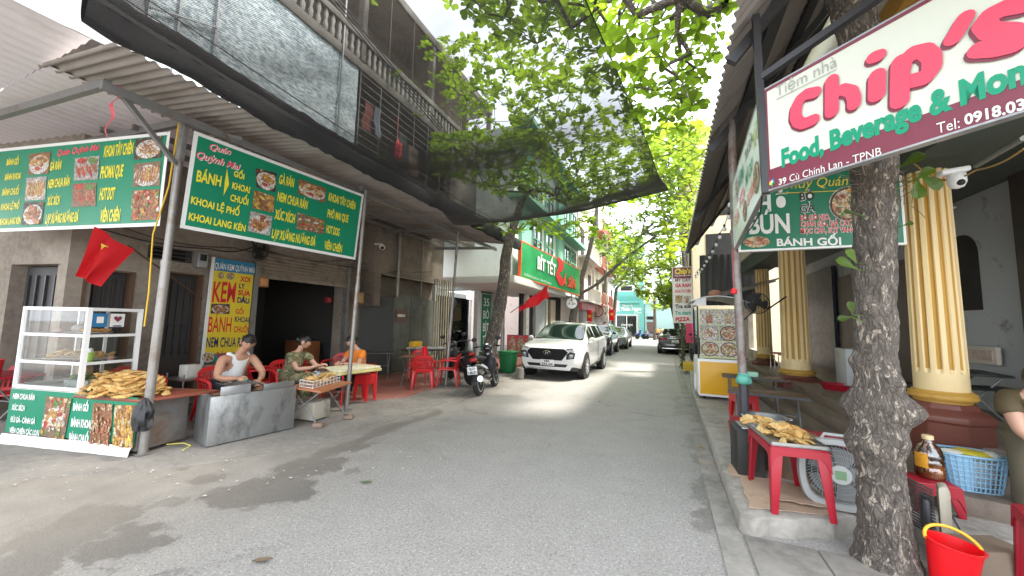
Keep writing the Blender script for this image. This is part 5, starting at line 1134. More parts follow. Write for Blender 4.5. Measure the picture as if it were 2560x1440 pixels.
b = MB(); b.box(-9, -5.35, 12.9, 24, 3.281, 9.4); b.build('upper_wall', wp, rb, world=True)
b = MB(); b.box(-5.349, -5.2, 13.5, 14.6, 3.3, 9.4); b.box(-5.349, -5.2, 18.9, 20.0, 3.3, 9.4); b.box(-5.5, -4.7, 12.7, 24, 6.4, 6.6); b.box(-5.5, -4.6, 12.7, 24.1, 9.4, 9.6); b.build('green_pilaster', gp, rb, world=True)
for y0 in (15.0, 16.9, 20.5, 22.2):
    for z0 in (4.6, 7.0):
        b = MB(); b.box(-5.348, -5.30, y0, y0+1.2, z0, z0+1.5); wn = b.build('window', K['carglass'], rb, world=True)
        b = MB()
        for a, c in ((y0-.06, y0), (y0+1.2, y0+1.26), (y0+.57, y0+.63)): b.box(-5.348, -5.26, a, c, z0-.05, z0+1.55)
        for a in (z0-.06, z0+.72, z0+1.5): b.box(-5.347, -5.265, y0, y0+1.2, a, a+.06)
        b.build('window_frame', gp, wn, world=True)
b = MB()
b.box(-5.2, -4.75, 17.2, 18.0, 3.9, 4.5)
o = b.build('air_conditioner', mat('ac_white', (.6, .6, .58), .5), rb, world=True, bevel=.02)
# the long green restaurant sign
rs_ = thing('restaurant_sign', 'long green BÍT TẾT restaurant sign above the white SUV', 'sign', (-4.9, 13, 3.4))
a = V((-4.95, 12.95, 3.36)); d = V((.115, 1, -.028)).normalized()
# horizontal axis follows the measured front edge of the canopy
s = Sign(rs_, a, d, (0, 0, 1)); q0 = s.uv(1302, 692); q1 = s.uv(1448, 746); q2 = s.uv(1309, 606); W = q1.x-q0.x; H = q2.y-q0.y
s.A = s.P(q0.x, q0.y)
panel(rs_, s, 0, 0, W, H, mat('restaurant_sign_green', (.012, .26, .08), .4, .25, 3), .10, 'panel', frame=.045, fm=LET['orange'])
def T(*a, **k): s.t(*a, k=.012, **k)
for dd, cc, kk in ((1.5, 'black', .010), (0, 'white', .05)):
    s.t('BÍT TẾT', (1341+dd*1.6, 671+dd), (1387+dd*1.6, 690+dd), 30, cc, .03, 0, kk)
    s.t('Á SÌN', (1403+dd, 712+dd), (1438+dd, 722+dd), 24, 'black' if dd else 'orange', .04, .1, kk)
for i in range(9):                          # red cartoon bull's horned mark reduced to a plain flame-like swirl
    c0 = (1397+5*math.sin(i*.9), 652+6.5*i); p = s.uv(*c0); r0 = .16+.06*math.sin(i); s.let.m(LI.index('red')); s.let.add([s.P(p.x+r0*1.6*math.cos(t*PI/5), p.y+r0*math.sin(t*PI/5), .03+i*.001) for t in range(10)], [tuple(range(10))])
s.t('Cơ Sở 5: Cù Chính Lan - Thành Phố Ninh Bình', (1310, 688), (1378, 712), 6, 'white', .0, 0, .012); s.t('0913.855', (1432, 742), (1445, 746), 5, 'white', .0, 0, .012)
s.done()
rd = thing('round_sign', 'round white lettered sign hanging under the end of the green restaurant sign', 'sign', (-4.2, 18.9, 2.9))
s = Sign(rd, onY(1429, 758, 18.9), (1, .15, 0), (0, 0, 1)); b = MB(); b.prism([(.28*math.cos(2*PI*k/32), .28*math.sin(2*PI*k/32)) for k in range(32)], s.P(0, 0, -.05), s.ax, s.ay, s.n*.05); b.build('disc', K['white'], rd, world=True)
b = MB(); b.tube([s.P(.28*math.cos(2*PI*k/32), .28*math.sin(2*PI*k/32), -.02) for k in range(32)], .02, 6, closed=True); b.bar(s.P(0, .27, -.03), s.P(0, .5, -.03), .03); b.build('rim', K['darksteel'], rd, world=True)
s.tl('Á Sìn', -.20, -.08, .40, .13, 'maroon', .01, .3, .003); s.pic([(-.06, .22), (.06, .22), (.06, .09), (-.06, .09)], 'bowl', px=False, seed=5, shape='el', k=.003, bgc=3); s.done()
s = None
gb = thing('green_side_sign', 'tall green board lettered BÒ BÍT TẾT beside the lit room', 'sign', (-7.6, 15.1, .3))
s = Sign(gb, (-7.72, 15.05, .3), (0, 1, 0), (0, 0, 1)); panel(gb, s, 0, 0, 1.0, 2.6, LET['darkgreen'], .06, 'panel', frame=.03)
for i, tx_ in enumerate(('35', 'BÒ', 'BÍT', 'TẾT')): s.tl(tx_, .2, 2.05-.58*i, .6, .36, 'white', .02, k=.006)
s.done()
# red flag on a slanting stick on the tree
fl = thing('red_flag', 'plain red flag on a slanting stick tied to the leaning tree', 'flag', (-4.35, 9.6, 2)); b = MB()
F0 = onY(1276, 782, 9.5); F1 = onY(1372, 712, 9.3); b.tube([F0, F1], .010, 8); b.build('stick', K['wood'], fl, world=True)
C4 = [onY(1295, 770, 9.45), onY(1368, 714, 9.3), onY(1376, 744, 9.25), onY(1296, 783, 9.4)]
b = MB(); b.grid(lambda u, v: C4[0].lerp(C4[1], u).lerp(C4[3].lerp(C4[2], u), v)+V((.03*math.sin(u*9+v*3), .05*math.sin(u*11+v*2), .012*math.sin(u*8))), 24, 8); b.build('cloth', K['flag'], fl, world=True, smooth=70)
# houses beyond, left side
def rowhouse(label, x, y0, y1, h, wallc, trimc, floors, red=False, depth=8):
    r = thing('row_house', label, 'building', (x, (y0+y1)/2, 0)); b = MB(); b.box(x-depth, x, y0, y1, 0, h); b.build('wall', mat('rowhouse_wall', wallc, .85, .1, 1, dirt=.15, dc=[c*.5 for c in wallc]), r, world=True)
    tm = mat('rowhouse_trim', trimc, .7, .1)
    for f in range(floors):
        z = 3.2+f*3
        b = MB(); b.box(x+.001, x+.7, y0+.1, y1-.1, z-.12, z); b.box(x+.62, x+.70, y0+.1, y1-.1, z+.85, z+.93)
        k = y0+.2
        while k < y1-.2: b.box(x+.64, x+.68, k, k+.05, z, z+.85); k += .22
        b.build('balcony', tm, r, world=True)
        n = 2
        for i in range(n):
            a = y0+(y1-y0)*(i+.5)/n-.5; b = MB(); b.box(x+.001, x+.04, a, a+1.0, z+.1, z+2.1); b.build('window', K['dark'], r, world=True)
    b = MB(); b.box(x+.001, x+.05, y0+.3, y1-.3, .05, 2.5); b.build('shop_front', mat('shopfront_dark', (.09, .08, .08), .4, .5, 2), r, world=True)
    b = MB(); b.box(x+.051, x+.25, y0+.15, y1-.15, 2.55, 3.05); b.build('shop_sign', mat('shop_sign_red', (.45, .05, .06) if red else (.5, .42, .36), .5, .2, 4), r, world=True); return r
rowhouse('pinkish white house with red sign right behind the forked tree', -5.3, 24.2, 29.5, 9.5, (.60, .50, .46), (.60, .56, .52), 2, True)
rowhouse('cream house with balconies next to the utility pole', -5.2, 29.6, 36, 11.5, (.62, .58, .48), (.45, .16, .12), 3)
rowhouse('white house at the far left end of the road', -5.4, 36.1, 43.5, 9.5, (.62, .62, .60), (.5, .5, .5), 2, True)
def flagpole(label, x, y, z, w_, h_):
    f = thing('red_flag', label, 'flag', (x, y, z)); b = MB(); b.tube([(x, y, z-.5), (x, y, z+h_+.2)], .015, 6); b.build('stick', K['wood'], f, world=True)
    b = MB(); b.grid(lambda u, v: V((x+w_*u, y+.05*math.sin(u*7), z+h_*v-.05*u)), 8, 6); b.build('cloth', K['flag'], f, world=True, smooth=60)
    b = MB(); c = V((x+w_*.5, y-.07, z+h_*.55)); b.add([c+V((.16*(1 if k % 2 == 0 else .4)*math.sin(k*PI/5), 0, .16*(1 if k % 2 == 0 else .4)*math.cos(k*PI/5))) for k in range(10)], [tuple(range(10))]); b.build('star', LET['yellow'], f, world=True)
q = onY(1468, 810, 26); flagpole('small red flag with yellow star on the house behind the black SUV', q.x, 26, q.z, .32, 1.0)
q = onY(1523, 800, 34); flagpole('small red flag with yellow star next to the utility pole', q.x, 34, q.z, .45, .95)
up = thing('utility_pole', 'concrete utility pole with grey meter boxes on the far left side', 'pole', (-4.62, 31.5, 0)); q = onY(1513, 800, 31.5)
b = MB(); b.tube([(q.x, 31.5, 0), (q.x+.1, 31.5, 9)], [.20, .13], 12); b.build('shaft', K['concrete'], up, smooth=50, world=True)
for z in (2.9, 2.1, 3.7): b = MB(); b.box(q.x-.3, q.x+.3, 31.2, 31.35, z-.3, z+.3); b.build('meter_box', K['offwhite'], up, world=True, bevel=.02)
rr = thing('round_sign', 'pale round shop sign left of the utility pole', 'sign', (-4.9, 30, 3)); q = onY(1494, 778, 30); b = MB(); b.lathe([(.02, -.05), (.55, -.05), (.55, .05), (.02, .05)], q, 28, Matrix.Rotation(PI/2, 3, 'X')); b.build('disc', mat('round_sign_pink', (.62, .42, .38), .5), rr, smooth=40, world=True)
b = MB(); b.lathe([(.40, .052), (.44, .06), (.48, .052)], q, 28, Matrix.Rotation(PI/2, 3, 'X'), cap=False); b.build('ring', LET['maroon'], rr, world=True)
# far end of the road
fs_ = thing('turquoise_shop', 'turquoise glass-fronted shop facing the camera at the far end of the road', 'building', (-4.5, 50, 0)); Y0 = 50
tq = mat('turquoise_paint', (.13, .40, .36), .6, .08, 1); s = Sign(fs_, (-6.6, Y0, 0), (1, 0, 0), (0, 0, 1)); qa = s.uv(1527, 786); qb = s.uv(1606, 731)
b = MB(); b.box(-6.7, -2.5, Y0+.2, Y0+9, 0, 13); b.build('wall', mat('shop_wall_pale', (.55, .66, .64), .8, .06, 1), fs_, world=True)
b = MB(); b.box(-6.75, -6.2, Y0, Y0+.199, 0, 13); b.box(-3.0, -2.45, Y0, Y0+.199, 0, 13); b.build('pilaster', tq, fs_, world=True)
panel(fs_, s, qa.x, qa.y, qb.x, qb.y+.15, tq, .3, 'fascia', k=-.05, frame=.08)
s.t('Thẩm mỹ viện', (1556, 767), (1582, 767), 6, 'white', .0, 0, .02); s.t('Thiên Ngọc', (1552, 777), (1604, 776), 8, 'white', .03, .2, .02); s.t('Spa Beauty', (1585, 784), (1604, 783), 4, 'white', .0, 0, .02)
b = MB(); qq = s.P(*s.uv(1538, 775), .01); b.lathe([(.22, 0), (.3, .02), (.34, 0)], qq, 20, Matrix.Rotation(PI/2, 3, 'X'), cap=False); b.build('emblem', K['white'], fs_, world=True)
b = MB(); b.box(-5.9, -3.3, Y0+.05, Y0+.198, .15, 2.7); g = b.build('glass_front', K['carglass'], fs_, world=True); s.t('thien ngoc', (1553, 815), (1582, 814), 6, 'white', .0, 0, .05)
b = MB()
for x in (-5.9, -4.6, -3.35): b.box(x, x+.08, Y0-.02, Y0+.049, .1, 2.75)
b.build('mullion', K['white'], fs_, world=True)
b = MB(); b.box(-6.2, -3.0, Y0-.3, Y0+.199, 4.4, 4.6); b.box(-6.2, -3.0, Y0-.3, Y0-.24, 5.3, 5.38)
for k in range(16): b.box(-6.2+.2*k, -6.15+.2*k, Y0-.29, Y0-.25, 4.6, 5.3)
b.build('balcony', tq, fs_, world=True); b = MB(); b.box(-5.3, -3.9, Y0+.15, Y0+.199, 4.8, 6.6); b.box(-5.4, -4.0, Y0+.15, Y0+.199, 8, 9.8); b.build('window', K['dark'], fs_, world=True)
s.done()
ph = thing('pale_blue_house', 'low pale blue house right of the turquoise shop at the road end', 'building', (-.6, 51, 0)); b = MB(); b.box(-2.4, 2.6, 50.6, 58, 0, 4.3); b.box(-2.45, 2.7, 50.4, 58, 4.301, 4.55); b.build('wall', mat('pale_blue', (.42, .62, .64), .8, .08, 1), ph, world=True)
q0 = onY(1618, 845, 50.5); q1 = onY(1637, 805, 50.5); b = MB(); b.box(q0.x, q1.x, 50.5, 50.599, 0, q1.z); b.build('door', mat('far_door', (.16, .10, .08), .6), ph, world=True); b = MB(); b.box(q0.x, q1.x, 50.5, 50.599, q1.z+.3, q1.z+.7); b.build('fanlight', K['dark'], ph, world=True)
q0 = onY(1638, 848, 50); q1 = onY(1660, 820, 50); st = thing('fruit_stall', 'stall with orange and yellow goods before the pale blue house', 'stall', (q0.x, 49.5, 0)); b = MB(); b.box(q0.x, q1.x, 49.2, 50, .05, .7); b.build('shelf', K['wood'], st, world=True); b = MB()
for k in range(60): b.ell((lerp(q0.x, q1.x, random.random()), 49.2+.5*random.random(), .72+.35*random.random()), .10, .10, .09, 8, 6)
b.build('goods', mat('orange_goods', (.75, .40, .06), .5, .4, 3), st, world=True, smooth=60)
dk = thing('dark_shop', 'dark open shop under the trees at the right end of the road', 'building', (4, 49, 0)); b = MB(); b.box(2.7, 8, 47, 55, 0, 4); b.build('wall', mat('dark_shop_wall', (.30, .30, .28), .8, .2), dk, world=True); b = MB(); b.box(2.75, 5.5, 46.9, 46.99, 0, 2.6); b.build('opening', K['dark'], dk, world=True); b = MB(); b.bar((2.4, 46.2, 2.8), (8, 46.2, 2.8), 1.4, .08); b.build('awning', mat('dark_awning', (.12, .12, .13), .7), dk, world=True)
bk = thing('backdrop_house', 'tall pale house rising behind the far trees', 'building', (5, 62, 0)); b = MB(); b.box(-1.5, 12, 62, 72, 0, 10); b.build('wall', mat('backdrop_wall', (.58, .60, .58), .8, .1, .5), bk, world=True); b = MB()
for x in (0, 2.5, 5): b.box(x, x+1.2, 61.95, 61.99, 6.5, 8.2)
b.build('window', K['dark'], bk, world=True)
# ================================================================ FURNITURE PROTOTYPES
def make_chair(label, m):
    r = thing('plastic_chair', label, 'chair', (0, 0, 0), 0, 'red plastic chairs at the food stalls')
    b = MB(); b.grid(lambda u, v: V(((u-.5)*.42*(1-.06*v), (v-.5)*.42, .42-.02*math.sin(PI*u)*math.sin(PI*v)-.015*(v > .95))), 10, 10); b.build('seat', m, r, smooth=60, thick=.022)
    def bk(u, z): 
        a = (u-.5)*2; return V((.24*math.sin(a*1.15), .20+.10*math.cos(a*1.15)+(z-.42)*.22-.08, z))
    b = MB(); n = 9
    def top(u): return .80-.10*abs(2*u-1)**2.2
    for k in range(n+1):
        u = .06+.88*k/n; b.add([bk(u-.028, .43), bk(u+.028, .43), bk(u+.020+(u-.5)*.05, top(u)-.05), bk(u-.020+(u-.5)*.05, top(u)-.05)], [(0, 1, 2, 3)])
    for k in range(16): u0 = k/16; u1 = (k+1)/16; b.add([bk(u0, top(u0)-.075), bk(u1, top(u1)-.075), bk(u1, top(u1)), bk(u0, top(u0))], [(0, 1, 2, 3)])
    for k in range(16): u0 = k/16; u1 = (k+1)/16; b.add([bk(u0, .42), bk(u1, .42), bk(u1, .47), bk(u0, .47)], [(0, 1, 2, 3)])
    for k in (.25, .5, .75):
        for i in range(16): u0 = i/16; u1 = (i+1)/16; zz = .47+k*.22; b.add([bk(u0, zz+.05*abs(u0-.5)), bk(u1, zz+.05*abs(u1-.5)), bk(u1, zz+.016+.05*abs(u1-.5)), bk(u0, zz+.016+.05*abs(u0-.5))], [(0, 1, 2, 3)])
    b.build('backrest', m, r, smooth=50, thick=.014)
    for sx in (-1, 1):
        b = MB(); b.tube([(sx*.235, .24, .62), (sx*.255, .10, .64), (sx*.26, -.10, .635), (sx*.245, -.20, .60), (sx*.23, -.215, .42)], [.022, .026, .028, .024, .022], 8); b.build('armrest', m, r, smooth=60)
        for sy in (-1, 1):
            b = MB(); x0, y0 = sx*.195, sy*.19; x1, y1 = sx*.235, sy*.24+(.03 if sy > 0 else 0)
            b.add([(x0-.03, y0-.03, .42), (x0+.03, y0-.03, .42), (x0+.03, y0+.03, .42), (x0-.03, y0+.03, .42), (x1-.017, y1-.017, 0), (x1+.017, y1-.017, 0), (x1+.017, y1+.017, 0), (x1-.017, y1+.017, 0)], [(0, 1, 2, 3), (7, 6, 5, 4), (0, 4, 5, 1), (1, 5, 6, 2), (2, 6, 7, 3), (3, 7, 4, 0)])
            b.build('leg', m, r, bevel=.006)
    return r
def make_stool(label, m, w_, d_, h, group, name='plastic_stool', cat='stool', top_t=.02, skirt=.07):
    r = thing(name, label, cat, (0, 0, 0), 0, group)
    b = MB(); tw, td = w_*.92, d_*.92
    b.box(-tw/2, tw/2, -td/2, td/2, h-top_t, h); b.build('top', m, r, bevel=.012, seg=3)
    b = MB()
    # skirt with an arched lower edge running into the legs
    def side(p0, p1, inn):
        n = 16
        for k in range(n):
            for t0, t1 in ((k/n, (k+1)/n),):
                def z(t): q = min(t, 1-t); return h-top_t-skirt-(.10*max(0, 1-q/.16)**2)
                def pt(t, zz): 
                    s = 1+.09*(h-zz)/h; p = V(p0).lerp(V(p1), t); return V((p.x*s, p.y*s, zz))
                b.add([pt(t0, h-.012), pt(t1, h-.012), pt(t1, z(t1)), pt(t0, z(t0))], [(0, 1, 2, 3)])
    c = [(-tw/2, -td/2, 0), (tw/2, -td/2, 0), (tw/2, td/2, 0), (-tw/2, td/2, 0)]
    for i in range(4): side(c[i], c[(i+1) % 4], 0)
    b.build('skirt', m, r, smooth=40, thick=.006)
    for sx in (-1, 1):
        for sy in (-1, 1):
            b = MB(); T_ = h-top_t-.03; x0, y0 = sx*tw/2, sy*td/2; x1, y1 = x0*1.09, y0*1.09; a0, a1 = .085*min(1, w_/.3), .045*min(1, w_/.3); t = .012
            def L_(x, y, a, z): return [(x, y, z), (x-sx*a, y, z), (x-sx*a, y-sy*t, z), (x-sx*t, y-sy*t, z), (x-sx*t, y-sy*a, z), (x, y-sy*a, z)]
            vs = L_(x0, y0, a0, T_)+L_(x1, y1, a1, 0); b.add(vs, [tuple(range(6)), tuple(range(11, 5, -1))]+[(i, (i+1) % 6, 6+(i+1) % 6, 6+i) for i in range(6)])
            b.build('leg', m, r, bevel=.003)
    return r
def folding_table(label, loc, rz, w_, d_, h, m, cat='table'):
    r = thing('folding_table', label, cat, (0, 0, 0)); b = MB(); b.box(-w_/2, w_/2, -d_/2, d_/2, h-.025, h); b.build('tabletop', m, r, bevel=.006)
    b = MB(); b.bar((-w_/2, -d_/2-.006, h-.013), (w_/2, -d_/2-.006, h-.013), .012, .03); b.bar((-w_/2, d_/2+.006, h-.013), (w_/2, d_/2+.006, h-.013), .012, .03); b.build('edge_trim', K['darksteel'], r)
    for sx in (-1, 1):
        b = MB(); x = sx*w_*.36
        b.tube([(x, -d_*.42, h-.03), (x, d_*.40, .0)], .012, 8); b.build('leg', K['greysteel'], r, smooth=50)
        b = MB(); b.tube([(x+sx*.026, d_*.42, h-.03), (x+sx*.026, -d_*.40, .0)], .012, 8); b.build('leg', K['greysteel'], r, smooth=50)
    b = MB(); b.tube([(-w_*.36, 0, h*.5), (w_*.36, 0, h*.5)], .009, 6); b.build('crossbar', K['greysteel'], r)
    r.location = loc; r.rotation_euler = (0, 0, rz); return r
RC = make_chair('red plastic armchair at the orange table, seen from behind, nearest the road', K['red'])
p = onZ(1050, 972, .042); RC.location = (p.x+.0, p.y+.12, .042); RC.rotation_euler = (0, 0, PI+.5)
for lab, (x, y), rz in (('red plastic armchair right of the orange table, against the third pole', (-5.0, 8.05), -1.2), ('red plastic armchair behind the orange table by the table of folded rolls', (-6.05, 8.25), .5), ('red plastic armchair on which the man in the white vest sits', (-6.42, 3.72), 1.5), ('red plastic armchair under the woman in camouflage shirt', (-6.48, 4.85), 1.3), ('empty red plastic armchair between the man and the woman', (-6.95, 4.75), 2.6), ('red plastic armchair behind the woman near the shop doorway', (-7.3, 5.5), .2), ('red plastic armchair behind the orange-shirted person', (-6.9, 6.35), .3), ('red plastic armchair behind the glass food case next to the dark door', (-7.35, 3.1), 1.8), ('red plastic armchair cut off by the left edge of the picture', (-8.9, 2.3), .8)):
    dup(RC, (x, y, .04), rz, lab)
ST = make_stool('low red plastic stool at the porch table', K['red'], .27, .27, .25, 'low red plastic stools')
ST.location = (-6.9, 7.0, .04); ST['label'] = 'low red plastic stool beside the orange-shirted person'
dup(ST, (-7.0, 7.4, .04), .3, 'low red plastic stool before the grey sheet metal wall', (1.3, 1.3, 1.9)); dup(ST, (-5.55, 5.85, .04), .1, 'tall red stool in front of the yellow tray table', (1.1, 1.1, 2.0))
# ================================================================ GLASS FOOD CASE ON THE GREEN COUNTER
ca = V((-7.63, 2.0, .02)); cb = V((-5.66, 2.42, .02)); cd = (cb-ca).normalized(); cn = V((-cd.y, cd.x, 0))      # cn points away from the camera
def C(u, v, z): return ca+cd*u+cn*v+V((0, 0, z-.02))
LEN = (cb-ca).length
fc = thing('stall_counter', 'green printed stall counter with a white skirt on the corner of the road', 'counter', C(0, 0, .02))
s = Sign(fc, C(0, -.012, .02), cd, (0, 0, 1)); panel(fc, s, .02, .13, LEN, .655, vinyl, .012, 'front_banner')
b = MB(); b.grid(lambda u, v: s.P(-.02+(LEN+.01)*u, .0+.115*v, .006+.03*(1-v)+.012*noise.noise(V((u*9, v*3, 0)))), 40, 4); b.build('white_skirt', K['offwhite'], fc, world=True, smooth=60)
def T(*a, **k): s.t(*a, k=.008, **k)
for tx_, p, q, h in (('NEM CHUA RÁN', (34, 996), (88, 1000), 13), ('XÚC XÍCH', (31, 1024), (63, 1027), 13), ('ĐÙI GÀ - CÁNH GÀ', (28, 1054), (89, 1060), 13), ('VIÊN CHIÊN CÁC LOẠI', (25, 1081), (99, 1089), 13), ('BÁNH GỐI', (184, 1025), (222, 1028), 17), ('BÁNH KHOAI', (179, 1065), (228, 1070), 19), ('BÁNH CHUỐI', (174, 1100), (222, 1107), 18)): T(tx_, p, q, h, col='white', bold=.03)
s.pic([(118, 990), (182, 996), (162, 1100), (103, 1088)], 'salad', seed=80, k=.008); s.pic([(108, 1030), (150, 1012), (170, 1050), (120, 1072)], 'dip', seed=81, k=.010, shape='el'); s.pic([(236, 1006), (285, 1010), (276, 1115), (226, 1108)], 'nuts', seed=82, k=.008, bgc=1); s.pic([(291, 1012), (341, 1013), (333, 1120), (283, 1116)], 'pile', seed=83, k=.008, bgc=2); s.done()
b = MB(); b.prism([(0, .02), (LEN, .02), (LEN+.02, .56), (0, .56)], C(0, 0, .06), cd, cn, (0, 0, .56)); b.build('body', mat('rusty_metal_side', (.20, .19, .18), .55, .25, 6, .2, 30, .3, dirt=.5, dc=(.13, .07, .04), ds=3), fc, world=True, bevel=.008)
b = MB(); b.prism([(1.05, -.02), (LEN+.05, -.02), (LEN+.30, .72), (1.05, .62)], C(0, 0, .622), cd, cn, (0, 0, .035)); b.build('counter_top', mat('red_wood_top', (.22, .06, .035), .45, .2, 5), fc, world=True, bevel=.006)
b = MB(); b.prism([(0, 0), (1.16, 0), (1.16, .60), (0, .60)], C(0, 0, .65), cd, cn, (0, 0, .03)); b.build('case_shelf', K['offwhite'], fc, world=True, bevel=.004)
gc = thing('food_case', 'white framed glass food case with shelves of fried pastries', 'display case', C(.1, .1, .68))
u0, u1, v0, v1, z0, z1 = .03, 1.08, 0.02, .56, .69, 1.71
b = MB()
for u, v in ((u0, v0), (u1, v0), (u0, v1), (u1, v1)): b.bar(C(u, v, z0), C(u, v, z1), .045)
for z in (z0+.02, z1-.02):
    b.bar(C(u0-.02, v0, z), C(u1+.02, v0, z), .04); b.bar(C(u0-.02, v1, z), C(u1+.02, v1, z), .04); b.bar(C(u0, v0, z), C(u0, v1, z), .04); b.bar(C(u1, v0, z), C(u1, v1, z), .04)
b.bar(C(.52, v1, z0), C(.52, v1, z1), .03)
b.build('frame', K['white'], gc, world=True)
for z in (1.02, 1.36):
    b = MB(); b.prism([(u0, v0+.01), (u1, v0+.01), (u1, v1-.01), (u0, v1-.01)], C(0, 0, z-.012), cd, cn, (0, 0, .008)); b.build('glass_shelf', K['glass'], gc, world=True)
    b = MB(); b.bar(C(u0, v0, z), C(u1, v0, z), .03, .035); b.bar(C(u1, v0, z), C(u1, v1, z), .03, .035); b.bar(C(u0, v0, z), C(u0, v1, z), .03, .035); b.build('shelf_rail', K['white'], gc, world=True)
for a, c in ((C(u0, v0, 0), C(u1, v0, 0)), (C(u1, v0, 0), C(u1, v1, 0)), (C(u0, v0, 0), C(u0, v1, 0))):
    b = MB(); b.quad(a+V((0, 0, z0)), c+V((0, 0, z0)), c+V((0, 0, z1)), a+V((0, 0, z1))); b.build('glass_pane', K['glass'], gc, world=True)
b = MB(); b.prism([(u0, v0), (u1, v0), (u1, v1), (u0, v1)], C(0, 0, z1-.012), cd, cn, (0, 0, .01)); b.build('glass_top', K['glass'], gc, world=True)
st = Sign(gc, C(u1+.03, v0, 1.5), cn*-1, (0, 0, 1))
for nm, (uu, w_), col in (('payment_card', (.04, .15), LET['blue']), ('heart_card', (.22, .15), K['white'])):
    b = MB(); b.add([C(u1+.026, uu, 1.47), C(u1+.026, uu+w_, 1.47), C(u1+.026, uu+w_, 1.64), C(u1+.026, uu, 1.64)], [(0, 1, 2, 3)]); b.build(nm, col, gc, world=True, thick=.003)
b = MB(); b.add([C(u1+.030, .08, 1.52), C(u1+.030, .15, 1.52), C(u1+.030, .15, 1.60), C(u1+.030, .08, 1.60)], [(0, 1, 2, 3)]); b.build('card_window', K['white'], gc, world=True)
b = MB(); hp = [(16*math.sin(t)**3, 13*math.cos(t)-5*math.cos(2*t)-2*math.cos(3*t)-math.cos(4*t)) for t in [2*PI*k/20 for k in range(20)]]; b.add([C(u1+.031, .295+x*.0028, 1.575+y*.0028) for x, y in hp], [tuple(range(20))]); b.build('heart', LET['maroon'], gc, world=True)
b = MB(); b.add([C(u1+.031, .25, 1.475), C(u1+.031, .34, 1.475), C(u1+.031, .34, 1.49), C(u1+.031, .25, 1.49)], [(0, 1, 2, 3)]); b.build('card_line', LET['navy'], gc, world=True)
# pastries
def make_pastry(label, group):
    b = MB(); n = 12; vs = []; L = .075
    for k in range(n+1):
        t = PI*k/n; x = L*math.cos(t); y = .055*math.sin(t); h = .016*math.sin(t)**.7
        wv = .004*math.sin(k*2.6)
        vs += [V((x, y+.006*math.sin(t), wv)), V((x*.78, y*.72, h+wv*.3)), V((x*.8, .0, h*.8)), V((x*.78, y*.72, -h)), ]
    fs = []
    for k in range(n): a = k*4; c = a+4; fs += [(a, c, c+1, a+1), (a+1, c+1, c+2, a+2), (a+2, c+2, c+3, a+3), (a+3, c+3, c, a)]
    b.add(vs, fs); o = b.build('fried_pastry', K['pastry'], smooth=60); return tag(o, label, 'pastry', group)
def dupo(o, loc, rot, label=None, sc_=None, group=None):
    c = o.copy(); COL.objects.link(c); c.location = loc; c.rotation_euler = rot
    if label: c['label'] = label
    if group: c['group'] = group
    if sc_: c.scale = sc_
    return c
tray = thing('serving_tray', 'round metal tray under the big pastry pile on the stall counter', 'tray', C(1.52, .22, .657))
b = MB(); b.lathe([(.02, 0), (.36, .0), (.40, .02), (.405, .022), (.38, .012), (.02, .006)], C(1.52, .24, .658), 32, sx=1.05, sy=.75); b.build('tray', K['stainless'], tray, world=True, smooth=40)
PG = 'golden fried pastries piled on the left stall counter'; PL = 'golden half-moon fried pastry in the big pile left of the man'
P0 = None
cen = C(1.50, .22, .668)
R_ = random.Random(5)
for ly in range(8):
    rr = .46*(1-ly*.066); nn = int(26-ly*1.6)
    for k in range(nn):
        a = 2*PI*k/nn+ly*.4; q = rr*(1 if k % 3 else .82)*R_.uniform(.88, 1.04)
        loc = cen+cd*(q*math.cos(a)*1.08)+cn*(q*math.sin(a)*.60)+V((0, 0, .010+ly*.029+R_.uniform(-.006, .008)))
        rot = (R_.gauss(.15, .28), R_.gauss(0, .25), a-PI/2+R_.gauss(0, .5)+math.atan2(cd.y, cd.x)); sc_ = (R_.uniform(1.0, 1.35), R_.uniform(1.0, 1.4), R_.uniform(.8, 1.3))
        if P0 is None: P0 = make_pastry(PL, PG); P0.location = loc; P0.rotation_euler = rot
        else: dupo(P0, loc, rot, None, sc_)
for k in range(16):
    dupo(P0, cen+cd*R_.gauss(0, .15)+cn*R_.gauss(0, .08)+V((0, 0, .225+R_.uniform(-.03, .012))), (R_.gauss(0, .3), R_.gauss(0, .3), R_.random()*6.28), None, (1.25, 1.25, 1.1))
b = MB(); b.lathe([(.31, 0), (.28, .09), (.20, .17), (.02, .20)], cen+V((0, 0, -.005)), 20, sx=1.25, sy=.75, cap=False); b.build('pastry_core', K['pastry'], tray, world=True)
# food inside the case
def plate_of(label, c, r_, m, n, pm, hh=.05, kind='roll'):
    t = thing('food_plate', label, 'plate', c); b = MB(); b.lathe([(.01, 0), (r_*.7, 0), (r_, .02), (r_, .024), (r_*.7, .006), (.01, .006)], c, 28); b.build('plate', K['white'], t, world=True, smooth=40)
    for k in range(n):
        a = R_.random()*6.28; q = R_.random()**.5*r_*.8; b = MB()
        b.ell(V(c)+V((q*math.cos(a), q*math.sin(a), .025+hh*(1-q/r_)*R_.uniform(.5, 1.1))), .06, .028, .018, 10, 6, Matrix.Rotation(R_.random()*6.28, 3, 'Z') @ Matrix.Rotation(R_.gauss(0, .3), 3, 'Y')); b.build('snack', pm, t, world=True, smooth=60)
    return t
gold2 = mat('golden_snack', (.55, .28, .08), .5, .3, 10, .2, 40); tan = mat('pale_roll', (.60, .42, .22), .55, .25, 8)
plate_of('plate of golden cakes on the top shelf of the glass case', C(.82, .25, 1.375), .17, K['white'], 12, gold2, .05)
plate_of('plate of fried rolls on the middle shelf of the glass case, left side', C(.42, .28, 1.035), .24, K['white'], 34, tan, .15)
plate_of('plate of fried snacks on the middle shelf of the glass case, right side', C(.82, .32, 1.035), .18, K['white'], 22, gold2, .12)
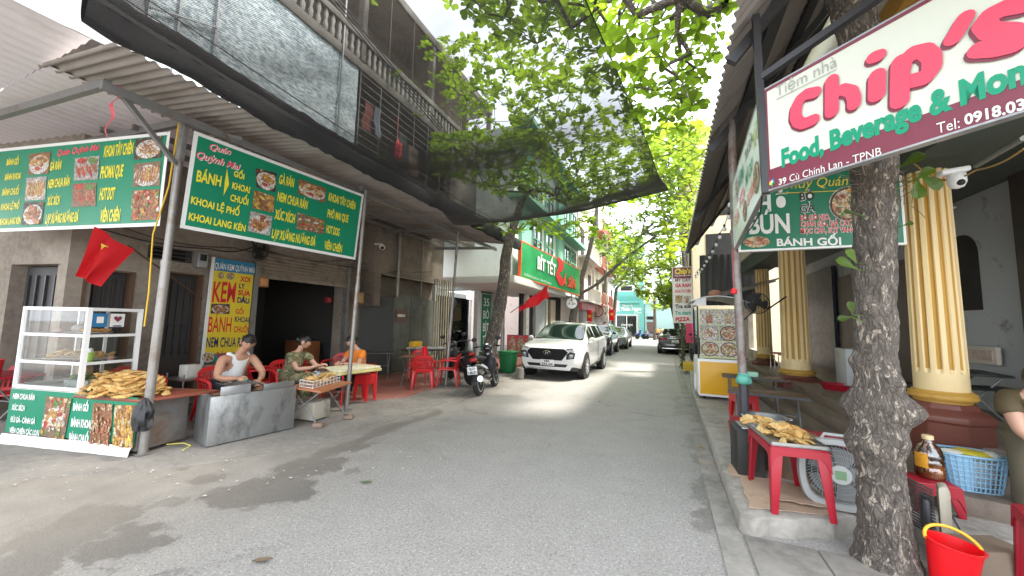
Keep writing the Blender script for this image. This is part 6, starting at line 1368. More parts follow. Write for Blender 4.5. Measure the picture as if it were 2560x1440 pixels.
b = MB(); b.lathe([(.03, 0), (.045, .11), (.047, .115), (.042, .11), (.028, .006)], C(.97, .14, 1.03), 16); tag(b.build('plastic_cup', mat('lime_cup', (.45, .68, .10), .4), smooth=40), 'lime green cup holding napkins inside the glass case', 'cup')
b = MB(); b.ell(C(.97, .14, 1.16), .035, .03, .045, 10, 8); tag(b.build('napkin', K['white'], smooth=60), 'white napkin sticking out of the lime green cup', 'napkin')
b = MB(); b.lathe([(.03, 0), (.035, .06), (.03, .062)], C(1.03, .32, 1.03), 14); tag(b.build('small_jar', mat('pink_jar', (.55, .30, .26), .4), smooth=40), 'small pinkish jar beside the lime cup in the glass case', 'jar')
b = MB(); b.ell(C(.30, .2, 1.40), .075, .05, .028, 14, 8); tag(b.build('pink_bowl', mat('pink_bowl_m', (.62, .40, .44), .45), smooth=60), 'small upturned pink bowl on the top shelf of the glass case', 'bowl')
b = MB(); b.ell(C(.42, .34, 1.43), .11, .08, .06, 16, 8); tag(b.build('clear_bag', mat('grey_bag', (.35, .35, .36), .4, .4, 10), smooth=60), 'crumpled grey bag on the top shelf of the glass case', 'bag')
gt = thing('food_tray', 'glass tray of green vegetables on the bottom of the glass case', 'tray', C(.82, .3, .7)); b = MB(); b.prism([(.62, .12), (1.02, .12), (1.02, .48), (.62, .48)], C(0, 0, .70), cd, cn, (0, 0, .10)); b.build('dish', mat('cloudy_dish', (.42, .46, .42), .3), gt, world=True, bevel=.02); b = MB()
for k in range(30): b.ell(C(R_.uniform(.66, .98), R_.uniform(.16, .44), .80+R_.random()*.04), .05, .03, .02, 8, 5, Matrix.Rotation(R_.random()*6, 3, 'Z'))
b.build('greens', mat('greens', (.12, .17, .06), .6, .4, 12), gt, world=True, smooth=60)
b = MB(); b.prism([(.50, .30), (.60, .30), (.60, .42), (.50, .42)], C(0, 0, .68), cd, cn, (0, 0, .25)); tag(b.build('paper_box', K['card'], bevel=.004), 'upright beige paper box on the bottom of the glass case', 'box')
b = MB(); b.grid(lambda u, v: (lambda a, z: V((-5.70+.11*math.cos(a)*(math.sin(PI*min(.97, z*.75+.22))**.7)*(1+.6*noise.noise(V((math.cos(a)*2.5, math.sin(a)*2.5, z*4)))), 2.40+.09*math.sin(a)*(math.sin(PI*min(.97, z*.75+.22))**.7)*(1+.35*noise.noise(V((math.cos(a)*2+5, math.sin(a)*2, z*3)))), .34+.36*z)))(2*PI*u, v), 30, 14); 
tag(b.build('plastic_bag', mat('black_bag_plastic', (.02, .021, .023), .55, .3, 12, .6, 14), smooth=60), 'black plastic bag tied to the corner awning pole', 'bag').location = (.14, .03, -.02)
# trolley frame handle at the left of the counter
b = MB(); b.tube([C(-.10, .1, .03), C(-.07, .1, .45), C(-.03, .1, .60), C(.05, .1, .62)], .012, 8); b.build('side_handle', mat('pale_tube', (.55, .48, .45), .5), fc, world=True, smooth=50)
# ================================================================ STEEL FRYER AND ORANGE TABLE
fr = thing('fryer_counter', 'stained stainless steel fryer box in front of the man in the white vest', 'fryer', (-5.46, 3.45, .03))
F1 = V((-5.24, 2.93, 0)); F2 = V((-5.06, 3.96, 0)); fd = (F2-F1).normalized(); fn = V((-fd.y, fd.x, 0)); FL = (F2-F1).length
def FP(u, v, z): return F1+fd*u+fn*v+V((0, 0, z))
b = MB(); b.prism([(0, 0), (FL, 0), (FL, .42), (0, .42)], FP(0, 0, .03), fd, fn, (0, 0, .60))
steel2 = mat('stained_steel', (.36, .37, .37), .42, .16, 3, .08, 18, .75, dirt=.34, dc=(.07, .065, .06), ds=1.8, stretch=(1.6, 1.6, .7)); b.build('body', steel2, fr, world=True, bevel=.006)
b = MB(); b.prism([(.06, .04), (FL-.06, .04), (FL-.06, .38), (.06, .38)], FP(0, 0, .632), fd, fn, (0, 0, .006)); b.build('oil_well', mat('dark_oil', (.03, .018, .008), .12), fr, world=True)
b = MB(); b.prism([(.10, .0), (.44, .0), (.44, .012), (.10, .012)], FP(0, 0, .631), fd, fn, (0, 0, .11)); b.build('splash_lid', K['galv'], fr, world=True, bevel=.004)
b = MB(); b.prism([(.60, .0), (1.02, .02), (1.02, .034), (.60, .014)], FP(0, 0, .631), fd, fn, (0, 0, .085)); b.build('splash_lid', mat('lid_grey', (.25, .25, .25), .4, .2, 5, metal=.6), fr, world=True, bevel=.004)
pn = thing('frying_pan', 'steel wok on the fryer in front of the man', 'pan', FP(.5, .2, .64)); b = MB(); b.lathe([(.06, 0), (.14, .03), (.19, .085), (.195, .09), (.185, .088), (.13, .035), (.05, .008)], FP(.40, .22, .64), 24); b.build('bowl', K['stainless'], pn, world=True, smooth=50); b = MB(); b.tube([FP(.22, .26, .73), FP(.14, .28, .76), FP(.14, .18, .76), FP(.22, .16, .73)], .008, 6); b.build('handle', K['darksteel'], pn, world=True)
ot = thing('snack_table', 'low folding table with an orange wooden top and a wire rack of snacks', 'table', (-4.85, 4.2, 0))
tc_ = [onZ(718, 966, .60), onZ(803, 979, .60), onZ(880, 955, .60)]; tc_.append(tc_[0]+tc_[2]-tc_[1])
b = MB(); b.add(tc_+[p-V((0, 0, .025)) for p in tc_], [(0, 1, 2, 3), (7, 6, 5, 4), (0, 4, 5, 1), (1, 5, 6, 2), (2, 6, 7, 3), (3, 7, 4, 0)]); b.build('tabletop', K['orangewood'], ot, world=True, bevel=.005)
cc_ = sum(tc_, V())/4
for a, c in ((tc_[0], (-4.83, 4.18)), (tc_[1], (-5.50, 4.05)), (tc_[2], (-5.45, 4.75)), (tc_[3], (-4.79, 4.71))):
    b = MB(); a = a.lerp(cc_, .15); b.tube([a-V((0, 0, .02)), (c[0], c[1], .03)], .013, 8); b.build('leg', K['greysteel'], ot, smooth=50, world=True)
b = MB(); b.tube([(-4.83, 4.18, .10), (-4.79, 4.71, .10)], .010, 6); b.tube([(-5.2, 4.1, .33), (-5.1, 4.72, .33)], .010, 6); b.build('crossbar', K['greysteel'], ot, world=True)
for k, (x, y) in enumerate(((-4.80, 4.16), (-4.76, 4.70))):
    b = MB(); b.obox((x, y, .055), .14, .10, .06, .4); tag(b.build('brick', mat('hollow_brick', (.24, .17, .13), .9, .2, 10, .3), bevel=.008), ('hollow brick wedged under the near leg of the orange snack table', 'hollow brick under the far leg of the orange snack table')[k], 'brick')
rk = thing('wire_rack', 'white wire rack holding fried snacks on the orange table', 'rack', cc_); ex = (tc_[2]-tc_[1]).normalized(); ey = (tc_[0]-tc_[1]).normalized()
def RP(u, v, z): return cc_+ex*u+ey*v+V((0, 0, z))
wire = mat('white_wire', (.68, .67, .64), .4)
b = MB()
for z in (.012, .06, .105):
    b.tube([RP(-.36, -.14, z), RP(.36, -.14, z), RP(.36, .16, z), RP(-.36, .16, z)], .005, 5, closed=True)
for u in [-.36+.09*k for k in range(9)]:
    for v in (-.14, .16): b.tube([RP(u, v, .0), RP(u, v, .115)], .004, 5)
for v in [-.10+.06*k for k in range(5)]: b.tube([RP(-.36, v, .03), RP(.36, v, .03)], .003, 4)
b.build('wire', wire, rk, world=True)
for k in range(46):
    q = RP(R_.uniform(-.26, .30), R_.uniform(-.10, .12), .05+R_.random()*.08); b = MB()
    o = dupo(P0, q, (R_.gauss(0, .5), R_.gauss(0, .4), R_.random()*6.28), 'fried roll heaped in the white wire rack', (.95, .55, 1.6), 'fried rolls in the wire rack')
b = MB(); b.lathe([(.045, 0), (.045, .12), (.02, .14), (.02, .16)], RP(.16, .22, 0), 14); tag(b.build('tin_can', mat('tin_blue', (.30, .36, .50), .35), smooth=40), 'grey-blue tin standing behind the wire rack', 'tin')
yt = thing('tray_table', 'table covered with a yellow patterned sheet beside the orange-shirted person', 'table', (-5.35, 5.35, 0)); q = [onZ(800, 925, .68), onZ(905, 943, .68), onZ(925, 922, .68)]; 
b = MB(); b.obox((-5.55, 5.45, .66), .62, .95, .05, -.15); b.build('tabletop', mat('yellow_sheet', (.62, .54, .22), .5, .35, 14), yt, world=True, bevel=.006)
b = MB(); b.obox((-5.55, 5.45, .71), .60, .90, .04, -.15); b.build('paper_sheets', mat('pale_sheets', (.70, .66, .46), .7, .3, 9), yt, world=True, bevel=.004)
for sx in (-.26, .26):
    for sy in (-.42, .42): b = MB(); b.tube([(-5.55+sx, 5.45+sy, .63), (-5.55+sx, 5.45+sy, .04)], .014, 6); b.build('leg', K['red'], yt, world=True)
bw = plate_of('dark bowl of filling between the woman and the yellow tray table', (-5.75, 4.98, .66), .13, K['white'], 12, mat('filling', (.10, .05, .03), .5), .05)
# boxes under the orange table
b = MB(); b.obox((-5.35, 4.45, .18), .5, .35, .28, .1); tag(b.build('foam_box', mat('dirty_foam', (.50, .46, .38), .8, .1, 5, dirt=.3), bevel=.02), 'dirty white foam box under the orange snack table', 'box')
b = MB(); b.obox((-5.6, 4.6, .08), .35, .5, .12, .2); tag(b.build('crate', mat('green_crate', (.02, .10, .06), .5), bevel=.01), 'dark green crate behind the foam box under the snack table', 'crate')
# ================================================================ FLAG, RIBBON, CABLES at the corner
cf = thing('red_flag', 'red flag with a yellow star hanging from a slanting pole behind the glass case', 'flag', (-6.5, 2.3, 2)); fx = -6.6
b = MB(); b.tube([onX(505, 748, -7.7), onX(318, 612, fx)], .012, 8); b.build('pole', K['wood'], cf, world=True)
A_, B_, C_, D_ = onX(236, 566, fx), onX(330, 624, fx), onX(242, 716, fx), onX(187, 690, fx)
b = MB(); b.grid(lambda u, v: A_.lerp(B_, u).lerp(D_.lerp(C_, u), v)+V((.05*math.sin(u*10+v*3)*v, .03*math.sin(u*8), .02*math.sin(PI*u)*v)), 20, 16); b.build('cloth', K['flag'], cf, world=True, smooth=70)
b = MB(); b.add([onX(253, 608, fx+.06), onX(272, 618, fx+.07), onX(253, 624, fx+.07), onX(262, 616, fx+.065)], [(0, 3, 1), (0, 2, 3)]); b.build('star', LET['gold'], cf, world=True)
b = MB(); b.grid(lambda u, v: V((-5.45-.10*v+.04*(u-.5)*(1+math.sin(v*5))+.015*math.sin(v*23), 1.86-.02*v+.02*math.sin(v*17), 4.06-.66*v)), 4, 40); b.ell((-5.45, 1.86, 4.06), .06, .05, .05, 10, 6); tag(b.build('red_ribbon', mat('ribbon_red', (.60, .07, .10), .5, .2, 30, trans=.2), smooth=60), 'long red ribbon tied to the awning beam above the left menu banner', 'ribbon')
def cable(label, pts, r_, c, name='cable', sag=0, cat='cable'):
    P = []
    for a, d in zip(pts, pts[1:]):
        a = V(a); d = V(d)
        for k in range(14): P.append(a.lerp(d, k/14)-V((0, 0, sag*math.sin(PI*k/14))))
    P.append(V(pts[-1])); b = MB(); b.tube(P, r_, 6); return tag(b.build(name, mat('cable_'+name+cat, c, .6), smooth=60), label, cat)
cable('yellow cable running down the corner awning pole', [(-5.52, 2.45, 4.05), (-5.57, 2.44, 3.2), (-5.66, 2.38, 2.6), (-5.66, 2.40, 1.9), (-5.72, 2.42, 1.5)], .009, (.62, .38, .02), 'yellow_cable')
cable('thin yellow wire along the underside of the left awning', [(-5.55, 2.5, 4.02), (-5.3, 4.0, 3.98), (-5.1, 6.2, 3.95)], .005, (.5, .36, .12), 'yellow_wire', .03)
cable('yellow hose lying on the ground between counter and fryer', [(-5.7, 2.75, .05), (-5.55, 2.85, .06), (-5.4, 2.85, .05), (-5.3, 2.72, .05)], .008, (.55, .50, .12), 'hose')
# ================================================================ SHOP DOORWAY AND SHACK
pf = thing('framed_picture', 'large dark framed landscape picture hanging inside the shop', 'picture', (-11.8, 6, 1.2)); x = -11.85; q0 = onX(676, 810, x); q1 = onX(800, 722, x)
b = MB(); b.box(x, x+.05, q0.y, q1.y, q0.z, q1.z); b.build('frame', K['wood'], pf, world=True, bevel=.01); b = MB(); b.box(x+.051, x+.06, q0.y+.12, q1.y-.12, q0.z+.12, q1.z-.12)
mm, t, p_, vec = newmat('landscape_print'); n = noi(t, vec, 2.2, 6); t.links.new(mixc(t, ramp(t, n, .4, .62), (.09, .12, .06), (.40, .38, .24)), p_.inputs['Base Color']); b.build('print', mm, pf, world=True)
for k, (y, lb) in enumerate(((5.55, 'carved dark wooden chair inside the shop, left one'), (6.35, 'carved dark wooden chair inside the shop, right one'))):
    wc = thing('wooden_chair', lb, 'chair', (-9.9, y, .04)); b = MB(); b.box(-10.2, -9.75, y-.25, y+.25, .42, .48); b.build('seat', K['wood'], wc, world=True, bevel=.01)
    b = MB(); b.tube([(-10.2, y-.24, .48), (-10.24, y-.24, 1.05), (-10.25, y-.12, 1.2), (-10.25, y+.12, 1.2), (-10.24, y+.24, 1.05), (-10.2, y+.24, .48)], .022, 8); b.box(-10.25, -10.21, y-.08, y+.08, .48, 1.18); b.build('backrest', mat('polished_wood', (.10, .035, .02), .25), wc, world=True, smooth=40)
    for sx in (-10.17, -9.79):
        for sy in (-.21, .21): b = MB(); b.box(sx-.025, sx+.025, y+sy-.025, y+sy+.025, .03, .419); b.build('leg', K['wood'], wc, world=True)
b = MB(); b.box(-9.7, -8.9, 7.15, 7.6, .03, 1.0); tag(b.build('wood_counter', mat('orange_counter', (.36, .13, .05), .4, .2, 3), bevel=.01), 'orange-brown wooden counter just inside the shop doorway', 'counter')
wf = thing('wall_fan', 'black wall fan above the shop doorway next to the yellow banner', 'fan', onX(652, 625, -7.75)); c = onX(652, 628, -7.72)
def fanhead(root, c, r_, ax, m, blades=3):
    ax = V(ax).normalized(); a = ax.orthogonal().normalized(); d = ax.cross(a); b = MB()
    for rr in (1, .8, .6, .4, .2): b.tube([c+(a*math.cos(2*PI*k/28)+d*math.sin(2*PI*k/28))*r_*rr+ax*(.05*(1-rr*rr)) for k in range(28)], .004 if rr < 1 else .009, 5, closed=True)
    for k in range(24): t = 2*PI*k/24; e = a*math.cos(t)+d*math.sin(t); b.tube([c+ax*.05+e*.02, c+ax*.035+e*r_*.6, c+e*r_], .003, 4)
    b.build('grille', m, root, world=True)
    for i in range(blades):
        b = MB(); t0 = 2*PI*i/blades; b.grid(lambda u, v: c-ax*.03+(a*math.cos(t0+(v-.5)*1.3)+d*math.sin(t0+(v-.5)*1.3))*(r_*(.15+.72*u))+ax*(.05*(v-.5)), 6, 6); b.build('blade', m, root, world=True, smooth=60)
    b = MB(); b.ell(c-ax*.09, .07, .07, .07, 12, 8); b.build('motor', m, root, world=True, smooth=60)
fanhead(wf, c, .20, (1, .3, -.25), K['black']); b = MB(); b.tube([c+V((-.1, 0, .0)), (-7.98, c.y-.05, c.z+.25)], .02, 8); b.build('bracket', K['black'], wf, world=True)
for nm, px, py, x, w_, h, c, lb, ct in (('altar_box', 896, 745, -7.5, .28, .32, (.20, .12, .05), 'small framed wooden shrine box on the peeling pillar', 'box'), ('wall_lantern', 655, 705, -7.9, .22, .22, (.25, .12, .05), 'small brown wall lantern beside the roller shutter', 'lantern'), ('red_charm', 820, 750, -8.6, .16, .16, (.30, .04, .04), 'dark red charm hanging inside the doorway', 'charm')):
    q = onX(px, py, x); b = MB(); b.box(q.x-.06, q.x+.06, q.y-w_/2, q.y+w_/2, q.z-h/2, q.z+h/2); r = thing(nm, lb, ct, q); b.build('case', mat(nm, c, .6, .3, 12), r, world=True, bevel=.01); b = MB(); b.box(q.x+.061, q.x+.07, q.y-w_*.35, q.y+w_*.35, q.z-h*.35, q.z+h*.35); b.build('front', mat(nm+'_front', [min(1, v*2.2) for v in c], .5, .5, 20), r, world=True)
sk = thing('sheet_shack', 'shack wall of dull grey-green metal sheets and mouldy concrete behind the red chairs', 'shack', (-7.5, 9.5, 0))
sheet = mat('old_sheet', (.125, .135, .115), .55, .25, 2.5, .1, 20, .3, dirt=.4, dc=(.06, .045, .03), ds=2); 
b = MB(); b.prism([(0, 0), (1, 0), (1, 1), (0, 1)], (-8.0, 8.06, .04), V((.5, .82, 0)), V((0, 0, 2.25)), V((-.03, .02, 0))); b.build('metal_sheet', mat('dark_sheet', (.05, .052, .05), .6, .25, 2), sk, world=True)  # darker copy of the sheet metal; this face's shade is in the colour
for k in range(3):
    y0 = 8.90+k*.80; b = MB(); b.grid(lambda u, v: V((-7.5+.006*math.sin(u*40)+.02*k % .03, y0+.79*u, .04+(2.38-.05*k)*v)), 30, 2); b.build('metal_sheet', sheet, sk, world=True, thick=.008)
b = MB(); b.box(-8.2, -7.55, 8.06, 11.55, 2.95, 4.6); b.box(-8.2, -8.0, 8.05, 11.55, 0, 2.949); b.box(-8.0, -7.50, 8.06, 8.3, 2.0, 2.949); b.build('old_wall', K['dirtwall'], sk, world=True, bevel=.01)
b = MB(); b.tube([(-7.45, 8.95, 2.3), (-7.45, 8.95, 4.4)], .05, 10); b.tube([(-7.5, 10.2, 2.4), (-7.5, 10.2, 4.4)], .02, 8); b.tube([(-7.46, 8.3, 2.93), (-7.46, 11.5, 2.93)], .02, 8); b.build('pipe', K['polesteel'], sk, world=True, smooth=50)
b = MB(); b.grid(lambda u, v: V((-7.53+.003, 9.15+.75*u, 1.72+.62*v)), 2, 2); b.build('faded_poster', mat('faded_poster', (.16, .11, .10), .6, .5, 6), sk, world=True)
b = MB(); s = Sign(sk, (-7.48, 9.05, 1.72), (0, 1, 0), (0, 0, 1)); b.box(-7.49, -7.475, 9.0, 9.45, 1.55, 1.95); b.build('notice_board', mat('brown_notice', (.13, .07, .05), .6), sk, world=True)
b = MB()
for k in range(7): b.box(-7.475, -7.47, 9.05+.05*k, 9.09+.05*k, 1.72, 1.80)
b.build('notice_print', K['offwhite'], sk, world=True)
pb = thing('bamboo_poles', 'bundle of pale poles leaning upright at the end of the metal shack', 'poles', (-6.9, 10.6, 0))
for k in range(8): b = MB(); x = -7.0+.02*k; y = 10.15+.11*k; b.tube([(x+.25, y-.25, .05), (x, y+.1, 3.0)], .028, 8); b.build('pole', mat('bamboo_%d' % (k % 3), (.30+.04*(k % 3), .27+.03*(k % 3), .22), .6, .2, 6), pb, world=True, smooth=50)
b = MB(); q = onX(955, 640-22, -7.3); b.ell(q, .09, .09, .08, 16, 10); r = thing('dome_camera', 'white dome camera on the stained wall above the shack', 'camera', q); b.build('dome', K['white'], r, world=True, smooth=60); b = MB(); b.ell(q+V((.06, -.05, -.03)), .045, .045, .045, 10, 8); b.build('lens', K['black'], r, world=True, smooth=60); b = MB(); b.bar(q+V((0, 0, .08)), q+V((-.25, 0, .10)), .05); b.build('bracket', K['white'], r, world=True)
# dark table by the pillar, low table of folded rolls, orange-topped table
folding_table('dark wooden table against the grey metal sheet', (-7.15, 7.9, .04), .6, .8, .5, .72, K['wood'])
lt = folding_table('dark side table carrying white rolls and a yellow box before the shack', (-6.75, 9.35, .04), 1.0, 1.2, .55, .72, K['wood'])
for k in range(5):
    b = MB(); y = 9.2+.07*k; b.tube([(-7.05+.12*k, 9.0+.05*k, .80+.02*(k % 2)), (-6.55+.1*k, 9.55+.04*k, .80+.02*(k % 2))], .03, 8); tag(b.build('cloth_roll', mat('roll_%d' % k, (.55-.05*k, .54-.05*k, .53-.05*k), .7, .2, 8), smooth=50), ('thick white roll', 'pale grey roll', 'grey roll', 'dark grey roll', 'darkest roll')[k]+' lying on the side table before the shack', 'roll', 'rolls on the side table')
q = onX(1040, 860, -6.85)
bx = thing('yellow_box', 'yellow box standing on the side table before the shack', 'box', q); b = MB(); b.obox(q, .18, .40, .16, .1); b.build('carton', K['yellow'], bx, world=True, bevel=.006)
oc = folding_table('square orange-topped table among the red chairs by the third pole', (-5.75, 7.75, .04), .35, .75, .60, .70, K['orangewood'])
b = MB(); b.lathe([(.065, 0), (.06, .22), (.062, .225), (.05, .22), (.05, .02)], (-5.62, 7.9, .745), 18); tag(b.build('red_canister', K['brightred'], smooth=40), 'red cylinder holder standing on the orange-topped table', 'holder')
b = MB()
for k in range(60):
    a = R_.gauss(0, .18); b.tube([(-6.6, 8.6, .45), (-6.45+.25*math.sin(a), 8.45+.3*math.sin(a*1.7), .05)], .004, 4)
b.tube([(-6.6, 8.6, .44), (-6.85, 8.85, 1.0)], .014, 6); tag(b.build('broom', mat('broom_straw', (.42, .34, .18), .8)), 'straw broom leaning beside the side table', 'broom')
b = MB(); b.obox((-5.9, 10.0, .35), .03, .42, .6, .3, .3); tag(b.build('board', K['plaster'], bevel=.006), 'pale board leaning left of the motorbike', 'board')
# lit room furniture, bin, stump, poster board
for k, (x, y) in enumerate(((-8.6, 12.6), (-8.7, 13.4), (-8.3, 14.2))): folding_table(('dark table in the lit room, nearest the glass', 'dark table in the middle of the lit room', 'dark table in the lit room by the green door')[k], (x, y, .05), .2, .9, .6, .75, K['darksteel'])
bn = thing('waste_bin', 'green plastic waste bin beside the white SUV', 'bin', (-4.72, 11.0, .03)); q = onZ(1270, 930, .03); bx_, by_ = q.x, q.y
b = MB(); b.add([(bx_+sx*(.20 if z == 0 else .25), by_+sy*(.18 if z == 0 else .24), .03+z) for z in (0, .62) for sx, sy in ((-1, -1), (1, -1), (1, 1), (-1, 1))], [(3, 2, 1, 0), (4, 5, 6, 7), (0, 1, 5, 4), (1, 2, 6, 5), (2, 3, 7, 6), (3, 0, 4, 7)]); b.build('body', K['green'], bn, world=True, bevel=.025)
b = MB(); b.box(bx_-.28, bx_+.28, by_-.27, by_+.27, .651, .70); b.build('lid', K['green'], bn, world=True, bevel=.018); b = MB(); b.tube([(bx_-.2, by_-.29, .62), (bx_+.2, by_-.29, .62)], .018, 8); b.build('handle', K['green'], bn, world=True)
q = onZ(1300, 945, .03); b = MB(); b.lathe([(.11, 0), (.105, .20), (.10, .30), (.02, .305)], (q.x, q.y, .02), 20, rfun=lambda t, z: 1+.05*math.sin(3*t)); tag(b.build('concrete_stump', K['concrete'], smooth=40), 'short round concrete stump beside the SUV bumper', 'stump')
pb_ = thing('poster_board', 'red board of food pictures standing before the restaurant', 'board', (-5.6, 13, .1)); s = Sign(pb_, onY(1268, 890, 13.0), (1, .25, 0), (0, 0, 1)); w2 = s.uv(1335, 885).x; h2 = s.uv(1270, 838).y
panel(pb_, s, 0, 0, w2, h2, LET['red'], .05, 'panel', frame=.02, fm=K['darksteel'])
for i in range(3): s.pic([(w2*(.04+.32*i), h2*.94), (w2*(.33+.32*i), h2*.94), (w2*(.33+.32*i), h2*.1), (w2*(.04+.32*i), h2*.1)], 'bowl', px=False, seed=90+i, shape='el', k=.008)
s.done()
potplant('potted_plant', 'dark leafy potted plant next to the motorbike mirror', (-5.3, 9.6, .05), 40, .75, .35, (.03, .06, .02))
rt2 = thing('metal_rack', 'small metal trolley with boxes behind the corner awning pole', 'rack', (-7.2, 3.6, .04)); b = MB(); b.box(-7.5, -7.0, 3.5, 4.1, .60, .63); b.box(-7.5, -7.0, 3.5, 4.1, .25, .27); b.build('shelf', K['stainless'], rt2, world=True)
for x in (-7.48, -7.02):
    for y in (3.52, 4.08): b = MB(); b.tube([(x, y, .04), (x, y, .70)], .012, 6); b.build('leg', K['galv'], rt2, world=True)
b = MB(); b.obox((-7.25, 3.72, .73), .2, .22, .2, .1); tag(b.build('carton_box', K['offwhite'], bevel=.006), 'white carton on the small metal trolley', 'box'); b = MB(); b.obox((-7.22, 3.98, .71), .2, .18, .16, .1); tag(b.build('carton_box', K['galv'], bevel=.006), 'grey carton beside the white one on the metal trolley', 'box')
folding_table('dark red table behind the left edge of the glass case', (-8.6, 2.15, .04), .2, .9, .6, .72, K['darkred'])
b = MB(); b.lathe([(.10, 0), (.12, .22), (.122, .226), (.11, .22)], (-8.35, 1.98, .765), 16); tag(b.build('red_tub', K['red'], smooth=40), 'red tub on the table at the left edge', 'tub')

lit = MB()
for k in range(90):
    px = R_.uniform(0, 1150); py = 1130+R_.uniform(0, 110)-.10*max(0, px-400)+R_.gauss(0, 12); q = onZ(px, py, .018)
    if q.x < -6.9 and q.y > 1.7: continue
    a = R_.random()*6.28; s_ = R_.uniform(.006, .022); lit.add([q+V((math.cos(a)*s_, math.sin(a)*s_, 0)), q+V((-math.sin(a)*s_*.7, math.cos(a)*s_*.7, .004)), q-V((math.cos(a)*s_, math.sin(a)*s_, 0)), q+V((math.sin(a)*s_*.7, -math.cos(a)*s_*.7, .003))], [(0, 1, 2, 3)])
tag(lit.build('litter', mat('paper_scraps', (.48, .45, .40), .9, .5, 9)), 'small paper scraps and grit scattered along the edge of the left pavement', 'litter', kind='stuff')

mt_ = thing('electric_meter', 'grey electric meter box on the wall between the yellow banner and the doors', 'meter', (-7.98, 4.1, 2.1)); b = MB(); b.box(-7.995, -7.86, 3.98, 4.14, 2.52, 2.80); b.build('box', K['galv'], mt_, world=True, bevel=.012); b = MB(); b.box(-7.86, -7.85, 4.01, 4.11, 2.64, 2.76); b.build('window', K['carglass'], mt_, world=True)
cable('black cable sagging along the wall under the awning', [(-7.95, 2.6, 2.95), (-7.95, 4.2, 2.9), (-7.95, 5.0, 3.1), (-7.95, 7.6, 3.05), (-7.4, 9.0, 3.1)], .010, (.03, .03, .03), 'wall_cable', .08)
cable('second black cable tangled along the wall under the awning', [(-7.94, 2.6, 3.1), (-7.94, 4.6, 3.0), (-7.94, 7.6, 3.25), (-7.4, 10.6, 3.3)], .008, (.035, .03, .03), 'wall_cable', .14)
# ================================================================ RIGHT SIDE OBJECTS
tb = make_stool('tall dark red plastic table carrying a tray of fried pastries on the raised platform', K['darkred'], .43, .70, .53, 'dark red plastic tables', 'plastic_table', 'table', .02, .05)
tb.location = (.97, 4.07, .15); tb.rotation_euler = (0, 0, .06)
d2 = dup(tb, (2.22, 3.33, .02), -.35, 'dark red plastic table with a silver plate at the bottom right corner', (1.05, .9, .95))
tm = thing('baking_tray', 'rectangular steel tray of pastries on the tall dark red table', 'tray', (.97, 4.05, .685)); Rz = Matrix.Rotation(.10, 3, 'Z'); tcn = V((.965, 4.06, .682))
b = MB(); w_, d_ = .40, .62
for (x0, x1, y0, y1, z1) in ((-w_/2, w_/2, -d_/2, d_/2, .008), (-w_/2, -w_/2+.012, -d_/2, d_/2, .03), (w_/2-.012, w_/2, -d_/2, d_/2, .03), (-w_/2, w_/2, -d_/2, -d_/2+.012, .03), (-w_/2, w_/2, d_/2-.012, d_/2, .03)):
    b.obox(tcn+Rz @ V(((x0+x1)/2, (y0+y1)/2, z1/2)), x1-x0, y1-y0, z1, .10)
b.build('tray', K['stainless'], tm, world=True); 
PG2 = 'golden fried pastries on the steel tray'
for k in range(58):
    x = R_.gauss(0, .085); y = R_.gauss(.01, .15); x = max(-.15, min(.15, x)); y = max(-.24, min(.26, y))
    h = .025+.075*max(0, 1-(x/.17)**2-(y/.28)**2)*R_.uniform(.3, 1)
    dupo(P0, tcn+Rz @ V((x, y, h)), (R_.gauss(.1, .35), R_.gauss(0, .3), R_.random()*6.28), 'golden half-moon fried pastry heaped on the steel tray', (1.0, 1.0, 1.0), PG2)
sv = thing('charcoal_stove', 'black square charcoal stove at the pavement edge behind the dark red table', 'stove', (.74, 4.62, .15)); b = MB(); b.obox((.775, 4.66, .375), .24, .34, .45, .05); b.build('body', mat('sooty_metal', (.035, .033, .03), .6, .4, 5, .2, 30, .3, dirt=.3, dc=(.12, .10, .08)), sv, world=True, bevel=.01)
b = MB(); b.obox((.775, 4.66, .605), .26, .36, .012, .05); b.build('rim', K['darksteel'], sv, world=True)
tm2 = thing('baking_tray', 'small steel tray with pastries on the black charcoal stove', 'tray', (.80, 4.62, .62)); b = MB(); b.obox((.86, 4.62, .625), .32, .30, .012, .05); b.build('tray', K['stainless'], tm2, world=True, bevel=.003)
for k in range(26): dupo(P0, V((.86+R_.uniform(-.12, .13), 4.62+R_.uniform(-.11, .12), .645+R_.random()*.05)), (R_.gauss(.1, .35), R_.gauss(0, .3), R_.random()*6.28), 'golden fried pastry on the small tray over the charcoal stove', None, 'fried pastries on the small tray')
pt = thing('cooking_pot', 'wide silver cooking pot behind the black stove at the awning pole', 'pot', (1.02, 5.05, .55)); c = V((1.03, 5.02, .50)); b = MB(); b.lathe([(.02, 0), (.16, 0), (.185, .03), (.19, .15), (.205, .155), (.205, .162), (.18, .155), (.175, .03), (.02, .02)], c, 32); b.build('bowl', K['stainless'], pt, world=True, smooth=40)
for sx in (-1, 1): b = MB(); b.tube([c+V((sx*.20, -.04, .14)), c+V((sx*.235, -.03, .15)), c+V((sx*.235, .03, .15)), c+V((sx*.20, .04, .14))], .006, 6); b.build('handle', K['galv'], pt, world=True)
b = MB(); b.obox((1.05, 5.05, .325), .42, .42, .34, .2); tag(b.build('wooden_crate', K['wood'], bevel=.01), 'dark wooden crate under the silver cooking pot', 'crate')
b = MB(); b.lathe([(.20, 0), (.21, .08), (.20, .16), (.21, .24), (.205, .40), (.19, .42), (.02, .42)], (1.22, 4.75, .15), 26); tag(b.build('rusty_drum', mat('rusty_drum_m', (.20, .11, .055), .8, .3, 5, .2, 30, dirt=.5), smooth=40), 'rusty brown drum on the platform behind the dark red table', 'drum')
